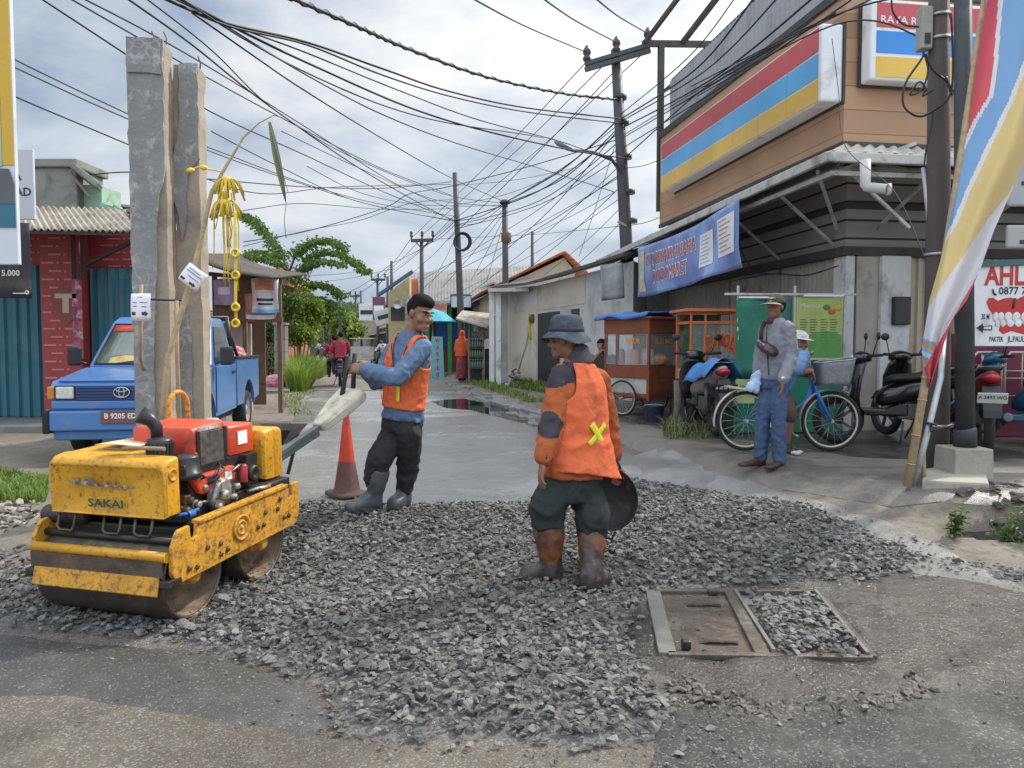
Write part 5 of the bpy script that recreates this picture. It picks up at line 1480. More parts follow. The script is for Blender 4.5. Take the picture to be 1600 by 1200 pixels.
# sticks and paper notices
def stake(name,label,a,k1,b_,r0,r1,cat='stake',mat=None):
 t=thing(name,label,cat,a);q=MB(True);q.tube([a,k1,b_],[r0,(r0+r1)/2,r1],8);q.build('stick',mat or m_stick,t)
 return t
m_stick=M('bare_stick',(0.33,0.24,0.15),0.8,var=0.2,vs=15)
m_bamboo=M('bamboo',(0.42,0.31,0.17),0.6,var=0.2,vs=10,dirt=(0.26,0.2,0.13),damt=0.4,ds=12)
m_paper=M('paper',(0.80,0.80,0.83),0.8,var=0.03)
def notice(t,c,U,W,w,h,lines,arrow):
 U,W=Vector(U).normalized(),Vector(W).normalized();N_=U.cross(W);c=Vector(c)
 b=MB(True);b.grid(lambda u,v:c+U*((u-.5)*w)+W*((v-.5)*h)+N_*(.012*math.sin(u*3)+.01*math.sin(v*3.4)),6,6);b.build('paper',m_paper,t,solid=.002)
 f=lambda u,v:c+U*((u-.5)*w)+W*((v-.5)*h)+N_*(.012*math.sin(u*3)+.01*math.sin(v*3.4)+.005)
 for u0,u1,v,hh in lines:
  b=MB(True);b.grid(lambda u,q:f(u0+(u1-u0)*u,v+hh*q),6,1);b.build('printed_line',M('print_grey',(.22,.22,.25),.8),t)
 a0,a1,av=arrow
 b=MB(True);b.add([f(a0,av-.06),f(a1-.14,av-.06),f(a1-.14,av-.11),f(a1,av),f(a1-.14,av+.11),f(a1-.14,av+.06),f(a0,av+.06)],[tuple(range(7))]);b.build('arrow',M('print_dark',(.06,.045,.05),.8),t)
t=stake('notice_stake','thin stick with a small white arrow notice, left of the pillars',G(200,745)+Vector((0,.9,0)),P(219,560,5.75),P(221,445,5.8),.014,.013)
notice(t,P(220.5,480,5.72),(1,0,0),(0,0,1),.145,.20,[(.35,.65,.86,.02),(.12,.36,.66,.03),(.5,.88,.66,.03),(.12,.34,.52,.03),(.6,.85,.50,.03)],(.06,.9,.26))
# woven palm festival pole: bamboo leaning on the pillars with its arching tip
A0=Vector((P(232,690,5.5).x,5.5,gz(-2.6,5.5)))
t=thing('palm_leaf_pole','leaning bamboo festival pole with yellow palm leaf tassels and an arching tip','festival pole',A0)
pts=[A0,P(262,560,5.55),P(303,420,5.65),P(331,300,5.75),P(352,262,5.8),P(380,215,5.85),P(405,192,5.9),P(428,180,5.95),P(437,183,5.95)]
b=MB(True);b.tube(pts,[.022,.021,.019,.016,.012,.007,.005,.004,.003],9);b.build('bamboo_pole',m_bamboo,t)
m_palm=M('yellow_palm_leaf',(0.72,0.53,0.05),0.6,var=0.2,vs=12,island=.2)
m_dry=M('dry_green_leaf',(0.20,0.22,0.12),0.7,var=0.25)
rp=random.Random(11)
def ribbon(mb,pts,w,m=0):
 pts=[Vector(p)for p in pts]
 n=len(pts)
 mb.grid(lambda u,v:pts[min(n-1,int(round(v*(n-1))))]+Vector(((u-.5)*w,0.008*math.sin(u*3),0)),2,n-1,m)
for(cx,cy,dp,nn,rad)in((355,285,5.78,18,.13),(352,318,5.76,14,.11)):
 b=MB(True);c=P(cx,cy,dp)
 for k in range(nn):
  a=2*PI*k/nn+rp.uniform(-.2,.2);rr_=rad*rp.uniform(.7,1.1)
  pts=[c+Vector((math.cos(a)*rr_*s_,math.sin(a)*rr_*.6*s_,.045*math.sin(s_*PI)-.10*s_*s_*rp.uniform(.6,1.3)))for s_ in(0,.35,.7,1.0)]
  ribbon(b,pts,.016)
 b.ell(c+Vector((0,0,.01)),(.04,.04,.035),10,8)
 b.build('rosette',m_palm,t,solid=.002)
c=P(353,300,5.77)
b=MB(True)
for k in range(16):
 x=rp.uniform(-.10,.10);L_=rp.uniform(.25,.75);y=rp.uniform(-.06,.06)
 ribbon(b,[c+Vector((x*.5,y,0)),c+Vector((x,y,-L_*.4)),c+Vector((x*1.1+rp.uniform(-.02,.02),y,-L_*.75)),c+Vector((x*1.2,y,-L_))],rp.uniform(.005,.010))
b.build('tassel',m_palm,t,solid=.0015)
b=MB(True);c2=P(367,330,5.72)
ribbon(b,[c2,P(368,400,5.72),P(368,470,5.72),P(369,512,5.72)],.022)
for yy in(395,430,480,505):b.torus(P(368,yy,5.71),.026,.008,(0,1,.0),16,6)
b.build('leaf_chain',m_palm,t,solid=.002)
b=MB(True);ribbon(b,[P(421,190,5.93),P(428,225,5.93),P(438,275,5.93),P(447,318,5.93)],.0)
b.grid(lambda u,v:P(421+26*v,190+128*v,5.93)+Vector(((u-.5)*.055*math.sin(PI*(.08+.92*v))**.8,.01*math.sin(u*3),0)),4,12)
b.build('hanging_leaf',m_dry,t,solid=.002)
b=MB(True);b.tube([P(447,318,5.93),P(444,345,5.93),P(447,372,5.93)],.003,5);b.tube([P(421,190,5.93),P(436,250,5.9),P(450,300,5.92)],.0025,5);b.build('thread',m_dry,t)
b=MB(True);ribbon(b,[P(292,267,5.7),P(310,262,5.72),P(330,264,5.75)],.02);b.tube([P(290,268,5.7),P(310,261,5.72),P(345,268,5.76)],.006,6);b.ell(P(298,266,5.7),(.03,.02,.018));b.ell(P(318,262,5.72),(.03,.02,.018));b.build('leaf_bow',m_palm,t)
q=thing('paper_sign','tilted white arrow notice pinned to the leaning bamboo festival pole','paper sign',P(302,433,5.6))
notice(q,P(302,433,5.58),(.80,0,-.60),(.60,0,.80),.165,.145,[(.15,.75,.78,.04),(.1,.9,.64,.05),(.3,.85,.44,.04)],(.05,.85,.18))
stake('stick','second thin bamboo stick leaning upright against the gap between the pillars',Vector((P(285,690,5.6).x,5.6,gz(-2.4,5.6))),P(277,560,5.7),P(276,470,5.76),.016,.015)
# weeds at the foot of the left stick
def weed(name,label,c,h,n,mat,spread=.5,leafw=.03,seed=0,group=None,cat='plant'):
 r_=random.Random(seed);b=MB();b2=MB()
 for k in range(n):
  a=r_.uniform(0,2*PI);l_=h*r_.uniform(.6,1.05);lean=spread*r_.uniform(.1,.6)
  pts=[Vector((0,0,0)),Vector((math.cos(a)*lean*l_*.3,math.sin(a)*lean*l_*.3,l_*.5)),Vector((math.cos(a)*lean*l_,math.sin(a)*lean*l_,l_))]
  b2.tube(pts,[.005,.004,.002],5)
  for j in range(10):
   f=.2+.8*j/9;p=pts[0].lerp(pts[1],f*2)if f<.5 else pts[1].lerp(pts[2],f*2-1)
   aa=r_.uniform(0,2*PI);d=Vector((math.cos(aa),math.sin(aa),r_.uniform(-.3,.5))).normalized();s_=d.cross(Vector((0,0,1))).normalized();L_=leafw*r_.uniform(1.6,3.2);w_=leafw*.5
   b.add([p,p+d*L_*.5+s_*w_,p+d*L_+Vector((0,0,-L_*.25)),p+d*L_*.5-s_*w_],[(0,1,2,3)])
 t=thing(name,label,cat,c,0,group)
 b.build('leaves',mat,t);b2.build('stems',M('green_stem',(.11,.15,.05),.7),t)
 return t
m_leaf=leafy(M('leaf_green',(0.10,0.17,0.035),0.55,var=0.3,vs=6,island=.4))
m_leaf2=leafy(M('leaf_yellow_green',(0.22,0.31,0.045),0.55,var=0.3,vs=6,island=.35))
m_leafd=leafy(M('leaf_dark',(0.055,0.10,0.03),0.6,var=0.35,vs=6,island=.4))
m_grass=leafy(M('grass_blade',(0.17,0.25,0.05),0.7,var=0.3,vs=3,island=.35))
weed('weed','small weed with grey green leaves growing at the foot of the thin stick',Vector((P(198,690,5.3).x,5.3,gz(-2.7,5.3)+.18)),.42,7,M('grey_green_leaf',(.12,.14,.08),.7,var=.2,island=.3),.5,.035,4)
q=thing('rubble_mound','low mound of rubble and dried soil around the foot of the pillars','mound',Vector((-2.6,5.6,gz(-2.6,5.6))))
b=MB();b.grid(lambda u,v:Vector(((u-.5)*2.6,(v-.5)*1.6,.16*math.sin(PI*u)**.8*math.sin(PI*v)**.8+.03*mnoise.noise(Vector((u*9,v*9,0)))-.02)),30,20);b.build('soil',m_dirt,q)
# ---- grass and rubble at the left edge
def grass_field(name,label,poly,n,h,mat,seed=0,lean=.4,w=.007):
 r_=random.Random(seed);b=MB()
 xs_=[p[0]for p in poly];ys_=[p[1]for p in poly];c=0
 while c<n:
  x,y=r_.uniform(min(xs_),max(xs_)),r_.uniform(min(ys_),max(ys_))
  if not inside(poly,x,y):continue
  c+=1
  hh=h*r_.uniform(.45,1.1)*(.7+.6*(mnoise.noise(Vector((x*1.5,y*1.5,seed)))+.3));a=r_.uniform(0,2*PI);d=Vector((math.cos(a),math.sin(a),0));s_=Vector((-d.y,d.x,0))*w*r_.uniform(.7,1.5)
  p=Vector((x,y,gz(x,y)+.0));l_=lean*r_.uniform(.2,1.2)
  p1=p+d*l_*hh*.35+Vector((0,0,hh*.6));p2=p+d*l_*hh+Vector((0,0,hh*r_.uniform(.7,1)))
  b.add([p-s_,p+s_,p1+s_*.8,p1-s_*.8,p2],[(0,1,2,3),(3,2,4)])
 return tag(b.build(name,mat),label,None,None,'stuff')
pp=[tuple(G(*q).xy)for q in[(-120,800),(0,790),(72,785),(76,752),(20,745),(-120,745)]]
grass_field('grass','short bright green grass at the left edge beside the roller',pp,5200,.13,m_grass,1,.6,.006)
items=[]
for _ in range(260):
 p=G(random.uniform(-80,80),random.uniform(785,855));s_=random.uniform(.03,.13);items.append((p.x,p.y,p.z+s_*.2,s_,random.randrange(24)))
tag(stone_mesh(items,'rubble',M('pale_rubble',(.26,.23,.19),.9,var=.3,vs=12,island=.5)),'pale broken rubble between grass and gravel at the left edge',None,None,'stuff')
# ---- left shop: red patterned wall, teal shutters, tin awning
YL=13.0
lz=gz(-7,13)+.12
def pattern_red():
 m=M('red_logo_wall',(0.33,0.045,0.04),0.6,var=0.12,vs=2,dirt=(0.22,0.04,0.035),damt=.3,ds=2)
 return m
m_redwall=pattern_red()
m_tealsh=M('teal_shutter',(0.025,0.125,0.165),0.5,var=0.15,vs=1.5,dirt=(0.05,0.16,0.19),damt=.35,ds=2)
lshop=thing('shop_building','red walled phone shop with teal roller shutters and a rusty tin awning','shop',(0,0,0))
Z=lambda py,Y:P(800,py,Y).z
xa,xb,xc,xd=X(-200,YL),X(84,YL),X(144,YL),X(258,YL)
b=MB();b.bx(xa,xd,YL,YL+1.6,.1,Z(352,YL));b.build('wall',m_redwall,lshop)
b=MB();b.bx(xb,xc,YL-.3,YL,.1,Z(360,YL));pl=b.build('pillar',m_redwall,lshop,bevel=.01)
# logo pattern: small pale words and stars in rows
m_pale=M('faded_print',(.52,.20,.18),.6)
b=MB()
rw=random.Random(3)
for row in range(22):
 z=Z(640,YL)+row*.135
 x=xb+.03+(row%2)*.12
 while x<xc-.2:
  if rw.random()<.88:
   b.bx(x,x+.20,YL-.308,YL-.302,z,z+.028);b.box((x+.27,YL-.306,z+.014),(.035,.006,.035),0,Matrix.Rotation(R(45),3,'Y'))
  x+=.36
b.build('printed_pattern',m_pale,pl)
b=MB()
for row in range(7):
 z=Z(428,YL)+row*.115;x=X(30,YL)+(row%2)*.12
 while x<X(222,YL):
  if not(xb-.3<x<xc):b.bx(x,x+.20,YL-.010,YL-.004,z,z+.026);b.box((x+.27,YL-.008,z+.014),(.03,.006,.03),0,Matrix.Rotation(R(45),3,'Y'))
  x+=.36
b.build('printed_pattern',m_pale,lshop)
b=MB();cx_=X(105,YL-.32);b.prism([(cx_-.24,Z(490,YL)),(cx_,Z(505,YL)-.05),(cx_+.26,Z(485,YL)),(cx_+.26,Z(455,YL)),(cx_,Z(445,YL)),(cx_-.24,Z(458,YL))][::-1],YL-.312,YL-.304);b.build('badge',M('badge_brown',(.22,.05,.04),.6),pl)
b=MB();b.text('T',(cx_,YL-.315,Z(477,YL)),(1,0,0),(0,0,1),.30,0,0,'CENTER',1.3,.05);b.build('lettering',M('badge_cream',(.50,.36,.27),.6),pl)
b=MB();b.bx(X(132,YL),X(147,YL),YL-.315,YL-.30,Z(560,YL),Z(430,YL));b.build('poster_strip',M('pink_posters',(.32,.06,.10),.6,var=.7,vs=9,dirt=(.55,.5,.55),damt=.35,ds=7),pl)
def shutter_f(x0,x1,y,z0,z1,mat,parent,pitch=.12):
 b=MB();n=max(2,int((x1-x0)/pitch))
 b.grid(lambda u,v:Vector((x0+(x1-x0)*u,y+(.02 if math.sin(u*n*2*PI)>0 else-.02),z0+(z1-z0)*v)),n*6,1,0,False)
 return b.build('shutter',mat,parent,solid=.004)
shutter_f(xa,xb-.02,YL-.06,lz,Z(415,YL),m_tealsh,lshop,.17)
shutter_f(xc+.05,xd-.1,YL-.06,lz,Z(420,YL),m_tealsh,lshop,.17)
b=MB()
corrugated(b,(X(-200,11.7),11.5,Z(353,11.5)),(X(228,11.5),11.5,Z(362,11.5)),(X(-200,13),13.05,Z(318,13)),(X(190,13),13.05,Z(325,13)),42,.022)
aw=b.build('awning_roof',M('old_tin',(.40,.36,.29),.7,metal=.2,var=.2,vs=3,dirt=(.24,.17,.11),damt=.45,ds=3),lshop,solid=.004)
b=MB();b.bar((X(-200,11.55),11.55,Z(356,11.5)),(X(226,11.55),11.55,Z(365,11.5)),.05,.06)
for px in(120,134):b.bar((X(px,12.5),12.5,Z(362,12.5)),(X(px,12.6),12.6,Z(436,12.6)),.07,.08)
b.bar((X(138,12.6),12.6,Z(414,12.6)),(X(222,11.7),11.7,Z(372,11.7)),.05,.06)
b.build('awning_frame',M('dark_brown_steel',(.05,.03,.028),.7),aw)
# concrete parapet of the upper floor
m_oldconc=M('mossy_concrete',(.25,.255,.225),.95,var=.2,vs=1.5,dirt=(.14,.15,.13),damt=.4,ds=2,bump=.3)
m_mint=M('mint_paint',(.30,.46,.34),.8,var=.15,vs=2,dirt=(.2,.26,.2),damt=.35,ds=3)
YP=13.8
b=MB();b.bx(X(62,YP),X(128,YP),YP,YP+.9,Z(345,YP),Z(262,YP));b.bx(X(58,YP),X(133,YP),YP-.08,YP+1,Z(262,YP),Z(249,YP));b.build('parapet',m_oldconc,lshop,bevel=.02)
b=MB();b.bx(X(128,YP),X(157,YP),YP+.2,YP+.9,Z(340,YP),Z(285,YP));b.bx(X(150,YP),X(225,YP),YP+.3,YP+.6,Z(345,YP),Z(325,YP));b.bar((X(160,YP),YP+.2,Z(318,YP)),(X(228,YP),YP+.2,Z(345,YP)),.3,.1);b.build('mint_wall',m_mint,lshop,bevel=.015)
b=MB();b.bar((X(126,YP),YP-.05,Z(262,YP)),(X(160,YP),YP+.1,Z(292,YP)),.5,.1);b.bar((X(122,YP),YP-.1,Z(270,YP)),(X(148,YP),YP,Z(308,YP)),.06,.05);b.bar((X(100,YP),YP-.3,Z(330,YP)),(X(170,YP),YP-.2,Z(352,YP)),.4,.08);b.build('broken_slab',m_oldconc,lshop,bevel=.02)
# small tiled bits left of the next stall
q=thing('roof_rubble','heap of cracked roof tiles beside the mint green parapet','rubble',P(205,335,13.4))
b=MB();r_=random.Random(8)
for k in range(10):b.box((r_.uniform(-.3,.3),r_.uniform(-.2,.2),r_.uniform(-.05,.12)),(.32,.2,.04),0,Matrix.Rotation(r_.uniform(-.6,.6),3,'Y')@Matrix.Rotation(r_.uniform(-.5,.5),3,'X'))
b.build('tiles',m_oldconc,q)
# ---- box signs at the far left
q=thing('sign_board','tall yellow and teal advertising box cut by the left edge','sign board',P(-80,330,8.6))
Ys=8.6
X2=lambda px,Y:(px-800)/1200*(Y-.13)
def seg(x0,x1,y0,y1,mat,name,off=0):
 b=MB(True);b.bx(X2(x0,Ys),X2(x1,Ys),Ys-.13-off,Ys-.126-off,Z(y1,Ys),Z(y0,Ys));return b.build(name,mat,q)
b=MB(True);b.bx(X2(-190,Ys),X2(33,Ys),Ys-.12,Ys-.06,Z(415,Ys),Z(-120,Ys));b.build('casing',M('casing_white',(.62,.66,.70),.5,var=.04),q,bevel=.01)
seg(-188,32,-118,262,M('sign_mustard',(.62,.38,.03),.45,var=.1,vs=.8,dirt=(.55,.28,.03),damt=.35,ds=.8),'printed_panel')
b=MB(True);b.prism([(X2(-150,Ys),Z(262,Ys)),(X2(24,Ys),Z(268,Ys)),(X2(32,Ys),Z(290,Ys)),(X2(32,Ys),Z(322,Ys)),(X2(-150,Ys),Z(322,Ys))][::-1],Ys-.138,Ys-.133);b.build('printed_panel',M('sign_charcoal',(.10,.105,.11),.5),q)
seg(-188,14,150,264,M('sign_seafoam',(.30,.50,.46),.5,var=.1),'printed_panel',.006)
seg(-188,32,322,358,M('sign_petrol',(.03,.14,.22),.5,var=.1),'printed_panel',.003)
b=MB(True);b.cyl((X2(-120,Ys),Ys,0),(X2(-120,Ys),Ys,Z(400,Ys)),.06);b.build('post',m_steel,q)
q=thing('sign_board','pale grey hanging sign ending in the letters AD','sign board',P(20,290,9.6))
Y2=9.6
X3=lambda px,Y:(px-800)/1200*(Y-.06)
b=MB(True);b.bx(X3(-60,Y2),X3(61.5,Y2),Y2-.06,Y2-.02,Z(344,Y2),Z(235,Y2));b.build('panel',M('sign_pale',(.60,.62,.68),.5,var=.04),q,bevel=.006)
b=MB(True);b.text('READ',(X3(58,Y2),Y2-.064,Z(302,Y2)),(1,0,0),(0,0,1),.105,0,0,'RIGHT',1.0,.02);b.text('A',(X3(43,Y2),Y2-.064,Z(278,Y2)),(1,0,0),(0,0,1),.10,0,0,'RIGHT',1.0,.02);b.build('lettering',m_ink,q)
q=thing('banner','dark promotional banner with a price hung under the left sign','banner',P(20,430,9.4))
b=MB(True);b.grid(lambda u,v:Vector((X(-60+112*u,9.4),9.4+.02*math.sin(u*7),Z(466-118*v,9.4))),12,6);b.build('cloth',M('banner_dark',(.035,.038,.05),.6,var=.3,vs=2,dirt=(.13,.10,.09),damt=.25,ds=1.5),q,solid=.003)
b=MB(True);b.text('Rp 5.000',(X(34,9.34),9.36,Z(427,9.36)),(1,0,0),(0,0,1),.075,0,0,'RIGHT',1.0,.02);b.build('lettering',m_whitepaint,q)
b=MB(True);b.bx(X(24,9.36),X(46,9.36),9.355,9.36,Z(459,9.36),Z(457.5,9.36));b.torus((X(46,9.36),9.355,Z(457,9.36)),.02,.006,(0,1,0),14,5);b.build('emblem',m_whitepaint,q)
# ------------------------------------------------------------------ blue pickup
m_pblue=M('pickup_blue',(0.075,0.20,0.455),0.33,var=0.08,vs=2,coat=.4,dirt=(0.15,0.22,0.36),damt=0.33,ds=5,rvar=.1)
m_glass=M('dark_glass',(0.045,0.055,0.055),0.06,var=0.3,vs=2,spec=.8,rvar=.02)
m_wind=M('windscreen_glass',(0.17,0.19,0.16),0.08,var=0.35,vs=1.3,spec=.8,rvar=.03)
m_chrome=M('chrome',(.55,.55,.55),.2,metal=.9,var=.1)
m_amber=M('amber_lens',(.60,.20,.04),.3,var=.1)
m_lens=M('lamp_lens',(.62,.62,.58),.12,var=.2,vs=30)
m_rim=M('wheel_rim',(.40,.39,.37),.5,metal=.4,var=.2,vs=9)
PK=thing('pickup_truck','blue pickup truck with a maroon number plate parked behind the concrete pillars','pickup truck',(-4.445,8.7,.155),R(8))
AX=(Vector((0,1,0)),Vector((0,0,1)),Vector((1,0,0)))
def arch(cy,r,z0,n=10,a0=0,a1=180):
 return[(cy+r*math.cos(R(a)),z0+r*math.sin(R(a)))for a in np.linspace(a0,a1,n)]
out=[(.10,.32),(.08,.86),(.14,.92),(1.02,1.04),(1.10,1.05),(2.36,1.06),(2.36,.42),(1.16,.40)]+arch(.76,.40,.36)
b=MB();b.prism(out,-.77,.77,0,AX);body=b.build('body',m_pblue,PK,bevel=.03,segs=3)
b=MB();b.prism([(.12,.90),(.10,.93),(.95,1.05),(1.04,1.055),(1.04,1.03),(.14,.89)],-.70,.70,0,AX);b.build('hood',m_pblue,PK,bevel=.02)
# cab: tapered greenhouse
def cabring(y,z,hw):return[Vector((-hw,y,z)),Vector((hw,y,z))]
b=MB()
v=[]
for(y,z,hw)in((1.05,1.05,.74),(1.60,1.64,.62),(1.75,1.70,.60),(2.28,1.70,.60),(2.34,1.64,.62),(2.36,1.05,.75)):v+=cabring(y,z,hw)
b.add(v,[(0,1,3,2),(2,3,5,4),(4,5,7,6),(6,7,9,8),(8,9,11,10),(0,2,4,6,8,10),(11,9,7,5,3,1),(10,11,1,0)])
b.build('roof',m_pblue,PK,bevel=.03,segs=3)
def ws(u,v,o):
 hw=.74-.12*v-.06;return Vector(((u-.5)*2*hw,1.05+.55*v,1.05+.59*v))+Vector((0,-.73,.68))*o
b=MB();b.grid(lambda u,v:ws(u,.06+.86*v,.006),6,4);wsn=b.build('windscreen',m_wind,PK,solid=.004)
b=MB();b.grid(lambda u,v:ws(u,.76+.16*v,.012),6,2);b.build('sun_strip',M('sun_strip_red',(.62,.09,.05),.4),wsn,solid=.003)
for pts in([ws(0,.06,.012),ws(1,.06,.012),ws(1,.92,.012),ws(0,.92,.012)],):
 b=MB();b.tube(pts,.012,6,closed=True);b.build('seal',m_rubber,wsn)
b=MB();b.tube([ws(.2,.06,.02),ws(.45,.13,.02),ws(.75,.1,.02)],.008,6);b.tube([ws(.75,.1,.02),ws(.95,.35,.02)],.006,6);b.build('wiper',m_black,wsn)
b=MB();b.grid(lambda u,v:ws(.12+.5*u,.08+(.10+.06*math.sin(u*5))*v,.011),8,2);b.build('dashboard_clutter',M('dash_yellow',(.48,.40,.14),.6,var=.4,vs=8,dirt=(.5,.2,.08),damt=.4,ds=7),wsn)
for s in(1,-1):
 def sw(y,z,o=.006):return Vector((s*(.75-.13*(z-1.05)/.6+o),y,z))
 b=MB();b.add([sw(1.24,1.10),sw(2.24,1.10),sw(2.22,1.58),sw(1.66,1.58)],[(0,1,2,3)if s>0 else(3,2,1,0)]);b.build('side_window',m_glass,PK)
 b=MB();b.prism([(1.18,.46),(1.18,1.04),(2.28,1.05),(2.28,.46)],s*.771,s*.778,0,AX);dr=b.build('door',m_pblue,PK,bevel=.004)
 b=MB();b.bx(s*.778,s*.80,2.08,2.24,.93,.965);b.build('handle',m_black,dr,bevel=.006)
 b=MB();b.prism([(1.165,.45),(1.165,1.045),(1.178,1.045),(1.178,.45)],s*.768,s*.780,0,AX);b.build('door_gap',m_black,dr)
 b=MB();b.box((s*.92,1.12,1.19),(.16,.09,.24));mr=b.build('mirror',m_black,PK,bevel=.03);b=MB();b.tube([(s*.76,1.16,1.08),(s*.90,1.12,1.13)],.014,6);b.build('mirror_arm',m_black,mr)
# front: grille, lamps, bumper, plate
b=MB();b.bx(-.50,.50,.055,.10,.70,.87);gr=b.build('grille',M('grille_navy',(.02,.045,.12),.4,var=.2),PK,bevel=.006)
for k in range(5):
 b=MB();b.bx(-.49,.49,.042,.056,.712+k*.033,.724+k*.033);b.build('grille_bar',M('grille_blue',(.03,.08,.22),.4),gr)
def elr(rx,rz,cx=0,cz=0,y=.036):return[(cx+rx*math.cos(a),y,cz+rz*math.sin(a))for a in np.linspace(0,2*PI,29)[:-1]]
b=MB();
for q in(elr(.085,.058,0,.79),elr(.03,.055,0,.792),elr(.062,.024,0,.822)):b.tube(q,.007,6,closed=True)
b.build('emblem',m_chrome,gr)
for s in(1,-1):
 b=MB();b.bx(s*.50,s*.72,.05,.11,.71,.87);hl=b.build('headlight',m_black,PK,bevel=.008)
 b=MB();b.box((s*.61,.052,.79),(.19,.03,.135));b.build('lens',m_lens,hl,bevel=.014)
 b=MB();b.box((s*.76,.11,.79),(.075,.13,.14));b.build('indicator',m_amber,PK,bevel=.012)
b=MB();b.bx(-.76,.76,.05,.12,.60,.70);b.bx(-.77,.77,.0,.16,.36,.585);b.bx(-.75,.75,.06,.2,.25,.36);b.build('bumper',m_pblue,PK,bevel=.018)
for s in(1,-1):
 b=MB();b.bx(s*.76,s*.84,-.01,.30,.33,.59);b.build('bumper_end',m_rubber,PK,bevel=.02)
b=MB();b.bx(-.215,.215,-.018,-.008,.44,.585);pl=b.build('number_plate',M('plate_maroon',(.20,.075,.065),.5,var=.12),PK,bevel=.004)
b=MB();b.text('B 9205 ED',(0,-.02,.525),(1,0,0),(0,0,1),.062,0,.001,'CENTER',.95,.02);b.build('lettering',m_whitepaint,pl)
def wheel(root,name,c,r,w,matr=m_rim,spokes=0):
 b=MB();b.lathe([(r*.62,-w/2),(r*.9,-w/2),(r,-w*.36),(r,w*.36),(r*.9,w/2),(r*.62,w/2)],28,c,(1,0,0));wh=b.build(name,m_rubber,root)
 b=MB();b.lathe([(r*.64,w*.46),(r*.6,w*.48),(r*.52,w*.2),(r*.3,w*.22),(r*.22,w*.4),(.001,w*.42)],24,c,(1,0,0));b.lathe([(r*.64,w*.46),(r*.6,w*.48),(r*.52,w*.2),(.001,w*.22)],24,c,(-1,0,0));b.build('rim',matr,wh)
 return wh
for y in(.76,3.28):
 for s in(1,-1):wheel(PK,'wheel',(s*.66,y,.31),.31,.19)
# bed
out=[(2.42,.44),(2.42,1.12),(4.08,1.12),(4.08,.50),(3.72,.46)]+arch(3.28,.41,.38)+[(2.86,.44)]
for s in(1,-1):
 b=MB();b.prism(out,s*.74,s*.78,0,AX);bs_=b.build('bed_side',m_pblue,PK,bevel=.01)
 b=MB();b.bx(s*.72,s*.80,2.42,4.09,1.12,1.16);b.build('bed_rail',m_black,bs_,bevel=.008)
b=MB();b.bx(-.74,.74,2.42,2.46,.5,1.12);b.bx(-.74,.74,4.04,4.08,.5,1.12);b.bx(-.74,.74,2.42,4.08,.46,.56);b.bx(-.6,.6,.9,4.0,.28,.45);b.build('bed',M('bed_dark',(.05,.07,.11),.7,var=.3),PK)
b=MB()
for s in(1,-1):b.tube([(s*.70,2.50,1.12),(s*.64,2.44,1.74)],.03,8);b.tube([(s*.70,2.85,1.14),(s*.66,2.5,1.5)],.025,8)
b.tube([(-.66,2.45,1.72),(.66,2.45,1.72)],.03,8);b.tube([(-.68,2.47,1.42),(.68,2.47,1.42)],.02,8);b.build('rack',m_black,PK)
b=MB();b.tube([(.58,1.2,1.06),(.6,1.22,1.2)],.004,5);b.build('aerial',m_black,PK)
q=thing('sack','pink plastic bag of things lying in the bed of the blue pickup','sack',ROOTM[PK.name]@Vector((.45,3.1,1.0)))
b=MB();b.ell((0,0,.12),(.25,.2,.16));b.ell((.1,.2,.16),(.16,.14,.14));remesh(b,'sack',M('pink_plastic',(.55,.16,.22),.5,var=.4,vs=7),.02,q,2,.03,10)
# ------------------------------------------------------------------ brown stall with banners
m_wood=M('old_brown_wood',(.16,.10,.065),.85,var=.25,vs=5,dirt=(.09,.06,.045),damt=.35)
YS=15.0
st=thing('food_stall','brown roadside stall with a sagging dark roof behind the blue pickup','stall',(X(388,YS),YS,gz(-5,YS)))
zz=lambda py:P(800,py,YS).z
b=MB(True)
def roof(u,v):
 px=322+122*u;y=YS-.7+2.4*v
 return Vector((X(px,YS),y,zz(404+40*u+6*math.sin(u*4))+.28*v))
b.grid(roof,16,4);b.build('roof',M('tarpaulin_dark',(.075,.06,.05),.8,var=.3,vs=2),st,solid=.04)
b=MB(True)
for px in(338,384,438):b.bar((X(px,YS),YS,gz(-5,YS)),(X(px,YS),YS,zz(430)),.08,.08)
b.bar((X(332,YS),YS-.05,zz(498)),(X(444,YS),YS-.05,zz(500)),.07,.10);b.bar((X(330,YS),YS-.02,zz(428)),(X(444,YS),YS-.02,zz(440)),.06,.08)
b.build('frame',m_wood,st)
b=MB(True);b.bx(X(330,YS),X(384,YS),YS+1.2,YS+1.24,zz(640),zz(420));b.bx(X(336,YS),X(384,YS),YS,YS+.03,zz(498),zz(470));b.bx(X(386,YS),X(404,YS),YS-.02,YS+.01,zz(486),zz(462));b.build('board',m_wood,st)
b=MB(True);b.bx(X(330,YS),X(382,YS),YS+.4,YS+.46,zz(690),zz(505));b.build('counter',M('cream_board',(.48,.46,.42),.8,var=.2,dirt=(.3,.28,.25),damt=.3),st)
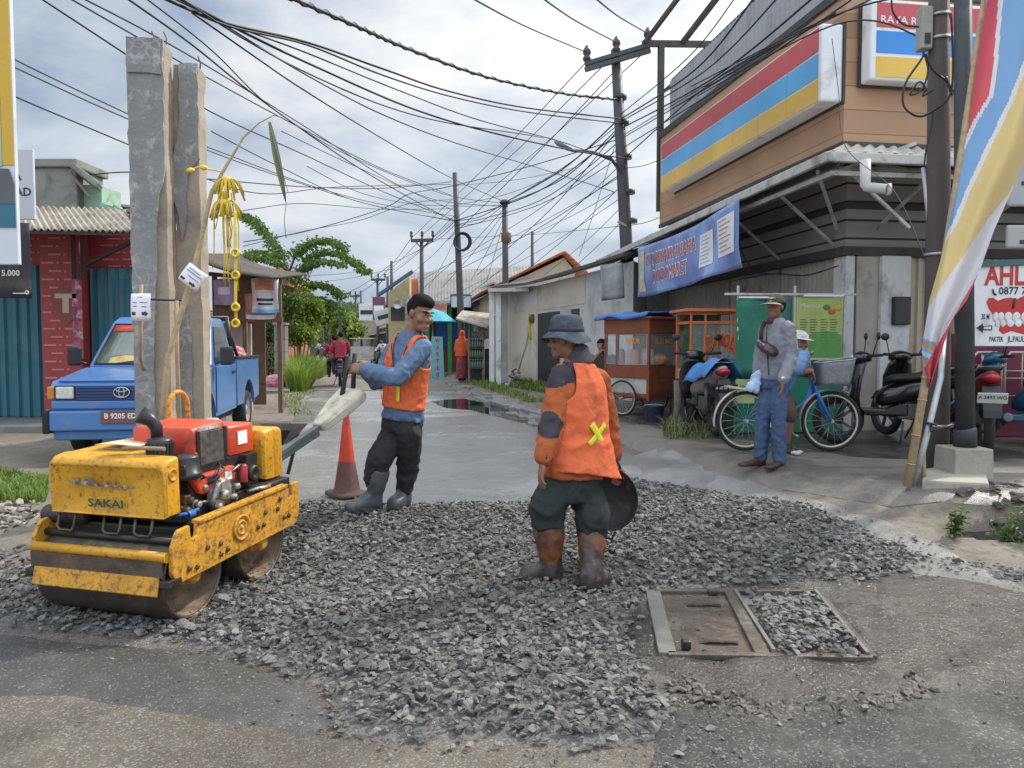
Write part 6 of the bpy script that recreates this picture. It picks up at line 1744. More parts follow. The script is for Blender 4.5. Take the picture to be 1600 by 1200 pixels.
def cloth(name,label,x0,x1,y0,y1,Yc,mat,amp=.03,extra=None):
 q=thing(name,label,'banner',(X((x0+x1)/2,Yc),Yc,P(800,y1,Yc).z))
 z0,z1=P(800,y1,Yc).z,P(800,y0,Yc).z
 f=lambda u,v,o=0.0:Vector((X(x0+(x1-x0)*u,Yc),Yc-o+amp*math.sin(u*9+v*4),z0+(z1-z0)*v+.04*math.sin(u*PI)*(1 if v>.5 else-.4)))
 b=MB(True);b.grid(lambda u,v:f(u,v),14,8);b.build('cloth',mat,q,solid=.004)
 for(u0,u1,v0,v1,mt,nm)in(extra or[]):
  b=MB(True);b.grid(lambda u,v:f(u0+(u1-u0)*u,v0+(v1-v0)*v,.012),8,2);b.build(nm,mt,q)
 return q
m_bw=M('banner_offwhite',(.66,.66,.66),.7,var=.1);m_bo=M('banner_orange',(.55,.26,.10),.7,var=.3,vs=5)
cloth('banner','white banner with an orange print hung on the brown stall',395,437,436,488,YS-.25,m_bw,.04,[(.15,.85,.62,.9,m_bo,'printed_panel'),(.2,.8,.36,.44,m_ink,'printed_lines'),(.25,.75,.24,.30,m_ink,'printed_lines'),(0,1,.0,.10,m_lblue,'border')])
cloth('banner','tan printed banner under the white one on the brown stall',384,432,460,498,YS-.12,M('banner_tan',(.42,.24,.13),.7,var=.35,vs=5),.03,[(.05,.95,.0,.18,m_bw,'border')])
cloth('banner','pale purple banner hung inside the brown stall',336,372,438,476,YS-.08,M('banner_purple',(.42,.36,.50),.7,var=.3,vs=4),.02,[(.2,.7,.45,.65,m_whitepaint,'printed_lines')])
# house roof behind
YH=27
q=thing('house','small house with a grey corrugated roof and orange gable behind the brown stall','house',(X(415,YH),YH,.1))
zh=lambda py:P(800,py,YH).z
b=MB(True);corrugated(b,(X(370,YH),YH-1.5,zh(436)),(X(446,YH),YH-1.5,zh(448)),(X(380,YH),YH+1.5,zh(408)),(X(440,YH),YH+1.5,zh(415)),22,.03);b.build('roof',M('roof_grey',(.23,.22,.21),.8,var=.2),q,solid=.02)
b=MB(True);b.bx(X(372,YH),X(446,YH),YH-.9,YH+3,.1,zh(446));b.prism([(X(440,YH),zh(448)),(X(458,YH),zh(448)),(X(447,YH),zh(418))],YH-.9,YH+2);b.build('wall',M('orange_wall',(.42,.17,.09),.85,var=.15),q)
# ------------------------------------------------------------------ gate post, railings, plants
m_block=plank_mat('block_post',(.215,.21,.20),(.12,.12,.115),1,row=.38,mortar=.03,rough=.9)
YG=23.5
q=thing('gate_post','grey concrete block gate post beside the tall grass','gate post',(X(440,YG),YG,.1))
b=MB();b.bx(-.17,.17,-.17,.17,0,P(800,508,YG).z-.1);b.build('post',m_block,q,bevel=.015)
b=MB();b.bx(-.2,.2,-.2,.2,P(800,508,YG).z-.1,P(800,508,YG).z-.03);b.build('cap',m_block,q,bevel=.01)
b=MB();b.bx(-.30,-.17,-.12,.12,.72,1.9);b.build('white_strip',m_wpillar,q)if False else None
q=thing('iron_fence','dark iron railing overgrown with plants left of the block gate post','fence',(X(408,YG),YG,.1))
b=MB(True)
xs_=np.linspace(X(360,YG),X(430,YG),13)
for x in xs_:b.cyl((x,YG,.1),(x,YG,P(800,535,YG).z),.014,6)
for py in(545,575,603):b.bar((xs_[0],YG,P(800,py,YG).z),(xs_[-1],YG,P(800,py,YG).z),.03,.03)
b.build('railing',m_steel,q)
b=MB(True);b.bx(X(350,YG),X(432,YG),YG+.2,YG+.3,0,P(800,590,YG).z);b.build('base_wall',m_plaster,q)
q=thing('plastic_bag','round pinkish plastic bag left at the foot of the gate post','plastic bag',(X(429,22.6),22.6,.16))
b=MB();b.ell((0,0,.2),(.32,.25,.22));b.ell((.15,0,.3),(.15,.15,.14));remesh(b,'bag',M('pink_bag',(.50,.20,.24),.5,var=.3),.03,q,2,.04,7)
mb_=MB();mb_.prism([(X(395,21),20.5),(X(452,21),21),(X(450,23),23.2),(X(392,23),22.6)],.1,.24,0,(Vector((1,0,0)),Vector((0,1,0)),Vector((0,0,1))));struct(mb_.build('culvert_slab',m_conc2,bevel=.02))
def leaf_cloud(b,c,r,n,size,rr,droop=.3,m=0):
 c=Vector(c)
 for _ in range(n):
  while True:
   q=Vector((rr.uniform(-1,1),rr.uniform(-1,1),rr.uniform(-1,1)))
   if .15<q.length<1:break
  p=c+Vector((q.x*r[0],q.y*r[1],q.z*r[2]))
  d=Vector((rr.uniform(-1,1),rr.uniform(-1,1),rr.uniform(-1,.4)-droop*.3)).normalized()
  s_=d.cross(Vector((rr.uniform(-.4,.4),rr.uniform(-.4,.4),1))).normalized();L_=size*rr.uniform(.6,1.4);w_=L_*.26
  b.add([p,p+d*L_*.45+s_*w_,p+d*L_-Vector((0,0,L_*.15)),p+d*L_*.45-s_*w_],[(0,1,2,3)],m)
def bush(name,label,base,blobs,n,size,mat,seed,cat='bush',stem=True,group=None):
 rr=random.Random(seed);t=thing(name,label,cat,base,0,group)
 b=MB(True);b2=MB(True)
 tot=sum(q[1][0]*q[1][1]*q[1][2]for q in blobs)
 for c,r in blobs:
  k=int(n*(r[0]*r[1]*r[2])/tot)
  for _ in range(5):  # uneven clumps with gaps
   cc=Vector(c)+Vector((rr.uniform(-.6,.6)*r[0],rr.uniform(-.6,.6)*r[1],rr.uniform(-.55,.6)*r[2]))
   leaf_cloud(b,cc,(r[0]*.55,r[1]*.55,r[2]*.5),k//5,size,rr)
  p=Vector(base);b2.tube([p,p.lerp(Vector(c),.5)+Vector((rr.uniform(-.1,.1),0,0)),Vector(c)],[.03,.022,.012],6)
 b.build('crown',mat,t)
 b2.build('branches',M('bark',(.13,.105,.08),.9,var=.25,vs=6),t)
 return t
def pb(px,py,Y):return P(px,py,Y)
bush('shrub','bright yellow green shrub rising behind the block gate post',(X(466,25.5),25.5,.1),[(pb(470,500,25.5),(.75,.6,.7)),(pb(478,470,25.7),(.6,.5,.5)),(pb(458,520,25),(.6,.5,.6)),(pb(486,520,25.3),(.4,.4,.5))],5200,.105,m_leaf2,1)
bush('shrub','dark leafy climbing shrub covering the railing behind the pickup bed',(X(410,23.9),23.9,.1),[(pb(395,545,24.0),(.9,.35,.55)),(pb(418,525,24.2),(.6,.35,.5)),(pb(382,520,24),(.5,.3,.5)),(pb(420,570,24),(.35,.25,.4))],4400,.10,m_leaf,2)
bush('shrub','leafy green bush with drooping twigs above the railing and stall',(X(445,24.5),24.5,.1),[(pb(452,462,24.5),(.55,.5,.6)),(pb(436,500,24.5),(.45,.4,.45)),(pb(462,440,24.8),(.4,.4,.35))],2600,.11,m_leaf,3)
pp=[(X(447,22),22),(X(478,21.5),21.5),(X(486,24),24),(X(493,28),28),(X(478,29),29),(X(450,25),25)]
grass_field('tall_grass','tall yellow green grass along the left road edge',pp,5200,1.1,leafy(M('tall_grass_blade',(.22,.32,.05),.7,var=.3,vs=2,island=.4)),4,.75,.010)
pp=[(X(500,29),29),(X(512,33),33),(X(517,44),44),(X(508,44),44),(X(495,30),30)]
grass_field('tall_grass','lower green verge further along the left road edge',pp,1500,.6,m_grass,5,.5,.02)
pp=[(-3.6,14),(-4.2,14.5),(-6.2,20),(-5.5,21.5),(-5.0,18)]
grass_field('grass','thin patchy grass between the pickup and the road',pp,500,.10,m_grass,6,.6,.008)
def feather_tree(name,label,base,limbs,mat,seed,leaf=.22,trunk_r=.14,cat='tree',per=60):
 """trunk with long arching boughs carrying rows of drooping leaves"""
 rr=random.Random(seed);t=thing(name,label,cat,base)
 b,w=MB(True),MB(True)
 for pts,r0,dens in limbs:
  pts=[Vector(p)for p in pts]
  # smooth resample
  out=[]
  for i in range(len(pts)-1):
   p0,p1,p2,p3=pts[max(0,i-1)],pts[i],pts[i+1],pts[min(len(pts)-1,i+2)]
   for k in range(6):
    f=k/6
    out.append(.5*((2*p1)+(p2-p0)*f+(2*p0-5*p1+4*p2-p3)*f*f+(3*p1-p0-3*p2+p3)*f**3))
  out.append(pts[-1]);n=len(out)
  w.tube(out,[r0*(1-.85*i/(n-1))for i in range(n)],7)
  if dens:
   for i in range(int(n*.2),n):
    for _ in range(int(dens*1.5)):
     p=out[i]+Vector((rr.gauss(0,.11),rr.gauss(0,.24),rr.gauss(0,.045)))
     d=Vector((rr.gauss(0,.7),rr.gauss(0,.7),-rr.uniform(.1,1.0))).normalized();s_=d.cross(Vector((0,1,.3))).normalized()
     L_=leaf*rr.uniform(.6,1.3);w_=L_*.24
     b.add([p,p+d*L_*.5+s_*w_,p+d*L_,p+d*L_*.5-s_*w_],[(0,1,2,3)])
 b.build('crown',mat,t);w.build('trunk',M('bark',(.13,.105,.08),.9),t)
 return t
YT=26.5
A=lambda px,py,dy=0:P(px,py,YT+dy)
feather_tree('tree','slender tree with long arching feathery boughs over the left roadside',(X(468,YT),YT,.1),[
 ([(X(468,YT),YT,.1),A(466,500),A(462,445),A(452,425)],.09,0),
 ([A(452,425),A(440,400,.3),A(425,378,.4),A(408,358,.5),A(392,342,.6),A(378,336,.6)],.05,34),
 ([A(452,425),A(462,400,-.2),A(478,384,-.3),A(500,376,-.4),A(520,376,-.4),A(535,388,-.4)],.045,26),
 ([A(458,430),A(480,408,.3),A(502,394,.5),A(528,396,.6),A(552,408,.6),A(570,424,.6)],.045,36),
 ([A(462,450),A(474,422,-.4),A(490,410,-.6),A(512,408,-.7),A(535,414,-.8)],.035,26),
 ([A(463,460),A(480,448,.6),A(498,444,.9),A(518,450,1.0),A(532,462,1.0)],.04,40),
 ([A(463,470),A(482,466,.2),A(500,468,.3),A(520,478,.4),A(530,490,.4)],.035,40),
 ([A(452,425),A(430,410,-.4),A(408,402,-.7),A(390,400,-.8),A(375,406,-.8)],.04,34),
 ([A(450,425),A(436,412,.8),A(420,398,1.2),A(404,394,1.3),A(392,398,1.3)],.035,30)],m_leaf,9,.125)
# ------------------------------------------------------------------ carts, bicycle, scooters, poles on the right
m_mahog=M('varnished_wood',(.23,.062,.025),.35,var=.22,vs=5,dirt=(.14,.04,.02),damt=.35,ds=4)
m_clear=M('cart_glass',(.55,.6,.58),.05,var=.05,alpha=.16,spec=.8,rvar=.02)
m_txtor=M('sticker_orange',(.80,.27,.02),.5,var=.12,vs=20)
m_red2=M('sticker_red',(.60,.06,.03),.5,var=.1)
def spoked_wheel(parent,c,r,axis_,name='wheel',tyre=.02,mat_rim=m_cream,n=18):
 b=MB();b.torus(c,r-tyre,tyre,axis_,36,8);w=b.build(name,m_rubber,parent)
 b=MB();b.torus(c,r-tyre*2.2,tyre*.6,axis_,36,6);b.build('rim',mat_rim,w)
 A_,B_,D_=frame_from(Vector(axis_));c=Vector(c);b=MB()
 for k in range(n):
  a=2*PI*k/n;e=c+(A_*math.cos(a)+B_*math.sin(a))*(r-tyre*2.2);h=c+(A_*math.cos(a+.5*(-1)**k)+B_*math.sin(a+.5*(-1)**k))*.02+D_*(.02*(-1)**k)
  b.tube([h,e],.0022,4)
 b.cyl(c-D_*.04,c+D_*.04,.02,10);b.build('spokes',m_gal,w)
 return w
# --- brown glazed food cart
C0=P(966,662,12.2)
FC=thing('food_cart','varnished brown glass sided food cart with bicycle wheels and a blue tarpaulin on top','food cart',(1.84,12.3,gz(1.84,12.3)+.04),R(-47))
FC.scale=(.88,.88,.88)
W_,D_=.98,.84  # long side faces left-front, end faces right-front
b=MB();b.bx(-W_/2,W_/2,0,D_,.34,.42);b.bx(-W_/2,W_/2,.02,D_-.02,.42,.70,1);b.bx(-W_/2-.015,W_/2+.015,-.015,D_+.015,.70,.92)
b.build('cabinet',[m_mahog,M('cream_panel',(.50,.48,.42),.5,var=.1,dirt=(.35,.3,.25),damt=.3)],FC,bevel=.008)
b=MB();b.bx(W_/2-.005,W_/2+.012,.0,D_,.40,.72);b.bx(W_/2+.01,W_/2+.02,.2,D_-.2,.46,.66);b.build('end_panel',m_mahog,FC,bevel=.005)
b=MB()
for x in(-W_/2,-.22,W_/2):
 for y in(0,D_):
  b.box((x,y,1.25),(.05,.05,.70))
b.box((-W_/2,0,.60),(.05,.05,.60));b.box((W_/2,0,.6),(.06,.06,.6))
b.bx(-W_/2-.03,W_/2+.03,-.03,.03,1.50,1.76);b.bx(-W_/2-.03,W_/2+.03,D_-.03,D_+.03,1.50,1.76);b.bx(W_/2-.03,W_/2+.03,.03,D_-.03,1.50,1.76);b.bx(-W_/2-.03,-W_/2+.03,.03,D_-.03,1.50,1.76)
b.build('frame',m_mahog,FC,bevel=.006)
b=MB();b.bx(-W_/2-.12,W_/2+.14,-.12,D_+.12,1.76,1.80);b.build('roof',m_mahog,FC,bevel=.006)
b=MB();b.grid(lambda u,v:Vector((-W_/2-.16+(W_+.2)*u,-.16+(D_+.3)*v,1.83+.05*mnoise.noise(Vector((u*3,v*3,1)))+(.05 if v<.7 else 0)*math.sin(u*5)**2-(.07 if v==0 else 0))),18,12);b.build('tarpaulin',M('blue_tarp',(.04,.15,.42),.5,var=.25,vs=4),FC,solid=.03)
b=MB()
for s0,e0 in(((-W_/2+.03,0),(-.245,0)),((-.195,0),(W_/2-.03,0))):b.bx(s0[0],e0[0],-.004,.0,.93,1.5)
b.bx(W_/2-.002,W_/2+.002,.03,D_-.03,.93,1.5);gl=b.build('glass',m_clear,FC)
b=MB()
for x0,x1 in((-W_/2+.03,-.245),(-.195,W_/2-.03)):b.tube([(x0,-.012,.94),(x1,-.012,.94),(x1,-.012,1.49),(x0,-.012,1.49)],.011,4,closed=True)
b.tube([(W_/2+.01,.03,.94),(W_/2+.01,D_-.03,.94),(W_/2+.01,D_-.03,1.49),(W_/2+.01,.03,1.49)],.011,4,closed=True);b.build('window_frame',m_gal,FC)
b=MB();b.text('TELUR',(.14,-.02,1.36),(1,0,0),(0,0,1),.10,0,0,'CENTER',.85,.03);b.build('lettering',m_txtor,FC)
b=MB();b.text('GULUNG',(W_/2+.016,D_/2,1.35),(0,1,0),(0,0,1),.095,0,0,'CENTER',.95,.03);b.build('lettering',m_txtor,FC)
b=MB();b.bx(-W_/2+.05,W_/2-.05,D_-.02,D_-.01,.93,1.5);b.build('back_panel',M('cart_back',(.12,.11,.10),.7,var=.4,vs=4),FC)
rr=random.Random(4)
for k in range(5):
 b=MB();x=-.34+.165*k;b.lathe([(.001,0),(.075,0),(.08,.02),(.08,.22),(.06,.26),(.055,.29),(.001,.29)],16,(x,.25+.1*(k%2),.93));b.build('jar',[M('jar_pink',(.62,.28,.22),.25,var=.2),M('jar_white',(.60,.58,.55),.25,var=.2),M('jar_orange',(.65,.25,.12),.25,var=.3)][k%3],FC,bevel=.01)
b=MB();b.ell((.36,.45,1.02),(.18,.2,.12));b.build('basket',M('orange_food',(.55,.25,.12),.6,var=.4,vs=14),FC)
for x in(-.05,):
 spoked_wheel(FC,(x,-.07,.33),.33,(0,1,0));spoked_wheel(FC,(x,D_+.07,.33),.33,(0,1,0))
b=MB();b.cyl((-.05,-.1,.33),(-.05,D_+.1,.33),.015,8);b.cyl((W_/2-.05,.1,0),(W_/2-.05,.1,.36),.02,8);b.cyl((W_/2-.05,D_-.1,0),(W_/2-.05,D_-.1,.36),.02,8);b.cyl((-W_/2,.1,.36),(-W_/2-.35,.1,.5),.018,8);b.build('chassis',m_steel,FC)
q=thing('bucket','dark blue plastic bucket on the ground beside the brown food cart','bucket',G(1022,662))
b=MB();b.lathe([(.001,.01),(.12,.0),(.125,.02),(.155,.26),(.165,.28),(.16,.28),(.14,.25),(.115,.03),(.001,.03)],24);b.build('tub',M('bucket_navy',(.02,.03,.06),.4),q)
b=MB();b.tube([(.16*math.cos(a),.02,.26+.03*math.sin(a))for a in np.linspace(0,PI,9)],.006,6);b.build('handle',m_gal,q)
q=thing('wooden_post','short grey wooden post standing between the food cart and the scooter','post',G(1058,664))
b=MB();b.tube([(0,0,-.05),(.01,0,.3),(0,.01,.66)],[.065,.06,.058],10);b.build('post',M('grey_wood',(.17,.155,.13),.9,var=.3,vs=9),q,bevel=.006)
b=MB();b.box((.09,.03,.66),(.22,.06,.06));b.build('cross_piece',m_mahog,q)
# --- orange snack cart with arched lettering, further back
OC=thing('snack_cart','orange framed snack cart with arched CIMOL lettering on its glass','snack cart',(P(1112,640,11.0).x,11.0,gz(3,11)+.04),R(6))
m_orw=M('orange_paint',(.62,.17,.045),.5,var=.15,dirt=(.4,.12,.05),damt=.3)
w=X(1146,11)-X(1076,11);x0,x1=-w/2,w/2
zt=P(800,487,11).z-OC.location.z;zs=lambda py:P(800,py,11).z-OC.location.z
b=MB()
for x in(x0,x0+.21,x1):b.box((x,0,(zs(575)+zt)/2),(.03,.03,zt-zs(575)))
for x in(x0,x1):b.box((x,.6,zt/2),(.04,.04,zt))
for py in(488,504):b.box((0,0,zs(py)),(w+.04,.04,.04));b.box((x1,.3,zs(py)),(.04,.6,.04));b.box((x0,.3,zs(py)),(.04,.6,.04))
b.build('frame',m_orw,OC,bevel=.004)
b=MB();b.bx(x0-.10,x1+.10,-.1,.7,zt,zt+.04);b.build('roof',m_orw,OC,bevel=.006)
b=MB();b.bx(x0,x1,0,.6,.25,zs(578));b.build('cabinet',M('cart_grey',(.30,.30,.29),.5,var=.2),OC,bevel=.01)
b=MB();b.bx(x0+.02,x1-.02,.55,.56,zs(575),zs(490));b.build('back_panel',M('cart_back_green',(.09,.12,.08),.6,var=.7,vs=5,dirt=(.25,.28,.2),damt=.4,ds=6),OC)
b=MB();b.bx(x0+.02,x1-.02,-.004,0,zs(575),zs(506));b.build('glass',m_clear,OC)
for k,ch in enumerate('CIMOL'):
 f=(k-2)/2;cx_=x0+.43+f*.175;cz_=zs(532)-.05*f*f
 U_=Vector((math.cos(-f*.3),0,math.sin(-f*.3)));W2_=Vector((-U_.z,0,U_.x))
 b=MB();b.text(ch,(cx_,-.012,cz_),U_,W2_,.20,0,0,'CENTER',.50,.075);o=b.build('lettering_outline',m_txtor,OC)
 b=MB();b.text(ch,(cx_,-.018,cz_),U_,W2_,.19,0,0,'CENTER',.48,.03);b.build('lettering',m_red2,OC)
for k in range(5):
 b=MB();b.lathe([(.001,0),(.026,0),(.026,.10),(.015,.14),(.001,.15)],10,(x0+.27+.085*k,.15,zs(572)));b.build('bottle',m_txtor if k%2 else m_red2,OC)
for s_ in(0,.6):spoked_wheel(OC,(0,s_+(.06 if s_ else-.06),.27),.27,(0,1,0))
# --- green stall with menus
GC=thing('drink_stall','green panelled drink stall with a yellow green menu poster','stall',(P(1235,690,9.9).x,9.9,gz(3.5,9.9)+.04),R(3))
GY=9.9;gx=lambda px:X(px,GY)-GC.location.x;gz_=lambda py:P(800,py,GY).z-GC.location.z
m_gpan=M('green_panel',(.015,.20,.115),.5,var=.12,vs=2,dirt=(.03,.14,.09),damt=.3)
m_gcloth=M('green_cloth',(.02,.15,.095),.7,var=.25,vs=3,dirt=(.05,.22,.15),damt=.35,ds=2)
b=MB();b.bx(gx(1150),gx(1319),0,.6,gz_(676),gz_(592));b.bx(gx(1150),gx(1319),.02,.6,gz_(590),gz_(560));b.bx(gx(1240),gx(1319),.02,.1,gz_(592),gz_(565));b.build('counter',m_gpan,GC,bevel=.008)
b=MB();
for px in(1150,1240,1320):b.box((gx(px),.0,gz_(530)*.5+gz_(460)*.5-.2),(.028,.028,gz_(455)-gz_(600)))
for px in(1152,1317):
 for y in(.05,.55):b.box((gx(px),y,.14),(.05,.05,.30))
b.box((gx(1232),-.02,gz_(460)),(gx(1336)-gx(1128),.035,.03));b.box((gx(1280),.0,gz_(561)),(gx(1320)-gx(1240),.03,.03));b.build('frame',m_gutter,GC,bevel=.004)
for a0_,a1_,y_ in((1150,1197,465),(1252,1316,462)):
 b=MB();b.box((gx((a0_+a1_)/2),-.04,gz_(y_)),(gx(a1_)-gx(a0_),.02,.022));b.build('roller_tube',m_white,GC)
b=MB();b.grid(lambda u,v:Vector((gx(1147+87*u),-.03+.02*math.sin(u*11+v*2),gz_(590-122*v))),14,8);b.build('curtain',m_gcloth,GC,solid=.004)
b=MB();b.bx(gx(1148),gx(1178),-.012,-.004,gz_(630),gz_(592));b.build('notice',M('notice_lime',(.42,.52,.22),.6,var=.3,vs=6),GC)
b=MB();b.text('DIJUAL',(gx(1163),-.016,gz_(606)),(1,0,0),(0,0,1),.05,0,0,'CENTER',.7,.02);b.build('lettering',m_gpan,GC)
b=MB();b.bx(gx(1242),gx(1316),-.016,-.006,gz_(559),gz_(465));mn=b.build('menu_poster',M('menu_lime',(.38,.44,.13),.6,var=.14,vs=3),GC)
b=MB();b.prism([(gx(1262),gz_(558)),(gx(1315),gz_(558)),(gx(1315),gz_(527))]+[(gx(1288)+(gx(1315)-gx(1262))*.5*math.cos(a),gz_(527)+.08*math.sin(a))for a in np.linspace(0,PI,10)][1:-1]+[(gx(1262),gz_(535))],-.020,-.017);b.build('printed_shape',M('menu_green',(.11,.30,.075),.6,var=.15),mn)
b=MB()
for cx_,n in((1248,9),(1264,12),(1281,8),(1296,8)):
 for k in range(n):b.bx(gx(cx_),gx(cx_+9+(k*7)%4),-.021,-.018,gz_(500+k*4),gz_(498.6+k*4))
b.build('printed_lines',M('menu_ink',(.10,.17,.06),.6),mn)
b=MB();b.text('Menu',(gx(1262),-.021,gz_(478)),(1,0,0),(0,0,1),.07,0,0,'CENTER',1.3,.02);b.build('lettering',M('menu_cream',(.55,.56,.42),.6),mn)
for px,py,c_ in((1298,487,(.45,.1,.05)),(1308,481,(.55,.35,.06)),(1290,480,(.08,.2,.05))):
 b=MB();b.ell((gx(px),-.02,gz_(py)),(.05,.006,.035));b.build('printed_fruit',M('fruit_%d'%px,c_,.5),mn)
# --- bicycle with a wire basket; an old man leans on its handlebar
BX=P(1235,705,8.35)
bz=gz(3,8.35)+.04
BI=thing('bicycle','blue step through bicycle with cream rims and a grey front basket','bicycle',(X(1232,8.3),8.3,bz),R(2))
rx0,rx1=X(1166,8.3)-X(1232,8.3),X(1299,8.3)-X(1232,8.3)
wr=.325
spoked_wheel(BI,(rx0,0,wr),wr,(0,1,0));spoked_wheel(BI,(rx1,-.04,wr),wr,(0.06,1,0))
m_bblue=M('bicycle_blue',(.03,.17,.52),.3,var=.1,coat=.3)
hx=rx1-.19
b=MB()
b.tube([(-.06,0,.30),(.04,0,.33),(.18,0,.42),(hx,0,.72)],.019,8);b.tube([(-.10,0,.42),(.06,0,.44),(.2,0,.54),(hx-.01,0,.80)],.017,8)
b.tube([(-.06,0,.30),(-.14,0,.74)],.018,8);b.tube([(-.06,.04,.30),(rx0,.04,wr)],.012,6);b.tube([(-.13,.04,.66),(rx0,.04,wr)],.011,6)
b.tube([(hx-.01,0,.68),(hx-.025,0,.86)],.023,8);b.build('frame',m_bblue,BI)
b=MB()
for s_ in(.055,-.055):b.tube([(hx+.005,s_*.5,.70),(hx+.03,s_,.62),(rx1-.02,s_-.03,wr)],[.02,.024,.014],8)
b.build('fork',m_bblue,BI)
b=MB();b.tube([(hx-.02,0,.84),(hx-.05,0,1.02),(hx-.03,.06,1.07),(hx-.15,.28,1.07)],.012,8);b.tube([(hx-.05,0,1.02),(hx-.03,-.06,1.07),(hx-.15,-.28,1.07)],.012,8);b.build('handlebar',m_gal,BI)
b=MB()
def fender(cx_,cy_,a0,a1):return[[(cx_+(wr+.025)*math.cos(R(a)),cy_+s_,wr+(wr+.025)*math.sin(R(a))+(.012 if s_==0 else 0))for s_ in(-.03,0,.03)]for a in np.linspace(a0,a1,16)]
for cx_,cy_,a0,a1 in((rx0,0,20,190),(rx1,-.04,60,195)):
 g=fender(cx_,cy_,a0,a1);b.add([p for r_ in g for p in r_],[(i*3+j,i*3+j+1,i*3+j+4,i*3+j+3)for i in range(15)for j in(0,1)])
b.build('mudguard',m_cream,BI,solid=.003)
b=MB();b.prism([(-.16,0),(-.12,-.10),(.05,-.045),(.12,-.02),(.12,.02),(.05,.045),(-.12,.10)],.76,.83,0,(Vector((1,0,0)),Vector((0,1,0)),Vector((0,0,1))));sd=b.build('saddle',m_rubber,BI,bevel=.025,segs=3);sd.location=(-.15,0,0)
b=MB();b.tube([(-.22,.06,.62),(rx0-.22,.06,.70),(rx0-.22,-.06,.70),(-.22,-.06,.62)],.010,6,closed=True);b.box(((rx0-.45)/2,0,.67),(abs(rx0)-.06,.10,.012),0,Matrix.Rotation(.19,3,'Y'));b.build('carrier',m_cream,BI)
b=MB();b.lathe([(.09,0),(.09,.008),(.03,.008),(.001,.008)],20,(-.06,-.05,.30),(0,1,0));b.tube([(-.06,-.06,.30),(.05,-.07,.18),(.05,-.16,.18)],.012,6);b.tube([(-.06,.06,.30),(-.16,.07,.42),(-.16,.16,.42)],.012,6);b.build('crank',m_gal,BI)
# basket
b=MB();bc=Vector((hx+.20,-.02,.84))
def bk(u,v):
 a=2*PI*u;r1=1-.16*(1-v);q_=lambda x:math.copysign(abs(x)**.55,x)
 return bc+Vector((q_(math.cos(a))*.20*r1+.02*v,q_(math.sin(a))*.155*r1,-.13+.27*v+.03*math.cos(a)*v))
b.grid(bk,32,5);b.add([bk(k/32,0)for k in range(32)],[tuple(range(32))]);b.build('basket',M('basket_mesh',(.27,.28,.29),.5,metal=.3,var=.25,vs=40,bump=.6,bs=120),BI,solid=.004)
b=MB();b.tube([bk(k/32,1)for k in range(32)],.007,6,closed=True);b.build('basket_rim',m_gal,BI)
# old man leaning
W4=thing('person','seated man in a white cap and pale blue shirt leaning on the bicycle handlebar','person',(X(1225,8.3),8.5,bz))
D4=8.38
pel,nk=P(1212,608,D4),P(1252,548,D4)
shA,shB=P(1247,556,D4+.19),P(1256,558,D4-.17)
T4=Torso(pel,nk,(0,-1,0),shB-shA);T4.flip=1 if T4.axes(1)[1].x>0 else-1
hd,hf,hu=P(1250,534,D4-.02),Vector((.35,-.9,-.15)),Vector((.1,0,1))
b=MB(True)
T4.rings(b,[(-.1,.12,.085,0),(.1,.13,.09,0),(.45,.125,.085,.01),(.75,.15,.09,.01),(.93,.14,.07,0),(1.0,.07,.06,0)])
b.tube([nk-T4.up*.05,nk+(hd-nk)*.4,hd+Vector((0,0,-.05))],[.06,.055,.05],12)
rot=head(b,hd,hf,hu,.98)
elA,wrA=P(1262,586,D4+.24),P(1270,582,D4+.02)
elB,wrB=P(1240,582,D4-.28),P(1268,579,D4-.20)
limb(b,[shA,elA,wrA],[.048,.042,.028]);limb(b,[shB,elB,wrB],[.05,.044,.03])
hand(b,wrB,Vector((.35,.1,-.9)),Vector((-.8,0,-.2)),.35,1,1.0);hand(b,wrA,Vector((.4,-.4,-.8)),Vector((-.6,0,-.4)),.4,-1,1.0)
kA,kB=P(1236,640,D4+.2),P(1234,645,D4-.22);fA,fB=P(1228,690,D4+.15),P(1230,692,D4-.15)
limb(b,[pel+Vector((0,.1,0)),kA,fA],[.08,.055,.038]);limb(b,[pel+Vector((0,-.1,0)),kB,fB],[.08,.055,.038])
remesh(b,'body',m_skin2,.0075,W4,4)
face_parts(W4,hd,rot,.98,m_hair)
b=MB(True);b.ell(hd+rot@Vector((0,-.018,.046)),(.083,.103,.075),20,14,0,rot);inv4=rot.transposed()
cp=remesh(b,'cap',M('white_cap',(.58,.58,.56),.8,var=.3,vs=20),.008,W4,2,0,1,lambda c,n:(inv4@(c-hd)).z>.042,.005)
b=MB(True);b.grid(lambda u,v:hd+rot@Vector((math.sin((u-.5)*2.2)*(.08+.05*v),math.cos((u-.5)*2.2)*(.088+.06*v),.048-.012*v)),12,4);b.build('cap_brim',M('white_cap',(.58,.58,.56)),cp,solid=.005)
b=MB(True)
T4.rings(b,[(-.05,.165,.125,0),(.1,.165,.125,0),(.45,.16,.12,0),(.7,.17,.115,0),(.88,.165,.1,0),(.97,.12,.085,0),(1.02,.075,.07,0)])
limb(b,[shA,shA.lerp(elA,.4),shA.lerp(elA,.75)],[.07,.072,.078]);limb(b,[shB,shB.lerp(elB,.4),shB.lerp(elB,.75)],[.07,.074,.08])
remesh(b,'shirt',M('pale_blue_shirt',(.16,.28,.47),.8,var=.15,bump=.5,bs=20),.010,W4,5,.012,10)
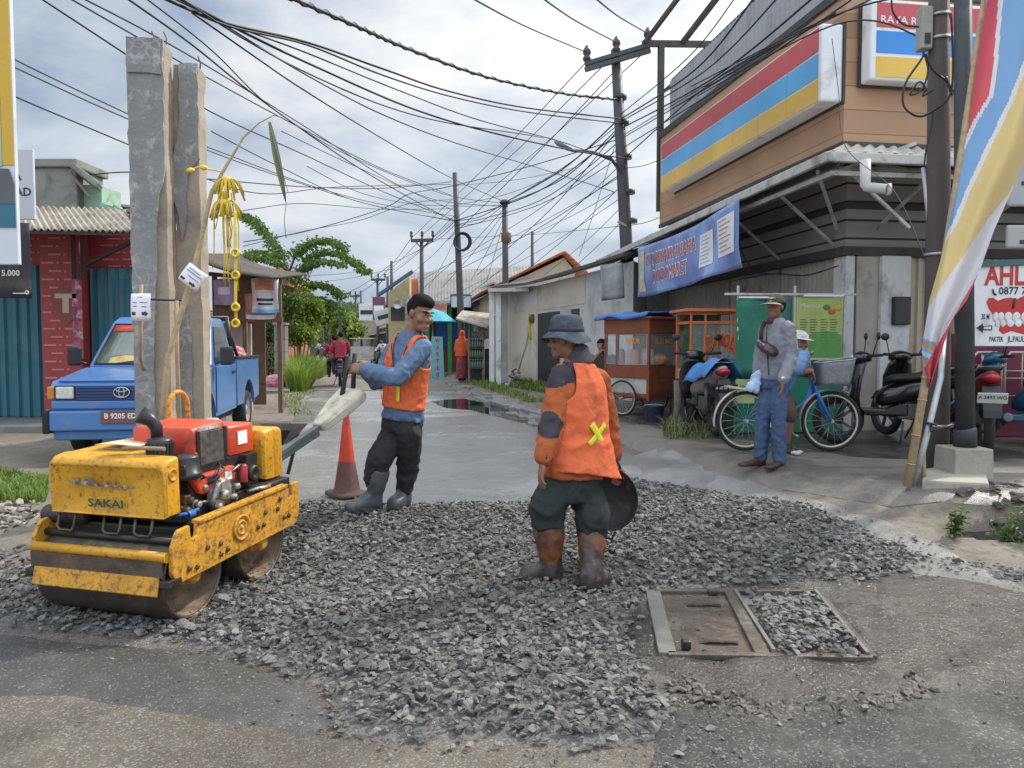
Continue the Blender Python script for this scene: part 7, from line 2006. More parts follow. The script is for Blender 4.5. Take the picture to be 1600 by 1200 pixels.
b=MB(True);T4.rings(b,[(-.16,.14,.12,0),(0,.155,.12,0)]);limb(b,[pel+Vector((0,.1,0)),kA,kA.lerp(fA,.1)],[.1,.085,.08]);limb(b,[pel+Vector((0,-.1,0)),kB,kB.lerp(fB,.1)],[.1,.085,.08]);remesh(b,'shorts',M('brown_shorts',(.09,.06,.045),.85),.011,W4,5,.01,9)
for f_ in(fA,fB):
 b=MB(True);f2=Vector((f_.x,f_.y,bz+.05));shoe(b,f2+Vector((0,0,.03)),Vector((f2.x-.02,f2.y-.16,bz)),.03,f_,.036,.03,.042);remesh(b,'sandal',m_shoe,.009,W4,3)
# --- scooters
m_scblack=M('scooter_black',(.014,.014,.016),.22,var=.3,coat=.4,rvar=.05)
m_sgrey=M('scooter_engine',(.12,.12,.12),.45,metal=.5,var=.4,vs=9)
m_tail=M('tail_lamp',(.45,.02,.025),.15,var=.2)
m_plateb=M('plate_black',(.03,.035,.045),.5);m_platew=M('plate_white',(.60,.60,.58),.5,var=.08)
def scooter(name,label,loc,rz,mbody,mpanel,plate,plate_mat,ink,seat_mat=None,group=None,fork_turn=0.0):
 """step through motorbike, front wheel towards +y"""
 t=thing(name,label,'motorbike',loc,rz,group)
 AXS=(Vector((0,1,0)),Vector((0,0,1)),Vector((1,0,0)))
 for y in(-.62,.62):
  b=MB();b.torus((0,y,.285),.235,.05,(1,0,0),30,10);w=b.build('wheel',m_rubber,t)
  b=MB();b.torus((0,y,.285),.19,.015,(1,0,0),28,6)
  for k in range(5):
   a=2*PI*k/5;b.bar((0,y,.285),(0,y+.19*math.cos(a),.285+.19*math.sin(a)),.03,.025,0,Vector((1,0,0)))
  b.lathe([(.05,-.05),(.05,.05),(.001,.05)],14,(0,y,.285),(1,0,0));b.build('rim',m_sgrey,w)
 b=MB()
 b.rings([[Vector((hw*math.cos(a),y,z+hh*math.sin(a)))for a in[2*PI*j/18 for j in range(18)]]for y,z,hw,hh in((.22,.52,.06,.05),(.15,.55,.12,.11),(-.1,.62,.15,.13),(-.45,.70,.15,.13),(-.75,.80,.10,.08),(-.88,.86,.04,.03))][::-1]);b.build('rear_body',mpanel,t)
 b=MB()
 b.rings([[Vector((hw*math.cos(a),y,z+hh*math.sin(a)))for a in[2*PI*j/18 for j in range(18)]]for y,z,hw,hh in((.12,.74,.08,.03),(.05,.76,.13,.045),(-.2,.775,.14,.05),(-.42,.83,.13,.055),(-.72,.89,.09,.05),(-.78,.90,.04,.03))][::-1]);b.build('seat',seat_mat or m_rubber,t)
 b=MB()
 b.rings([[Vector((hw*math.cos(a),y+.08*abs(math.sin(a))*(1 if math.sin(a)>0 else-.3),z+.02*math.sin(a)))for a in[2*PI*j/18 for j in range(18)]]for y,z,hw in((.40,.36,.12),(.44,.55,.19),(.42,.75,.20),(.38,.90,.16),(.34,.98,.10))]);b.build('front_shield',mbody,t)
 b=MB();b.prism([(.36,.34),(.40,.42),(.15,.42),(-.1,.5),(-.1,.34)],-.12,.12,0,AXS);b.build('footboard',mbody,t,bevel=.02)
 b=MB();b.prism([(.86,.44),(.74,.56),(.55,.59),(.40,.52),(.45,.47),(.60,.53),(.74,.50)],-.07,.07,0,AXS);b.build('front_mudguard',mbody,t,bevel=.015)
 b=MB()
 for s in(-.07,.07):b.tube([(s,.62,.285),(s,.48,.70)],.022,8)
 b.build('fork',m_sgrey,t)
 b=MB();b.rings([[Vector((hw*math.cos(a),y,z+hh*math.sin(a)))for a in[2*PI*j/16 for j in range(16)]]for y,z,hw,hh in((.28,.99,.05,.04),(.32,1.0,.13,.06),(.40,1.0,.15,.075),(.48,.98,.10,.06),(.50,.975,.05,.03))][::-1]);hdl=b.build('handlebar_cover',mbody,t)
 b=MB();b.tube([(-.33,.24,1.03),(-.15,.33,1.02),(.15,.33,1.02),(.33,.24,1.03)],.017,8);b.build('handlebar',m_rubber,t)
 b=MB();b.ell((0,.475,.985),(.085,.035,.05),14,8);b.build('headlight',m_lens,hdl)
 for s in(1,-1):
  b=MB();b.tube([(s*.2,.31,1.02),(s*.27,.28,1.20)],.007,6);b.ell((s*.29,.275,1.24),(.06,.018,.045),12,8);b.build('mirror',m_black,t)
 b=MB();b.bx(-.09,.09,-.45,.0,.30,.48);b.lathe([(.10,-.07),(.11,0),(.10,.07),(.001,.08)],18,(.1,-.30,.36),(1,0,0));b.tube([(.13,.05,.33),(.16,-.3,.30),(.17,-.75,.42)],[.025,.04,.05],10);b.build('engine',m_sgrey,t,bevel=.015)
 b=MB()
 for s in(-.12,.12):b.tube([(s,-.60,.30),(s,-.55,.66)],.028,10)
 b.build('shock_absorber',m_sgrey,t)
 b=MB();b.rings([[Vector((hw*math.cos(a),y,z+hh*math.sin(a)))for a in[2*PI*j/12 for j in range(12)]]for y,z,hw,hh in((-.80,.80,.09,.045),(-.90,.82,.07,.04),(-.94,.825,.03,.02))][::-1]);b.build('tail_light',m_tail,t)
 b=MB();b.tube([(-.10,-.5,.86),(-.11,-.85,.93),(.11,-.85,.93),(.10,-.5,.86)],.012,6);b.build('grab_rail',m_gal,t)
 b=MB();b.prism([(-.86,.74),(-.98,.50),(-1.0,.42),(-.94,.44),(-.80,.70)],-.08,.08,0,AXS);b.build('rear_mudguard',m_black,t,bevel=.01)
 b=MB();rp_=Matrix.Rotation(R(20),3,'X');b.box((0,-.965,.62),(.26,.012,.11),0,rp_);pl=b.build('number_plate',plate_mat,t,bevel=.004)
 b=MB();b.text(plate,Vector((0,-.974,.625)),(1,0,0),rp_@Vector((0,0,1)),.040,0,.001,'CENTER',.9,.015);b.build('lettering',ink,pl)
 b=MB();b.tube([(-.1,-.05,.28),(-.2,.0,.03)],.012,6);b.build('side_stand',m_steel,t)
 return t
sz=gz(3,8.5)+.045
# scooter beside the orange cart: seen from behind right, blue cloth over the seat
s1=scooter('scooter','black and white scooter with a blue cloth over its seat beside the orange cart',(2.52,10.15,sz),R(3),m_scblack,M('pearl_white',(.35,.27,.28),.3,var=.3),'A 4770 VAW',m_plateb,m_whitepaint)
b=MB()
def drape(u,v):
 y=.10-.95*u;s_=(v-.5)*2;return Vector((s_*.24,y,.90+.10*u-abs(s_)**1.6*.26+.02*math.sin(u*9+v*6)))
b.grid(drape,14,12);b.build('seat_cloth',M('blue_cloth',(.05,.20,.50),.6,var=.3,vs=4),s1,solid=.006)
scooter('scooter','black scooter parked behind the bicycle with its pale number plate by the bamboo flagpole',(X(1402,8.75),8.75,sz),R(78),m_scblack,m_scblack,'A 5510',m_platew,m_ink)
scooter('scooter','black scooter with a white plate parked just behind the concrete footed pole',(5.12,8.42,sz),R(-24),m_scblack,M('dark_red_panel',(.16,.02,.03),.3),'A 3493 WG',m_platew,m_ink)
scooter('scooter','black scooter mostly hidden behind the thick utility pole',(X(1462,8.8),9.1,sz),R(10),m_scblack,m_scblack,'A 2284 ZR',m_plateb,m_whitepaint)
scooter('scooter','blue scooter cut off by the right edge below the dentist board',(X(1622,8.0),8.0,sz),R(60),M('scooter_blue',(.015,.09,.17),.3,coat=.3),M('scooter_blue2',(.01,.05,.10),.3),'A 6127',m_plateb,m_whitepaint)
# --- poles at the right
m_upole=M('dark_iron_pole',(.085,.065,.062),.7,var=.2,vs=2,dirt=(.16,.09,.065),damt=.35,ds=2.2,bump=.2,bs=40)
m_upole2=M('grey_iron_pole',(.055,.062,.068),.55,metal=.3,var=.2,vs=3,dirt=(.12,.10,.09),damt=.25)
YP1=7.05
base1=Vector((X(1466,YP1),YP1,gz(X(1466,YP1),YP1)))
UP=thing('utility_pole','thick dark brown iron pole with a grey meter box and hanging cable loops','utility pole',base1)
b=MB(True);top=P(1468,-260,YP1);b.tube([base1-Vector((0,0,.2)),P(1464,560,YP1),P(1466,330,YP1),top],[.118,.112,.100,.075],20);b.build('pole',m_upole,UP)
for py in(26,62,398,664):
 c=P(1467 if py<300 else 1465,py,YP1);b=MB(True);r_=.088+.03*max(0,py)/700;b.tube([c-Vector((0,0,.012)),c+Vector((0,0,.012))],r_+.012,20);b.build('band',m_gal,UP)
c=P(1444,46,YP1-.02);b=MB(True);b.box(c,(.10,.12,.37));bxm=b.build('meter_box',M('meter_grey',(.36,.36,.31),.6,var=.15,dirt=(.22,.2,.17),damt=.3),UP,bevel=.012)
b=MB(True);b.box(c+Vector((0,-.065,-.1)),(.05,.01,.09));b.build('hatch',m_steel,bxm)
def loop(name,pts,r,parent,mat=m_black):
 pts=[Vector(p)for p in pts];out=[]
 for i in range(len(pts)-1):
  p0,p1,p2,p3=pts[max(0,i-1)],pts[i],pts[i+1],pts[min(len(pts)-1,i+2)]
  for k in range(6):
   f=k/6;out.append(.5*((2*p1)+(p2-p0)*f+(2*p0-5*p1+4*p2-p3)*f*f+(3*p1-p0-3*p2+p3)*f**3))
 out.append(pts[-1]);b=MB(True);b.tube(out,r,6);return b.build(name,mat,parent)
Yc=YP1-.14
Q=lambda*L:[P(x,y,Yc)for x,y in L]
loop('cable',Q((1443,80),(1440,92),(1415,130),(1412,165),(1435,182),(1460,172),(1484,150),(1489,100),(1486,20)),.010,UP)
loop('cable',Q((1443,82),(1450,110),(1440,140),(1422,148),(1436,128),(1446,138),(1442,150),(1458,140)),.008,UP)
loop('cable',Q((1393,0),(1396,20),(1412,38),(1436,42)),.009,UP)
loop('cable',Q((1458,172),(1455,200),(1447,235),(1444,260)),.008,UP)
loop('cable',Q((1446,84),(1458,110),(1480,128),(1487,148),(1478,120)),.010,UP)
b=MB(True);b.tube([P(1443,262,YP1+.05),P(1450,330,YP1+.02),P(1457,420,YP1)],.022,8);b.build('conduit',m_gal,UP)
YP2=6.75
base2=Vector((X(1506,YP2),YP2,gz(X(1506,YP2),YP2)))
UP2=thing('utility_pole','slimmer grey iron pole standing in a square concrete footing','utility pole',base2)
b=MB(True);b.tube([base2,P(1508,695,YP2)],.085,18);b.tube([P(1508,697,YP2),P(1508,672,YP2),P(1507,668,YP2)],[.094,.094,.08],18);b.tube([P(1508,670,YP2),P(1506,380,YP2),P(1504,-200,YP2)],[.08,.077,.066],18);b.build('pole',m_upole2,UP2)
b=MB(True);c=base2;hh=P(1508,698,YP2).z
b.rings([[Vector((c.x+sx_*w_+.02,c.y+sy_*w_,z))for sx_,sy_ in((-1,-1),(1,-1),(1,1),(-1,1))]for z,w_ in((base2.z-.1,.175),(hh,.165))],0,False);b.build('footing',M('footing_concrete',(.34,.31,.255),.95,var=.15,vs=3,dirt=(.22,.2,.165),damt=.4,ds=3,bump=.3,bs=30),UP2,bevel=.012)
mb_=MB();pts_=[tuple(G(*q).xy)for q in((1440,770),(1545,782),(1540,750),(1490,738),(1440,745))]
mb_.prism(pts_[::-1],gz(3.9,6.6)-.1,gz(3.9,6.6)+.075,0,(Vector((1,0,0)),Vector((0,1,0)),Vector((0,0,1))));struct(mb_.build('concrete_step',M('step_concrete',(.36,.33,.27),.95,var=.15,vs=3,dirt=(.24,.21,.17),damt=.35),bevel=.02))
# flag on a bamboo pole, lashed to a leaning pipe
YF=6.35
FL=thing('bamboo_flagpole','bamboo pole with a long red, blue, yellow and white promotional flag','flag',Vector((X(1418,YF),YF,gz(X(1418,YF),YF))))
b=MB(True);b.tube([P(1418,760,YF),P(1447,590,YF+.03),P(1500,250,YF+.08),P(1556,-120,YF+.15)],[.034,.031,.026,.02],12);b.build('bamboo_pole',m_bamboo,FL)
for px,py in((1423,725),(1431,680),(1441,625),(1447,590)):
 c=P(px,py,YF);b=MB(True);b.torus(c,.034,.006,(.15,0,1),16,5);b.build('node',m_bamboo,FL)
# flag cloth between the pole edge and its free edge, wavy
ledge=[(1553,-60),(1537,30),(1525,110),(1513,200),(1500,260),(1485,340),(1470,405),(1452,470),(1440,545),(1443,575),(1452,603)]
redge=[(1640,-60),(1632,60),(1622,160),(1605,235),(1580,300),(1553,360),(1532,420),(1510,470),(1487,500),(1473,545),(1453,605)]
def epl(E,v):
 i=min(len(E)-2,int(v*(len(E)-1)));f=v*(len(E)-1)-i
 return E[i][0]+(E[i+1][0]-E[i][0])*f,E[i][1]+(E[i+1][1]-E[i][1])*f
def flagpt(u,v):
 lx,ly=epl(ledge,v);rx_,ry=epl(redge,v)
 px,py=lx+(rx_-lx)*u,ly+(ry-ly)*u
 return P(px,py,YF-.02+.10*math.sin(u*5.2+v*4)*(1-v)**.5+.05*math.sin(u*11+v*9)*u)
nu,nv=60,150
b=MB(True)
vs=[flagpt(i/nu,j/nv)for j in range(nv+1)for i in range(nu+1)]
def stripe(u,v):
 """diagonal bands: red, blue, yellow and white parted by white lines, red tip"""
 lx,ly=epl(ledge,v);rx_,ry=epl(redge,v);x,y=lx+(rx_-lx)*u,ly+(ry-ly)*u
 f=lambda pts:float(np.interp(y,[p[1]for p in pts],[p[0]for p in pts]))
 xA=f([(1566,-60),(1560,0),(1552,100),(1545,150),(1520,190),(1500,235),(1400,240)])
 xB=f([(1700,-60),(1612,60),(1598,100),(1575,160),(1540,230),(1508,300),(1488,350),(1465,385),(1400,386)])
 xC=f([(1800,-60),(1640,200),(1612,235),(1578,300),(1545,340),(1505,400),(1470,450),(1448,485),(1300,486)])
 if y>500+(1487-x)*1.75:return 0
 if y>530 and x<1462:return[5,4,1,3][int((y-x*.4)/7)%4]
 if x<xA:return 0
 if x<xA+7 and xA>1450:return 4
 if x<xB:return 1
 if x<xB+8 and xB>1430:return 4
 if x<xC:return 2
 return 4
fs,ms=[],[]
for j in range(nv):
 for i in range(nu):
  fs.append((j*(nu+1)+i,j*(nu+1)+i+1,(j+1)*(nu+1)+i+1,(j+1)*(nu+1)+i));ms.append(stripe((i+.5)/nu,(j+.5)/nv))
o=len(b.v);b.v+=[tuple(p)for p in vs];b.f+=fs;b.m+=ms;b.s+=[True]*len(fs)
fmat=[leafy(M(n,c,.6,var=.06,vs=3))for n,c in(('flag_red',(.62,.10,.13)),('flag_blue',(.19,.36,.62)),('flag_yellow',(.66,.52,.24)),('flag_orange',(.7,.3,.08)),('flag_white',(.66,.66,.70)),('flag_sky',(.2,.5,.8)))]
b.build('flag',fmat,FL,solid=.0)
q=thing('pipe','grey steel pipe leaning on the thick pole beside the bamboo flagpole','pipe',Vector((X(1428,6.4),6.4,gz(X(1428,6.4),6.4))))
b=MB(True);b.tube([P(1427,762,6.4),P(1452,665,6.5),P(1470,590,6.75),P(1475,520,6.9)],.026,10);b.build('pipe',m_gal,q)
b=MB(True);c=P(1455,662,6.48);b.torus(c,.035,.012,(.2,0,1),14,6);b.tube([c,c+Vector((-.03,-.05,-.06)),c+Vector((.10,-.05,-.02)),c+Vector((.16,-.03,-.01))],.012,6);b.build('wire_tie',m_black,q)
q=thing('bamboo_stake','short split bamboo stake tied to the foot of the leaning pipe','stake',Vector((X(1440,6.4),6.42,gz(X(1440,6.4),6.42))))
b=MB(True);b.tube([P(1444,756,6.45),P(1442,700,6.5)],.02,8);b.build('stake',m_stick,q)
# weeds by the drain and on the kerb
weed('weed','leafy green weed growing on the near side of the drain',Vector((X(1500,5.55),5.55,gz(X(1500,5.55),5.55))),.24,8,m_leaf,.7,.03,7)
for k,(px,yy,hh,n)in enumerate(((1590,5.65,.5,16),(1625,5.5,.45,12),(1572,5.72,.3,8))):
 weed('weed',['tall dense weed at the right edge over the drain','weed cut off by the right edge beside the drain','smaller weed between the drain and the tall weed'][k],Vector((X(px,yy),yy,gz(X(px,yy),yy))),hh,n,m_leaf,.8,.032,20+k)
items=[]
for _ in range(60):
 px=random.uniform(1500,1620);yy=random.uniform(5.9,6.5);s_=random.uniform(.06,.2);items.append((X(px,yy),yy,gz(X(px,yy),yy)+.02,s_,random.randrange(24)))
tag(stone_mesh(items,'rubble',M('brown_rubble',(.075,.066,.057),.9,var=.3,vs=12,island=.4)),'dark broken rubble along the drain at the right edge',None,None,'stuff')
pp=[tuple(G(*q).xy)for q in[(1035,690),(1115,690),(1120,672),(1075,660),(1040,668)]]
grass_field('grass','tuft of grass and dry weeds below the scooter by the short post',pp,900,.24,M('dry_grass',(.14,.16,.06),.8,var=.35,vs=3,island=.4),8,.8,.007)
pp=[(-.05,21),(1.6,16.5),(2.2,16),(2.5,17.5),(.6,22.5),(0,23)]
grass_field('grass','green grass strip along the foot of the pale wall',pp,3200,.26,m_grass,9,.6,.012)
pp=[(-1.5,24),(.3,15.5),(.7,15.5),(-.9,24.5)]
grass_field('grass','sparse grass growing through the broken kerb',pp,900,.18,m_grass,10,.7,.010)
# small litter on the yard
q=thing('litter','crumpled white plastic litter on the yard below the bicycle','litter',Vector((X(1247,8.0),8.0,gz(3,8)+.045)))
b=MB();b.ell((0,0,.012),(.06,.03,.02));b.ell((.04,.01,.02),(.03,.03,.018));remesh(b,'wrapper',M('litter_white',(.5,.52,.52),.5,var=.2),.008,q,1,.01,25)
# --- manhole frame and cover
MH=thing('manhole_frame','rusty steel manhole frame, one half plated and the other filled with stones','manhole',(0,0,0))
cs=[G(1020,932),G(1275,932),G(1362,1038),G(1043,1033)]
zmh=.032
cs=[Vector((c.x,c.y,zmh))for c in cs]
lerp2=lambda u,v:cs[0].lerp(cs[1],u).lerp(cs[3].lerp(cs[2],u),v)
m_mh=M('muddy_steel',(.095,.078,.06),.5,metal=.25,var=.3,vs=6,dirt=(.2,.18,.155),damt=.35,ds=7,bump=.3,bs=50)
m_mhl=M('bright_steel_edge',(.20,.19,.172),.45,metal=.3,var=.25,vs=9,dirt=(.16,.13,.1),damt=.3)
for(a,c,w_,mt,nm)in(((0,0),(1,0),.045,m_mh,'frame_bar'),((0,1),(1,1),.04,m_mh,'frame_bar'),((0,0),(0,1),.085,m_mhl,'frame_bar'),((1,0),(1,1),.05,m_mh,'frame_bar'),((.47,.02),(.47,.98),.07,m_mh,'frame_bar')):
 b=MB();b.bar(lerp2(*a)-Vector((0,0,.004)),lerp2(*c)-Vector((0,0,.004)),w_,.03,0);b.build(nm,mt,MH,bevel=.005)
b=MB();b.bar(lerp2(.50,.03)+Vector((0,0,.012)),lerp2(.53,.97)+Vector((0,0,.012)),.018,.02);b.build('rail',m_mhl,MH)
b=MB();b.bar(lerp2(.985,.03)+Vector((0,0,.014)),lerp2(.985,.99)+Vector((0,0,.012)),.018,.02);b.build('rail',m_mhl,MH)
b=MB();b.grid(lambda u,v:lerp2(.04+.41*u,.03+.94*v)+Vector((0,0,-.009+.004*mnoise.noise(Vector((u*7,v*7,2))))),14,14);pl=b.build('cover_plate',M('wet_rust_plate',(.10,.075,.055),.3,metal=.15,var=.3,vs=5,dirt=(.2,.178,.15),damt=.4,ds=5,bump=.35,bs=60,rvar=.2),MH)
for v0,sgn in((.22,1),(.80,1)):
 b=MB();b.grid(lambda u,v:lerp2(.18+.20*u,v0+.04*v)+Vector((0,0,-.004+.012*math.sin(PI*u)*v)),8,2);b.build('lifting_slot',m_grease,pl)
b=MB();b.box(lerp2(.10,.92)+Vector((0,0,.02)),(.045,.045,.05));b.box(lerp2(.36,.05)+Vector((0,0,.01)),(.06,.035,.03));b.build('clod',m_grease,MH,bevel=.01)
items=[]
for _ in range(330):
 u,v=random.uniform(.56,.96),random.betavariate(1.6,1.3);p=lerp2(u,v);s_=random.uniform(.025,.075)
 if v<.15 and random.random()<.7:continue
 items.append((p.x,p.y,.045+random.uniform(0,.03),s_,random.randrange(24)))
o=stone_mesh(items,'gravel',m_stone);tag(o,'crushed stone filling the open half of the manhole frame',None,None,'stuff')
# ------------------------------------------------------------------ the rest of the street
zz_=lambda py,Y:P(800,py,Y).z
# --- pale walled building beside the shop
NB=thing('building','low pale walled building with dark doors next to the corner shop','building',(1.0,20,.2))
fp=[(2.42,15.4),(1.73,18.2),(.72,22.0),(-.12,23.2),(-.05,29),(5,28),(5.4,18.6),(2.9,16.6)]
m_palewall=M('pale_wall',(.50,.50,.49),.9,var=.1,vs=.7,dirt=(.33,.32,.30),damt=.42,ds=1.1,bump=.1,bs=20)
m_creamwall=M('cream_wall',(.52,.47,.39),.9,var=.1,vs=.8,dirt=(.36,.31,.25),damt=.35,ds=1.3)
b=MB(True);Z3=(Vector((1,0,0)),Vector((0,1,0)),Vector((0,0,1)));b.prism(fp,.1,3.15,0,Z3);b.build('wall',m_palewall,NB)
def wall_panel(p0,p1,f0,f1,z0,z1,off,mat,name,parent):
 a,c=Vector((*p0,0)),Vector((*p1,0));d=(c-a).normalized();n=Vector((-d.y,d.x,0))
 if n.y>0:n=-n
 q0,q1=a.lerp(c,f0)+n*off,a.lerp(c,f1)+n*off
 b=MB(True);b.add([q0+Vector((0,0,z0)),q1+Vector((0,0,z0)),q1+Vector((0,0,z1)),q0+Vector((0,0,z1)),q0-n*.03+Vector((0,0,z0)),q1-n*.03+Vector((0,0,z0)),q1-n*.03+Vector((0,0,z1)),q0-n*.03+Vector((0,0,z1))],
      [(0,1,2,3),(7,6,5,4),(0,4,5,1),(1,5,6,2),(2,6,7,3),(3,7,4,0)]);return b.build(name,mat,parent)
m_ddoor=M('dark_door',(.022,.024,.030),.5,var=.2)
A0_,A1_,A2_,A3_=fp[0],fp[1],fp[2],fp[3]
wall_panel(A2_,A3_,.0,1,.15,2.6,.012,m_creamwall,'wall_face',NB)
wall_panel(A1_,A2_,.0,1,2.45,3.12,.012,m_creamwall,'wall_face',NB)
wall_panel(A1_,A2_,.48,.97,.2,2.35,.02,m_ddoor,'door',NB);wall_panel(A1_,A2_,.10,.24,.2,2.35,.02,m_ddoor,'door',NB)
b=MB(True)
ov=[(2.20,15.2),(1.45,18.0),(.40,21.7),(-.55,22.7)];iv=[(3.4,16.6),(2.4,19.5),(1.6,23),(.6,25)]
vs=[Vector((x,y,3.20+.012*(20-y)))for x,y in ov]+[Vector((x,y,3.55))for x,y in iv]
b.add(vs,[(i,i+1,5+i,4+i)for i in range(3)]);b.build('roof_edge',M('dark_roof',(.10,.095,.09),.8,var=.25),NB,solid=.07)
for px in(768.5,779):
 b=MB(True);b.bx(X(px,22.6)-.075,X(px,22.6)+.075,22.5,22.65,.15,3.0);b.build('porch_column',m_wpillar,NB,bevel=.01)
b=MB(True);b.bx(X(783,23.6),X(796,23.6),23.4,23.8,.1,3.0);b.build('porch_pier',m_palewall,NB)
b=MB(True);b.prism([(X(763,22.4),22.3),(X(826,22.2),22.0),(X(826,24),24.5),(X(763,24),24.5)],3.0,3.10,0,Z3);b.build('porch_roof',m_gutter,NB)
b=MB(True);b.bx(X(792,22.9),X(803,22.9),22.88,22.9,1.05,1.7)if False else None
q=thing('cloth_bundle','grey sheet draped over the wall top left of the blue banner','cloth',P(958,430,15.2))
b=MB(True);b.grid(lambda u,v:P(940+36*u,412+58*v-4*u,15.0)+Vector((0,.05*math.sin(u*7)-.25*(1-v)**2*-1,0)),10,8);b.build('sheet',M('grey_sheet',(.25,.27,.26),.9,var=.25,vs=4),q,solid=.01)
# yellow flag on a stick in a rubbish heap
q=thing('yellow_flag','yellow flag with a dark patch on a thin leaning stick by the pale wall','flag',(X(808,22.2),22.2,gz(.1,22.2)))
b=MB(True);b.tube([P(806,592,22.2),P(822,540,22.2),P(832,490,22.2)],.022,6);b.build('stick',m_stick,q)
b=MB(True);b.grid(lambda u,v:P(827+14*u-2*v,530-40*v+4*u,22.15)+Vector((0,.05*math.sin(u*5),0)),8,6);b.build('cloth',M('flag_yellow_cloth',(.66,.58,.05),.7,var=.2,vs=5),q,solid=.01)
b=MB(True);b.ell(P(833,498,22.1),(.13,.02,.13));b.build('emblem',M('flag_dark',(.12,.09,.03),.7),q)
items=[]
for _ in range(60):
 yy=random.uniform(21.6,22.2);px=random.gauss(805,7);s_=random.uniform(.08,.3);items.append((X(px,yy),yy,gz(0,yy)+random.uniform(.05,.5)*max(0,1-abs(px-805)/14),s_,random.randrange(24)))
tag(stone_mesh(items,'rubbish_heap',M('rubbish',(.20,.18,.17),.9,var=.5,vs=9,island=.7)),'heap of rubbish at the foot of the yellow flag',None,None,'stuff')
# --- tiled gable house behind it
m_tile=plank_mat('red_tiles',(.42,.12,.05),(.2,.06,.03),1,row=.16,mortar=.03,rough=.8)
def gable_house(name,label,d,pxa,ya,pxl,yl,pxr,yr,depth,wallmat,roofmat,lean=-.148,over=.4):
 """house with its gable towards the camera: apex and two eaves given in the picture at distance d"""
 a,l,r=P(pxa,ya,d),P(pxl,yl,d),P(pxr,yr,d)
 t=thing(name,label,'house',(a.x,d,.1));k=Vector((lean,.989,0))*depth
 b=MB(True);b.add([Vector((l.x+over,d,0)),Vector((r.x-over,d,0)),Vector((r.x-over,d,r.z)),a-Vector((0,0,.1)),Vector((l.x+over,d,l.z)),*[p+k for p in(Vector((l.x+over,d,0)),Vector((r.x-over,d,0)),Vector((r.x-over,d,r.z)),a-Vector((0,0,.1)),Vector((l.x+over,d,l.z)))]],
      [(0,1,2,3,4),(9,8,7,6,5),(0,5,6,1),(1,6,7,2),(4,9,5,0)]);b.build('wall',wallmat,t)
 f=Vector((0,-.5,0))
 for e,nm in((l,'roof'),(r,'roof')):
  b=MB(True);b.grid(lambda u,v:(a+f).lerp(Vector((e.x,e.y-.5,e.z))-(Vector((0,0,.15))),u)+(k-f)*v+Vector((0,0,.05)),10,10);b.build(nm,roofmat,t,solid=.08)
 return t
gable_house('house','house with an orange tiled gable roof behind the pale building',27.5,881,398,752,455,916,424,9,m_creamwall,m_tile)
# --- long grey building
YB=42
GBd=thing('building','large two storey building with a long grey roof across the middle of the street','building',(X(740,YB),YB,.1))
m_greyroof=M('grey_asbestos',(.22,.215,.205),.85,var=.15,vs=1.2,dirt=(.16,.155,.145),damt=.4,ds=1)
b=MB(True);b.bx(X(634,YB),X(880,YB),YB,YB+9,0,zz_(470,YB));b.build('wall',m_plaster,GBd)
b=MB(True);corrugated(b,(X(636,YB),YB-.6,zz_(492,YB)),(X(885,YB),YB-.6,zz_(488,YB)),(X(640,YB+4.5),YB+4.5,P(800,427,YB+4.5).z),(X(872,YB+4.5),YB+4.5,P(800,413,YB+4.5).z),50,.012)
b.build('roof',m_greyroof,GBd,solid=.05)
b=MB(True);v=[P(594,458,YB+1),P(643,426,YB+4.5),P(640,494,YB-.6),P(596,520,YB+1.5)]
b.prism([(X(602,YB),0),(X(636,YB),0),(X(636,YB),zz_(429,YB)),(X(602,YB),zz_(455,YB))],YB+1.2,YB+9,0);b.build('side_wall',M('ochre_wall',(.42,.36,.20),.85,var=.2,vs=2),GBd)
b=MB(True);b.bar(P(590,462,YB+.5),P(645,424,YB+.5),.5,.14);b.build('eave_board',M('blue_eave',(.05,.11,.18),.6),GBd)
b=MB(True);b.bx(X(606,YB),X(628,YB),YB+1.15,YB+1.19,zz_(500,YB),zz_(478,YB));b.build('window',m_glass,GBd)
q=thing('banner','orange vertical banner at the corner of the long grey building','banner',P(649,480,YB-1.2))
b=MB(True);b.grid(lambda u,v:P(643+11*u,486-50*v,YB-1.2)+Vector((0,.05*math.sin(v*6),0)),4,8);b.build('cloth',M('banner_vermilion',(.52,.14,.07),.7,var=.15),q,solid=.01)
q=thing('loudspeaker','round horn loudspeaker beside the orange vertical banner','loudspeaker',P(622,475,YB-1))
b=MB();b.lathe([(.01,.4),(.06,.24),(.12,.08),(.26,-.08),(.27,-.1),(.23,-.08),(.09,.04),(.01,.08)],20,(0,0,0),(.2,1,0));b.build('horn',m_gal,q)
# --- shop with green posts
YG2=32.5
GS=thing('shop_building','open shop with bright green posts and a blue painted shutter','shop',(X(700,YG2),YG2,.2))
m_gpost=M('green_post',(.06,.34,.12),.6,var=.15)
g=lambda px,py,dy=0:P(px,py,YG2+dy)
b=MB(True);b.bx(X(650,YG2),X(775,YG2),YG2+2.2,YG2+5,0,zz_(480,YG2));b.build('wall',M('dark_green_wall',(.035,.055,.04),.8,var=.4,vs=1.5),GS)
for px,py in((703,476),(668,492),(752,478)):
 b=MB(True);b.bx(X(px-3,YG2),X(px+3.5,YG2),YG2-.1,YG2+.1,.1,zz_(py,YG2));b.build('post',m_gpost,GS,bevel=.01)
b=MB(True);b.bx(X(680,YG2),X(734,YG2),YG2+.6,YG2+.64,zz_(542,YG2),zz_(504,YG2));b.build('shutter',M('blue_shutter',(.025,.10,.36),.6,var=.3,vs=2),GS)
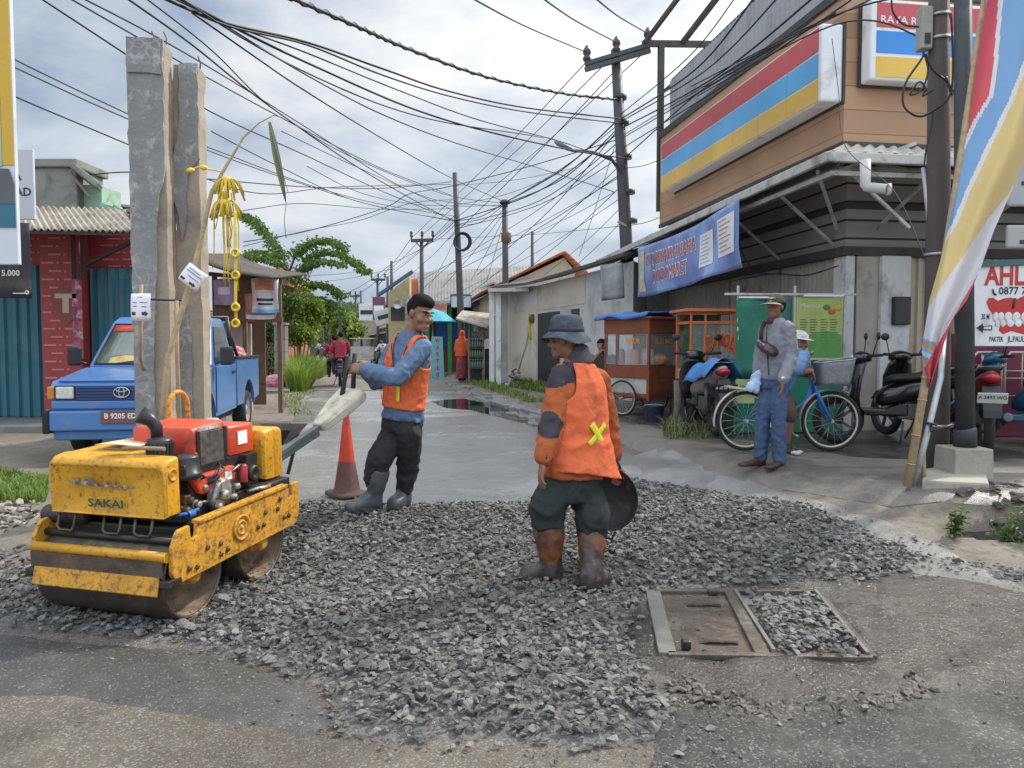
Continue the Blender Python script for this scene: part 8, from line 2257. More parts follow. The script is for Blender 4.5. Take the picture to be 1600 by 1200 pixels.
b=MB(True);b.bx(X(680,YG2),X(734,YG2),YG2+.62,YG2+.66,.1,zz_(543,YG2));b.build('low_wall',M('rust_wall',(.20,.075,.04),.85,var=.3),GS)
b=MB(True);b.prism([(X(640,YG2),YG2-.8),(X(776,YG2),YG2-.8),(X(776,YG2),YG2+3.5),(X(640,YG2),YG2+3.5)],zz_(478,YG2),zz_(475,YG2),0,Z3);b.build('roof',M('dark_roof',(.10,.095,.09)),GS)
q=thing('shop_sign','faded red and white sign board under the grey roof eave','shop sign',g(672,487,-1))
b=MB(True);b.bx(X(648,31.4),X(698,31.4),31.35,31.45,zz_(498,31.4),zz_(474,31.4));b.build('board',M('faded_sign',(.50,.42,.36),.6,var=.15,vs=2),q)
b=MB(True);b.bx(X(650,31.4),X(697,31.4),31.33,31.345,zz_(484,31.4),zz_(475,31.4));b.build('stripe',M('faded_red',(.45,.13,.09),.6,var=.3,vs=4),q)
q=thing('shop_sign','white framed blank sign hung beside the pole with the cable coil','shop sign',g(728,472,-1.5))
b=MB(True);b.bx(X(705,31),X(737,31),30.96,31.04,zz_(481,31),zz_(461,31));b.build('board',M('casing_white',(.62,.66,.70)),q,bevel=.01)
b=MB(True);e=[(X(705,31),30.94,zz_(481,31)),(X(737,31),30.94,zz_(481,31)),(X(737,31),30.94,zz_(461,31)),(X(705,31),30.94,zz_(461,31))];b.tube(e,.03,4,closed=True);b.build('frame',m_black,q)
q=thing('parasol','teal parasol canopy in front of the shop with green posts','parasol',g(676,492,-2))
b=MB(True);c=g(676,482,-2);b.lathe([(.02,.0),(.5,-.18),(.95,-.52),(.9,-.56)],12,c,(0,0,1),0,False);b.build('canopy',M('teal_canopy',(.05,.33,.40),.7,var=.2),q,solid=.01)
b=MB(True);b.cyl(c,Vector((c.x,c.y,.2)),.025,8);b.build('pole',m_gal,q)
# A-frame sign
q=thing('pavement_sign','sky blue A frame sign with red vertical WARTEG lettering','sign',(X(683,29.5),29.5,gz(-2.9,29.5)))
ht=zz_(526,29.5)-gz(-2.9,29.5);w2=.42
b=MB();b.prism([(-w2/2-.07,0),(w2/2+.07,0),(w2/2,ht),(-w2/2,ht)],0,.04,0);b.build('board',M('sky_board',(.16,.44,.50),.6,var=.1),q)
b=MB()
for k,ch in enumerate('WARTEG'):b.text(ch,(.02,-.012,ht*(.90-.16*k)),(1,0,0),(0,0,1),.155,0,0,'CENTER',.8,.06)
b.build('lettering',m_red2,q)
b=MB();b.bar((0,.05,ht),(0,.6,0),.05,.05);b.build('prop',m_wood,q)
# --- kiosk with bottles and the woman in an orange headscarf
YK=23.6
KI=thing('kiosk','small wooden kiosk with a tin roof and racks of green bottles','kiosk',(X(748,YK),YK,gz(-1,YK)))
k_=lambda px,py,dy=0:P(px,py,YK+dy)
for px,dy in((733,0),(755,0),(735,1.1),(764,1.1)):
 b=MB(True);b.bx(X(px-1.6,YK),X(px+1.6,YK),YK+dy-.04,YK+dy+.04,.2,zz_(505,YK));b.build('post',M('grey_wood',(.17,.155,.13)),KI)
b=MB(True);b.add([k_(712,498,-.5),k_(762,512,-.7),k_(776,492,1.6),k_(722,486,1.6)],[(0,1,2,3)]);b.build('roof',M('old_tin',(.40,.36,.29)),KI,solid=.05)
b=MB(True)
for py in(543,558,575):b.bx(X(733,YK),X(756,YK),YK-.05,YK+.35,zz_(py,YK)-.03,zz_(py,YK))
b.bx(X(733,YK),X(756,YK),YK+.35,YK+.4,zz_(596,YK),zz_(530,YK));b.bx(X(757,YK),X(767,YK),YK+.2,YK+1,.2,zz_(545,YK));b.build('shelf',m_grease,KI)
m_gbot=M('green_bottle',(.06,.13,.06),.15,var=.2,spec=.8);m_wcap=M('bottle_cap',(.5,.52,.45),.4)
bm0=MB();bm0.lathe([(.001,0),(.04,0),(.042,.02),(.042,.15),(.018,.21),(.016,.27),(.001,.27)],10);bm0.lathe([(.02,.25),(.02,.285),(.001,.286)],8,m=1)
me=bm0.mesh('bottle',[m_gbot,m_wcap])
for py in(543,558,575):
 for k in range(6):
  o=link_mesh('bottle',me);o.location=(X(735.5+3.7*k,YK-.02),YK+.02,zz_(py,YK));tag(o,'green glass bottle with a pale cap standing on the kiosk rack','bottle','green bottles on the kiosk rack')
q=thing('cloth_bundle','black and white cloths hanging under the kiosk roof','cloth',k_(755,520,.3))
b=MB(True);rr=random.Random(2)
for k in range(5):b.ell(k_(745+5*k,515+rr.uniform(-3,8),.1),(.14,.1,.16+rr.uniform(0,.1)))
remesh(b,'cloth',M('cloth_mixed',(.30,.29,.29),.8,var=.8,vs=6,dirt=(.04,.04,.04),damt=.5,ds=3),.04,q,2,.05,5)
def simple_person(label,base,h,rz,shirt,trousers,hairmat,pose='stand',extra=None,group=None,face=True):
 """figure of a passer-by: local x to its right, -y forward"""
 t=thing('person',label,'person',base,rz,group)
 k=h/1.7
 V=lambda*p:Vector(p)*k
 b=MB()
 if pose=='stand':
  pel,nk,hd=V(0,0,.92),V(0,.0,1.42),V(0,-.02,1.575)
  arms=[[V(s*.19,0,1.36),V(s*.25,.02,1.08),V(s*.24,-.06,.84)]for s in(1,-1)]
  legs=[[V(s*.09,0,.9),V(s*.10,-.02,.48),V(s*.11,0,.08)]for s in(1,-1)]
 elif pose=='ride':
  pel,nk,hd=V(0,.05,.86),V(0,-.06,1.34),V(0,-.10,1.50)
  arms=[[V(s*.19,-.06,1.28),V(s*.28,-.18,1.06),V(s*.29,-.42,1.04)]for s in(1,-1)]
  legs=[[V(s*.10,.05,.84),V(s*.19,-.32,.74),V(s*.18,-.18,.34)]for s in(1,-1)]
 elif pose=='pillion':
  pel,nk,hd=V(0,.05,.92),V(0,.0,1.40),V(0,-.02,1.55)
  arms=[[V(s*.18,0,1.34),V(s*.25,-.06,1.1),V(s*.18,-.25,.98)]for s in(1,-1)]
  legs=[[V(s*.10,.05,.9),V(s*.22,-.32,.80),V(s*.22,-.16,.42)]for s in(1,-1)]
 else:  # sitting on something low
  pel,nk,hd=V(0,.0,.46),V(0,-.10,.94),V(0,-.15,1.10)
  arms=[[V(-.19,-.08,.88),V(-.26,-.20,.68),V(-.05,-.26,.94)],[V(.19,-.08,.88),V(.26,-.2,.66),V(.12,-.36,.60)]]
  legs=[[V(s*.10,0,.46),V(s*.14,-.42,.50),V(s*.13,-.40,.08)]for s in(1,-1)]
 T=Torso(pel,nk,(1,0,0),(1,0,0));T.flip=1 if T.axes(1)[1].y<0 else-1
 T.rings(b,[(-.1,.12*k,.09*k,0),(.45,.13*k,.09*k,0),(.8,.16*k,.095*k,0),(1.0,.07*k,.06*k,0)],n=18)
 b.tube([nk-T.up*.04,hd],.052*k,10)
 rot=head(b,hd,(0,-1,-.05),(0,0,1),k)
 for a in arms:limb(b,a,[.045*k,.04*k,.027*k],1,10);d_=(a[2]-a[1]).normalized();hand(b,a[2],d_,Vector((0,.3,-1))if pose!='stand' else Vector((-a[2].x,0,0)),.5,1,k)
 for l in legs:limb(b,l,[.075*k,.05*k,.036*k],1,10)
 remesh(b,'body',m_skin,.011,t,3)
 if face:face_parts(t,hd,rot,k,m_hair)
 b=MB()
 T.rings(b,[(-.06,.165*k,.12*k,0),(.2,.16*k,.115*k,0),(.7,.175*k,.115*k,0),(.88,.165*k,.095*k,0),(.98,.10*k,.08*k,0),(1.02,.075*k,.07*k,0)],n=18)
 for a in arms:limb(b,[a[0],a[1],a[1].lerp(a[2],.3)],[.066*k,.062*k,.06*k],1,10)
 remesh(b,'shirt',shirt,.015,t,4,.010,9)
 b=MB();T.rings(b,[(-.14,.15*k,.12*k,0),(.02,.155*k,.115*k,0)],n=18)
 for l in legs:limb(b,[l[0],l[1],l[1].lerp(l[2],.92)],[.098*k,.08*k,.062*k],1,10)
 remesh(b,'trousers',trousers,.016,t,4,.010,8)
 for l in legs:
  b=MB();f_=l[2];z0=f_.z-.08*k;shoe(b,Vector((f_.x,f_.y,z0+.08)),Vector((f_.x,f_.y-.17*k,z0)),.05,f_,.045*k,.036,.043);remesh(b,'shoe',m_shoe,.012,t,2)
 if hairmat:
  inv_=rot.transposed();b=MB();b.ell(hd+rot@(Vector((0,-.018,.038))*k),(.079*k,.099*k,.086*k),18,12,0,rot)
  remesh(b,'hair',hairmat,.012,t,1,.003,30,lambda c,n:(inv_@(c-hd)).z>(.05 if(inv_@(c-hd)).y>.0 else-.05),.006)
 return t,hd,rot,T
# woman in orange headscarf: built as one figure with scarf and long dress
t,hd,rot,T=simple_person('person in an orange headscarf and long red patterned dress by the kiosk',(X(722,25),25,gz(-1.6,25)),1.62,R(150),M('scarf_orange',(.60,.10,.025),.8,var=.15),M('patterned_dress',(.30,.045,.05),.8,var=.8,vs=14,dirt=(.12,.03,.06),damt=.5,ds=8),None)
b=MB();b.rings([[Vector((hw*math.cos(a),dp*math.sin(a)+.01,z))for a in[2*PI*j/24 for j in range(24)]]for z,hw,dp in((.08,.20,.18),(.5,.19,.16),(.9,.17,.14),(1.15,.15,.12))]);remesh(b,'dress',MATS['patterned_dress'],.014,t,2,.016,8)
b=MB();b.ell(hd+Vector((0,.01,.02)),(.092,.105,.125));b.rings([[Vector((hw*math.cos(a),dp*math.sin(a)+.01,z))for a in[2*PI*j/24 for j in range(24)]]for z,hw,dp in((.80,.235,.17),(1.0,.22,.165),(1.2,.20,.15),(1.34,.13,.11),(1.45,.085,.09))]);inv_=rot.transposed()
remesh(b,'headscarf',MATS['scarf_orange'],.013,t,3,.012,8,lambda c,n:not((inv_@(c-hd)).y>.05 and abs((inv_@(c-hd)).x)<.06 and-.09<(inv_@(c-hd)).z<.06))
# man sitting by the pale wall, hand at his mouth
q=thing('stool','low wooden stool under the man sitting by the brown food cart','stool',(X(940,13.4),13.4,gz(1.6,13.4)))
b=MB();b.box((0,0,.36),(.34,.30,.04));b.build('seat',m_wood,q,bevel=.008)
for sx_ in(-.13,.13):
 for sy_ in(-.11,.11):b=MB();b.box((sx_,sy_,.17),(.04,.04,.34));b.build('leg',m_wood,q)
simple_person('man sitting by the pale wall with his hand at his mouth beside the food cart',(X(940,13.4),13.4,gz(1.6,13.4)+.12),1.62,R(-8),M('grey_brown_shirt',(.13,.105,.095),.85,var=.25),M('dark_shorts',(.04,.04,.045),.85),m_hair,'sit')
# riders on the road
rzv=R(13)
c=Vector((X(531,24.2),24.2,gz(-5.4,24.2)+.03))
scooter('motorbike','dark motorbike carrying two riders in red away down the road',c,rzv,m_scblack,m_scblack,'A 3012',m_plateb,m_whitepaint)
Rm=Matrix.Rotation(rzv,3,'Z')
m_mar=M('maroon_shirt2',(.30,.025,.055),.8,var=.15);m_mar2=M('red_jacket',(.42,.035,.05),.8,var=.2)
simple_person('rear passenger in a maroon shirt on the dark motorbike, seen from behind',c+Rm@Vector((.03,-.50,.02)),1.70,rzv+PI,m_mar,M('dark_shorts',(.04,.04,.045)),m_hair,'pillion',face=False)
simple_person('front rider in a red jacket steering the dark motorbike down the road',c+Rm@Vector((-.16,.08,.0)),1.66,rzv+PI,m_mar2,M('dark_shorts',(.04,.04,.045)),m_hair,'ride',face=False)
c2=Vector((X(597,40),40,.18));scooter('motorbike','dark motorbike with a rider in white parked at the right side of the road',c2,R(150),m_scblack,m_scblack,'A 441',m_plateb,m_whitepaint)
simple_person('rider in a white shirt sitting on the motorbike parked at the right roadside',c2+Matrix.Rotation(R(150),3,'Z')@Vector((0,-.1,0)),1.66,R(150)+PI,M('white_shirt',(.55,.55,.56),.8,var=.1),M('dark_shorts',(.04,.04,.045)),m_hair,'ride',face=False)
for k,(px,d)in enumerate(((507,62),(497,70))):
 c3=Vector((X(px,d),d,.18));scooter('motorbike',['distant motorbike coming up the road, nearer of two','distant motorbike coming up the road, farther of two'][k],c3,R(170),m_scblack,m_scblack,'A 77',m_plateb,m_whitepaint)
 simple_person(['distant rider on the nearer oncoming motorbike','distant rider on the farther oncoming motorbike'][k],c3+Vector((0,.1,0)),1.66,R(-10),[M('grey_brown_shirt',(.13,.105,.095)),M('white_shirt',(.55,.55,.56))][k],M('dark_shorts',(.04,.04,.045)),m_hair,'ride',face=False)
q=thing('handcart','pale boxy handcart standing at the right roadside far down the road','handcart',(X(566,46),46,.18))
b=MB();b.bx(-.7,.7,0,.8,.35,1.15);b.bx(-.75,.75,-.05,.85,1.6,1.66);b.build('body',m_gutter,q,bevel=.02)
for x in(-.6,.6):
 b=MB();b.bx(x-.03,x+.03,.02,.08,.9,1.62);b.build('post',m_steel,q)
 b=MB();b.torus((x*1.25,.4,.3),.26,.04,(1,0,0),20,6);b.build('wheel',m_rubber,q)
# --- small shops down the right side of the road
def edge_x(y):return float(np.interp(y,[22,25,50,100,160],[-1.2,-1.85,-6.9,-19,-33]))
def far_shop(label,y0,y1,setback,h,wallc,shutc,roofc,depth=6,aw=1.6,awz=2.7,awc=(.25,.23,.2)):
 xa_,xb_=edge_x(y0)+setback,edge_x(y1)+setback
 t=thing('shop_building',label,'shop',(xa_,y0,.15))
 d=Vector((xb_-xa_,y1-y0,0));L_=d.length;d.normalize();n=Vector((-d.y,d.x,0))  # towards the road
 o=Vector((xa_,y0,.1));p=lambda l,s,z:o+d*l+n*s+Vector((0,0,z))
 def bx_(b,l0,l1,s0,s1,z0,z1):b.add([p(l,s,z)for z in(z0,z1)for s in(s0,s1)for l in(l0,l1)],[(0,2,3,1),(4,5,7,6),(0,1,5,4),(2,6,7,3),(0,4,6,2),(1,3,7,5)])
 b=MB(True);bx_(b,0,L_,-depth,0,0,h);b.build('wall',M('wall_%d'%int(y0),wallc,.85,var=.18,vs=1,dirt=[c*.6 for c in wallc],damt=.35,ds=1),t)
 n_=max(1,int(L_/2.6))
 for k in range(n_):
  b=MB(True);bx_(b,L_*(k+.12)/n_,L_*(k+.88)/n_,0,.04,.1,2.3);b.build('shutter',M('shutter_%d'%int(y0),shutc,.6,var=.25,vs=3),t)
 b=MB(True);b.add([p(-.3,aw,awz-.35),p(L_+.3,aw,awz-.35),p(L_+.3,-.1,awz+.1),p(-.3,-.1,awz+.1)],[(0,1,2,3)]);b.build('awning_roof',M('awn_%d'%int(y0),awc,.8,var=.3,vs=2),t,solid=.06)
 for k in range(n_+1):
  b=MB(True);bx_(b,L_*k/n_-.05,L_*k/n_+.05,aw-.25,aw-.15,0,awz-.3);b.build('post',m_wood,t)
 b=MB(True);b.add([p(-.4,.5,h-.1),p(L_+.4,.5,h-.1),p(L_+.4,-depth/2,h+1.5),p(-.4,-depth/2,h+1.5),p(L_+.4,-depth-.4,h-.1),p(-.4,-depth-.4,h-.1)],[(0,1,2,3),(3,2,4,5)]);b.build('roof',M('roof_%d'%int(y0),roofc,.85,var=.2,vs=1.5),t,solid=.12)
 return t
far_shop('low roadside shop with teal shutters and a dark ragged awning',44,55,1.6,3.4,(.33,.30,.26),(.03,.13,.15),(.28,.26,.24),awc=(.12,.10,.09))
far_shop('cream roadside shop with blue shutters farther down the road',56,66,1.8,3.6,(.42,.38,.28),(.04,.12,.30),(.32,.14,.08))
far_shop('grey roadside shop with brown shutters far down the road',67,80,1.6,4.2,(.36,.36,.35),(.14,.09,.06),(.30,.29,.28),awc=(.2,.24,.3))
far_shop('pale roadside shop with an orange tiled roof far down the road',82,98,1.5,3.2,(.45,.43,.38),(.05,.15,.12),(.45,.15,.06))
far_shop('distant shop with a long red tiled roof at the bend',100,124,1.5,3.2,(.40,.36,.30),(.10,.10,.11),(.44,.17,.09),depth=9)
far_shop('farthest low shop where the road bends out of sight',126,150,1.5,3.0,(.38,.36,.33),(.08,.10,.12),(.30,.15,.10),depth=9)
# hanging box signs on them
for k,(px,py,d,w,h,c1,lab)in enumerate(((573,488,60,1.2,1.3,(.62,.64,.62),'white square box sign above the distant teal shutters'),(592,482,50,.8,1.5,(.16,.06,.09),'maroon upright shop sign over the ragged awning'),(611,492,46,2.0,.9,(.55,.55,.50),'tilted pale shop sign board on the ragged awning'),(602,478,56,1.6,.6,(.60,.25,.12),'orange topped sign box above the distant shops'))):
 c=P(px,py,d);q=thing('shop_sign',lab,'shop sign',c)
 b=MB();b.box((0,0,0),(w,.15,h),0,Matrix.Rotation(-.25 if k==2 else 0,3,'Y'));b.build('board',M('farsign_%d'%k,c1,.6,var=.12),q,bevel=.02)
 b=MB();b.box((0,-.09,0),(w*.8,.02,h*.25),0,Matrix.Rotation(-.25 if k==2 else 0,3,'Y'));b.build('stripe',m_ink if k!=1 else m_whitepaint,q)
# house with tiled roof and trees on the left far side
gable_house('house','distant house with an orange tiled roof left of the far poles',92,575,486,525,512,630,508,12,M('wall_far',(.36,.33,.28),.85,var=.2),m_tile,-.25,1.0)
def crown_tree(label,base,h,r,mat,seed,n=900,size=.5,cat='tree',group=None):
 rr=random.Random(seed);base=Vector(base);bl=[]
 for k in range(7):
  a=rr.uniform(0,2*PI);bl.append((base+Vector((math.cos(a)*r*.55,math.sin(a)*r*.55,h*rr.uniform(.5,.92))),(r*rr.uniform(.4,.65),r*rr.uniform(.4,.65),r*rr.uniform(.3,.5))))
 t=thing('tree',label,cat,base,0,group);b,w=MB(True),MB(True)
 w.tube([base,base+Vector((.1,0,h*.35)),base+Vector((0,.1,h*.6))],[.25,.18,.10],8)
 for c,q in bl:w.tube([base+Vector((.05,0,h*.4)),c],[.1,.03],5);leaf_cloud(b,c,q,n//7,size,rr)
 b.build('crown',mat,t);w.build('trunk',M('bark',(.13,.105,.08)),t);return t
LBL=['broad leafy tree farther up the left roadside','dark round tree left of the road before the bend','tall loose crowned tree beyond the dark round one','pale green tree standing behind the tiled house','bushy tree at the bend of the road','high tree over the roofs beyond the bend','green tree between the far poles and shops']
for k,(px,d,h,r,m_)in enumerate(((462,44,4.2,1.5,m_leaf),(488,64,5.0,1.9,m_leafd),(503,84,6.5,2.6,m_leafd),(540,110,7.5,3.4,m_leaf),(515,120,8,4,m_leaf),(545,100,6,3.4,m_leaf),(548,78,4.4,2.0,m_leaf2))):
 crown_tree(LBL[k],(X(px,d),d,.1),h,r,m_,40+k,2600,.14+d*.0035)
def palm(label,base,h,seed):
 rr=random.Random(seed);base=Vector(base);t=thing('palm_tree',label,'palm tree',base);b,w=MB(True),MB(True)
 top=base+Vector((.4,0,h));w.tube([base,base+Vector((.1,0,h*.5)),top],[.22,.16,.13],8)
 for k in range(15):
  a=2*PI*k/15+rr.uniform(-.2,.2);L_=rr.uniform(2.4,3.2);el=rr.uniform(-.2,1.0);p0=top;d=Vector((math.cos(a),math.sin(a),0));prev=None
  s_=Vector((-d.y,d.x,0))
  for i in range(12):
   f=i/11;p=p0+d*(L_*f)+Vector((0,0,L_*(el*f*.8-.75*f*f)));wd=.5*math.sin(PI*(.12+.86*f))
   for sg in(1,-1):b.add([p,p+d*.10,p+s_*sg*wd+d*.28-Vector((0,0,wd*.55))],[(0,1,2)])
 b.build('crown',m_leafd,t);w.build('trunk',M('bark',(.13,.105,.08)),t)
palm('coconut palm rising above the trees at the bend',(X(523,90),90,.1),6.2,3)
palm('second coconut palm lower among the far trees',(X(540,120),120,.1),5.5,4)
# far wood closing the horizon
b=MB(True);rr=random.Random(77)
for k in range(260):
 a=rr.uniform(-1.35,1.2);D_=rr.uniform(150,260);c=Vector((math.sin(a)*D_,math.cos(a)*D_,rr.uniform(2,7)))
 leaf_cloud(b,c,(9,4,rr.uniform(3,5.5)),90,2.2,rr)
tag(b.build('distant_trees',m_leafd),'far off band of trees along the horizon',None,None,'stuff')
b=MB(True);b.add([Vector((math.sin(a)*275,math.cos(a)*275,z))for a in np.linspace(-1.5,1.3,40)for z in(-1,6.5+2*math.sin(a*21))],[(2*i,2*i+2,2*i+3,2*i+1)for i in range(39)]);struct(b.build('hills',m_leafd,None,solid=1.0))
# ------------------------------------------------------------------ utility poles and the web of cables
m_pole=M('steel_pole',(.075,.08,.085),.6,metal=.3,var=.2,vs=2,dirt=(.11,.09,.08),damt=.25)
m_polegrey=M('concrete_pole',(.19,.19,.18),.85,var=.15,vs=2)
m_cable=M('cable_black',(.018,.019,.022),.6,var=.1)
m_ins=M('insulator',(.05,.04,.045),.3,var=.2)
def pole(label,base_px,top_px,top_py,d,r0,r1,arm=None,mat=m_pole,coil=None,group=None):
 bx_=X(base_px,d);base=Vector((bx_,d,gz(bx_,d)if d<40 else .15))
 t=thing('utility_pole',label,'utility pole',base,0,group);top=P(top_px,top_py,d)
 b=MB(True);b.tube([base-Vector((0,0,.2)),base.lerp(top,.33),base.lerp(top,.66),top],[r0,r0+(r1-r0)*.33,r0+(r1-r0)*.66,r1],14);b.build('pole',mat,t)
 if arm:
  (x0,y0,x1,y1,th)=arm;a,c=P(x0,y0,d-.12),P(x1,y1,d-.12)
  b=MB(True);b.bar(a,c,th,th*1.2);b.build('crossarm',mat,t)
  for f in(.02,.5,.98):
   p=a.lerp(c,f);b=MB(True);k=th*.55;b.lathe([(k*.5,0),(k*.5,th),(k,th*1.2),(k,th*1.8),(k*.6,th*2),(k,th*2.3),(k*.9,th*3),(.001,th*3.3)],10,p+Vector((0,0,th*.3)));b.build('insulator',m_ins,t)
  b=MB(True);m_=a.lerp(c,.5)
  for f in(.15,.85):b.bar(a.lerp(c,f),m_-Vector((0,0,(c-a).length*.38)),th*.4,th*.4)
  b.build('brace',mat,t)
 if coil:
  cx_,cy_,rr_=coil;c=P(cx_,cy_,d-.2)
  for k in range(3):
   b=MB(True);b.torus(c+Vector((.02*k,-.03*k,0)),rr_*(1+.06*k),.03,(.25,1,0),26,6);b.build('cable_coil',m_cable,t)
 return t
D1=17.5
mp=pole('tall leaning electricity pole with a crossarm and curved street lamp by the shop',992,962,78,D1,.17,.11,None)
# double crossarm with insulators
for dy in(0,10):
 a,c=P(914,100+dy*.9,D1-.14),P(1016,70+dy*.9,D1-.14);b=MB(True);b.bar(a,c,.10,.09);b.build('crossarm',m_pole,mp)
for px,py in((917,100),(963,86),(1012,72)):
 p=P(px,py,D1-.14);b=MB(True);b.lathe([(.05,0),(.05,.05),(.09,.08),(.09,.14),(.055,.18),(.09,.22),(.085,.30),(.05,.36),(.03,.40),(.001,.41)],12,p);b.build('insulator',m_ins,mp)
b=MB(True);b.tube([P(979,300,D1),P(972,272,D1-.1),P(955,248,D1-.2),P(925,238,D1-.3),P(893,235,D1-.35)],.035,8);la=b.build('lamp_arm',m_pole,mp)
b=MB(True);p0,p1=P(897,236,D1-.35),P(866,221,D1-.4);b.tube([p0,p0.lerp(p1,.3),p0.lerp(p1,.8),p1],[.05,.11,.11,.04],12,flat=.45);b.build('lamp_head',M('lamp_grey',(.25,.26,.27),.5,var=.1),la)
for py in(152,192,245,300,345):
 f=(py-78)/(420-78);c=P(962+30*f,py,D1);b=MB(True);b.tube([c-Vector((0,0,.05)),c+Vector((0,0,.05))],.155,14);b.build('clamp',m_steel,mp)
b=MB(True);b.bar(P(966,346,D1-.2),P(980,354,D1-.1),.05,.05);b.build('bracket',m_gal,mp)
p2=pole('black leaning pole with a thick coil of cable beside the blank sign',724,711,270,25.5,.13,.085,None,m_pole,(721,378,.26))
p3=pole('brown grey pole crowned by a knot of cables behind the pale building',791,789,318,24.5,.11,.09,None)
b=MB(True);c=P(789,316,24.5);b.lathe([(.16,0),(.18,.05),(.12,.12),(.001,.14)],14,c-Vector((0,0,.05)));b.build('pole_cap',m_ins,p3)
b=MB(True);c=P(791,380,24.5);b.lathe([(.1,0),(.16,.05),(.16,.3),(.1,.35)],14,c);b.build('sleeve',M('rust_sleeve',(.14,.08,.06),.8),p3)
pole('short thin pole above the orange tiled roof',831,832,362,29,.07,.06,None)
pole('pole with a braced crossarm in front of the long grey building',659,659,374,40.5,.15,.10,(642,376,677,375,.14))
pole('plain pole at the left end of the long grey building',612,612,408,52,.14,.1)
pole('dark pole close beside the plain one near the ochre wall',605,606,432,56,.12,.1)
pole('distant pole with a small crossarm above the white box sign',591,590,434,70,.15,.12,(580,437,602,437,.16))
pole('far pole with a crossarm left of the distant poles',555,556,458,96,.16,.13,(547,463,564,462,.18))
pole('slender far pole right of the far crossarm pole',565,564,456,88,.14,.11)
pole('thick dark pole standing near the orange tiled roof at the bend',531,532,462,72,.17,.14)
CAB={}
def cable(pts,r=.010,label='thin black cable in the web between the leaning pole and the far poles',group='overhead cables',twist=False):
 """pts: (px, py, depth) - a smooth hanging line through them"""
 q=[P(*p)for p in pts];out=[]
 for i in range(len(q)-1):
  p0,p1,p2_,p3_=q[max(0,i-1)],q[i],q[i+1],q[min(len(q)-1,i+2)]
  for k in range(8):
   f=k/8;out.append(.5*((2*p1)+(p2_-p0)*f+(2*p0-5*p1+4*p2_-p3_)*f*f+(3*p1-p0-3*p2_+p3_)*f**3))
 out.append(q[-1])
 b=MB()
 b.tube(out,r,5)
 if twist:
  fine=[]
  for i in range(len(out)-1):
   for k in range(4):fine.append(out[i].lerp(out[i+1],k/4))
  b.tube([p+Vector((0,math.cos(i*1.1),math.sin(i*1.1)))*r*1.1 for i,p in enumerate(fine)],r*.8,5)
 o=b.build('overhead_cable',m_cable);tag(o,label,'cable',group);return o
SAG=lambda a,b_,s:[a,((a[0]+b_[0])/2,(a[1]+b_[1])/2+s,(a[2]+b_[2])/2),b_]
U_='overhead cables from the upper left'
LEFT='thin black cable crossing the sky from the upper left towards the far poles'
cable([(440,-10,7.5),(560,42,9),(640,77,10.5),(760,120,13),(880,146,15.5),(968,156,17.4)],.021,'thick twisted cable sweeping across the sky, highest one ending on the leaning pole',U_,True)
cable([(240,-10,7),(350,35,8),(480,66,9.5),(600,108,11),(700,142,13),(820,168,15),(975,186,17.4)],.016,'upper of two close cables sweeping from upper left to the leaning pole',U_)
cable([(245,-10,7),(355,40,8),(480,70,9.5),(600,118,11),(710,152,13),(830,176,15),(975,193,17.4)],.013,'lower of two close cables sweeping from upper left to the leaning pole',U_)
T1_='dark cable of the loose bundle sweeping from upper left to the leaning pole'
cable([(260,-8,7),(360,38,8.2),(480,83,9.6),(620,140,11.5),(750,188,13.5),(885,224,16),(980,262,17.4)],.010,T1_,U_)
cable([(270,-8,7),(380,50,8.4),(480,98,9.6),(640,168,11.6),(760,205,13.8),(900,236,16.2),(985,248,17.4)],.015,T1_,U_)
cable([(275,-8,7),(380,60,8.4),(480,114,9.6),(600,165,11.2),(700,192,12.8),(820,210,15),(850,216,24)],.010,T1_,U_)
cable([(272,-8,7),(360,45,8.2),(480,118,9.6),(600,180,11.2),(720,226,13),(840,262,18),(960,300,17.4)],.009,T1_,U_)
cable([(300,20,7.6),(400,90,8.8),(480,144,9.8),(600,218,14),(705,278,20),(790,316,24.4)],.010,LEFT,U_)
for k,(pts,r)in enumerate((
 ([(60,-5,8),(215,97,9.5),(330,175,12),(480,244,16),(600,300,21),(712,345,25.4)],.011),
 ([(105,-5,8),(218,60,9.2),(340,130,11.5),(480,205,15),(600,265,20),(705,305,25)],.010),
 ([(125,-5,8),(240,55,9.2),(360,125,11.5),(480,200,15),(620,288,21),(712,330,25.4)],.010),
 ([(195,-5,7.5),(300,70,9),(420,165,11.5),(560,262,17),(660,320,22),(712,347,25.4)],.012),
 ([(225,-5,7.5),(330,78,9),(440,180,11.5),(560,250,17),(700,305,24),(790,318,24.4)],.009),
 ([(-60,45,8.4),(33,98,9),(215,185,11),(330,237,13),(480,290,17),(600,325,21),(712,345,25.4)],.009),
 ([(-60,62,8.4),(33,110,9),(215,192,11),(330,232,13),(480,288,17),(590,318,21),(712,338,25.4)],.009),
 ([(-60,112,8.4),(33,155,9),(215,232,11.5),(330,282,14),(420,303,16),(530,292,20),(705,288,25)],.010),
 ([(140,273,13.6),(215,269,14),(330,280,15),(480,292,18),(600,294,22),(705,284,25.4)],.012),
 ([(330,340,14),(400,326,16),(480,318,19),(600,327,23),(705,326,25.4)],.009),
 ([(380,385,20),(480,360,22),(560,345,25),(640,318,24),(705,312,25)],.010),
 ([(380,378,19),(480,361,20),(600,325,22),(640,303,22),(700,292,23),(820,262,20),(975,215,17.4)],.012),
 ([(480,260,16),(560,300,20),(640,318,23),(720,322,24),(790,320,24.4)],.008),
 ([(440,205,14),(560,262,18),(680,312,24),(780,322,24.4)],.008),
 ([(330,205,12),(440,262,15),(560,315,20),(705,345,25.4)],.009))):
 cable(pts,r,LEFT,U_)
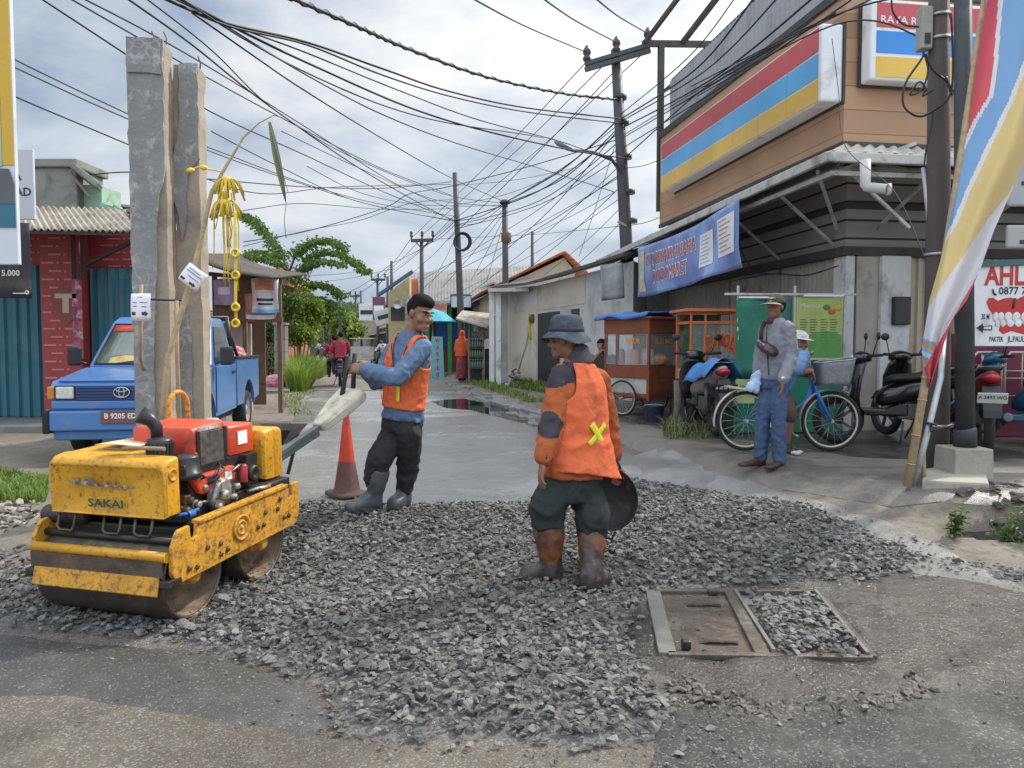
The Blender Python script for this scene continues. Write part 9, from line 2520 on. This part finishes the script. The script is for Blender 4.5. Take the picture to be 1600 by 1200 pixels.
# the three line wires on the insulators
for k,(a,c)in enumerate((((725,-10,9),(917,82,D1)),((838,-10,9),(963,66,D1)),((922,-10,9),(1012,52,D1)))):
 cable(SAG(a,c,5),.013,['bare wire running to the left insulator of the leaning pole','bare wire running to the middle insulator of the leaning pole','bare wire running to the right insulator of the leaning pole'][k],'line wires on the insulators')
HV='straight wire running from the crossarm of the leaning pole down to the far poles'
for a,c in(((917,96,D1),(643,372,40)),((940,105,D1),(659,368,40)),((1000,88,D1),(676,372,40)),((963,108,D1),(700,375,30))):cable(SAG(a,c,6),.012,HV,'line wires on the insulators')
FAN='thin black cable in the fan between the leaning pole and the street behind'
fan=[((968,185,D1),(790,316,24.4),14,.018),((970,196,D1),(790,318,24.4),22,.014),((970,205,D1),(712,345,25.4),24,.016),((975,215,D1),(712,352,25.4),30,.012),((972,190,D1),(790,316,24.4),8,.010),
    ((978,240,D1),(712,358,25.4),20,.010),((980,265,D1),(700,430,34),10,.012),((980,270,D1),(640,440,44),10,.010),((978,250,D1),(720,470,30),8,.009),((982,280,D1),(760,470,28),8,.009),
    ((984,300,D1),(690,470,36),10,.008),((984,310,D1),(850,430,26),6,.008),((986,330,D1),(870,440,24),5,.008),((960,230,D1),(905,400,22),3,.007),((975,226,D1),(655,440,42),12,.011),((968,200,D1),(745,430,30),16,.012),
    ((790,316,24.4),(712,345,25.4),8,.014),((790,318,24.4),(712,352,25.4),12,.010),((712,345,25.4),(612,412,50),8,.014),((712,350,25.4),(659,385,40),6,.012),((712,335,25.4),(555,462,90),10,.012),
    ((790,330,24.4),(690,450,34),4,.010),((789,325,24.4),(650,460,42),6,.010),((792,330,24.4),(735,440,30),3,.009),((790,335,24.4),(760,440,28),2,.009),((712,360,25.4),(640,430,44),4,.010),((715,365,25.4),(670,450,40),3,.008),
    ((980,262,D1),(1030,250,16.3),3,.008),((985,352,D1),(1030,340,16),2,.008),((984,352,D1),(640,375,40),4,.007),((712,290,25.4),(900,262,22),5,.007),((705,322,25.4),(880,268,22),8,.008),((832,366,29),(960,300,18),3,.008),((640,376,40),(590,438,70),3,.016),((659,372,40),(591,436,70),3,.016),((676,374,40),(601,436,70),3,.016),((590,437,70),(556,462,96),2,.02),((480,430,60),(560,424,70),2,.02),((612,412,52),(532,464,72),4,.018),((480,442,60),(612,420,52),4,.014)]
for a,c,s,r in fan:cable(SAG(a,c,s),r,FAN,'fan of cables around the leaning pole')
# bundle that runs along the front of the shop towards the viewer
SH='dark cable of the bundle running past the striped shop sign to the leaning pole'
for k,(a,m_,c,r)in enumerate((((1190,-20,9),(1085,110,12.5),(970,186,D1),.014),((1230,-20,9),(1100,112,12.5),(970,190,D1),.012),((1290,-20,8.5),(1110,125,12),(972,200,D1),.014),((1320,-10,8),(1150,110,11),(974,215,D1),.010),
  ((1330,0,8),(1140,128,11),(975,230,D1),.010),((1400,-20,7.4),(1160,100,11),(976,210,D1),.009),((1262,46,8.6),(1110,130,12),(978,245,D1),.012),((1440,-10,7.2),(1290,30,8.4),(1080,135,12.5),.010),((1445,60,7.1),(1300,40,8.4),(1090,150,12.5),.009),((1160,-20,10),(1075,90,13),(968,180,D1),.010),((1305,20,8.2),(1190,85,10),(1050,170,13.5),.012))):
 cable([a,m_,c],r,SH,'cables along the shop front')
cable([(1300,60,8.6),(1310,140,8.8),(1322,230,8.4),(1398,300,7.8),(1452,420,7.1)],.004,'slack thin wire hanging from the shop corner to the thick pole','cables along the shop front')
cable([(1140,440,11),(1180,432,11),(1215,428,11),(1260,430,10.6),(1310,415,10)],.010,'sagging black cable under the awning over the green stall','cables along the shop front')
cable([(1152,360,11.6),(1162,400,11.5),(1185,425,11.4),(1215,428,11)],.009,'black cable looping down the timber band right of the blue banner','cables along the shop front')
# rope on the pillars
b=MB();b.tube([P(234,468,5.83),P(262,469,5.82),P(286,469,5.84)],.008,6);tag(b.build('rope',m_cable),'black cord tied round the broken pillars and the bamboo pole','cord')
# --- traffic cone and the black barrow behind the roller
c=Vector((X(540,6.7),6.7,gz(X(540,6.7),6.7)+.02))
q=thing('traffic_cone','dirty orange traffic cone with a black stain behind the roller handle','traffic cone',c)
ht=P(800,640,6.7).z-c.z
m_cone=M('cone_orange',(.60,.06,.028),.5,var=.12,vs=6,dirt=(.10,.05,.04),damt=.42,ds=5)
m_conebase=M('cone_base',(.085,.06,.05),.7,var=.3,vs=9,dirt=(.2,.08,.05),damt=.3)
b=MB();b.lathe([(.001,ht+.005),(.022,ht),(.028,ht-.03),(.085,ht*.42),(.135,.05),(.150,.035)][::-1],28);b.build('cone',m_cone,q);q.scale=(.82,.82,1)
b=MB();b.lathe([(.088,ht*.40),(.1375,.055),(.1525,.036)][::-1],28);b.build('lower_band',M('cone_dirty',(.17,.075,.055),.7,var=.4,vs=7,dirt=(.08,.06,.055),damt=.5),q)
b=MB();n=28
b.rings([[Vector((r_*(1+.18*max(abs(math.cos(2*a)),.0))*math.cos(a),r_*(1+.18*abs(math.cos(2*a)))*math.sin(a),z+.02*max(0,math.cos(a-2.6))*(1 if r_>.15 else 0)))for a in[2*PI*j/n for j in range(n)]]for r_,z in((.16,.0),(.20,.004),(.20,.02),(.15,.036),(.12,.036))]);b.build('base',m_conebase,q)
q=thing('wheelbarrow','black steel barrow pan lying behind the rear of the roller','wheelbarrow',P(428,668,6.3))
b=MB();b.rings([[Vector((x*1.0,y,z))for x,y in((-w_,-d_),(w_,-d_),(w_,d_),(-w_,d_))]for z,w_,d_ in((-.14,.10,.14),(.0,.21,.26),(.012,.225,.27),(.0,.20,.25),(-.12,.09,.13))],0,False);b.build('pan',m_grease,q,bevel=.02)
b=MB();b.tube([(-.2,-.1,-.02),(-.1,-.1,-.2),(.0,.1,-.42)],.016,8);b.tube([(.15,.2,-.05),(.05,.2,-.42)],.016,8);b.build('leg',m_steel,q)
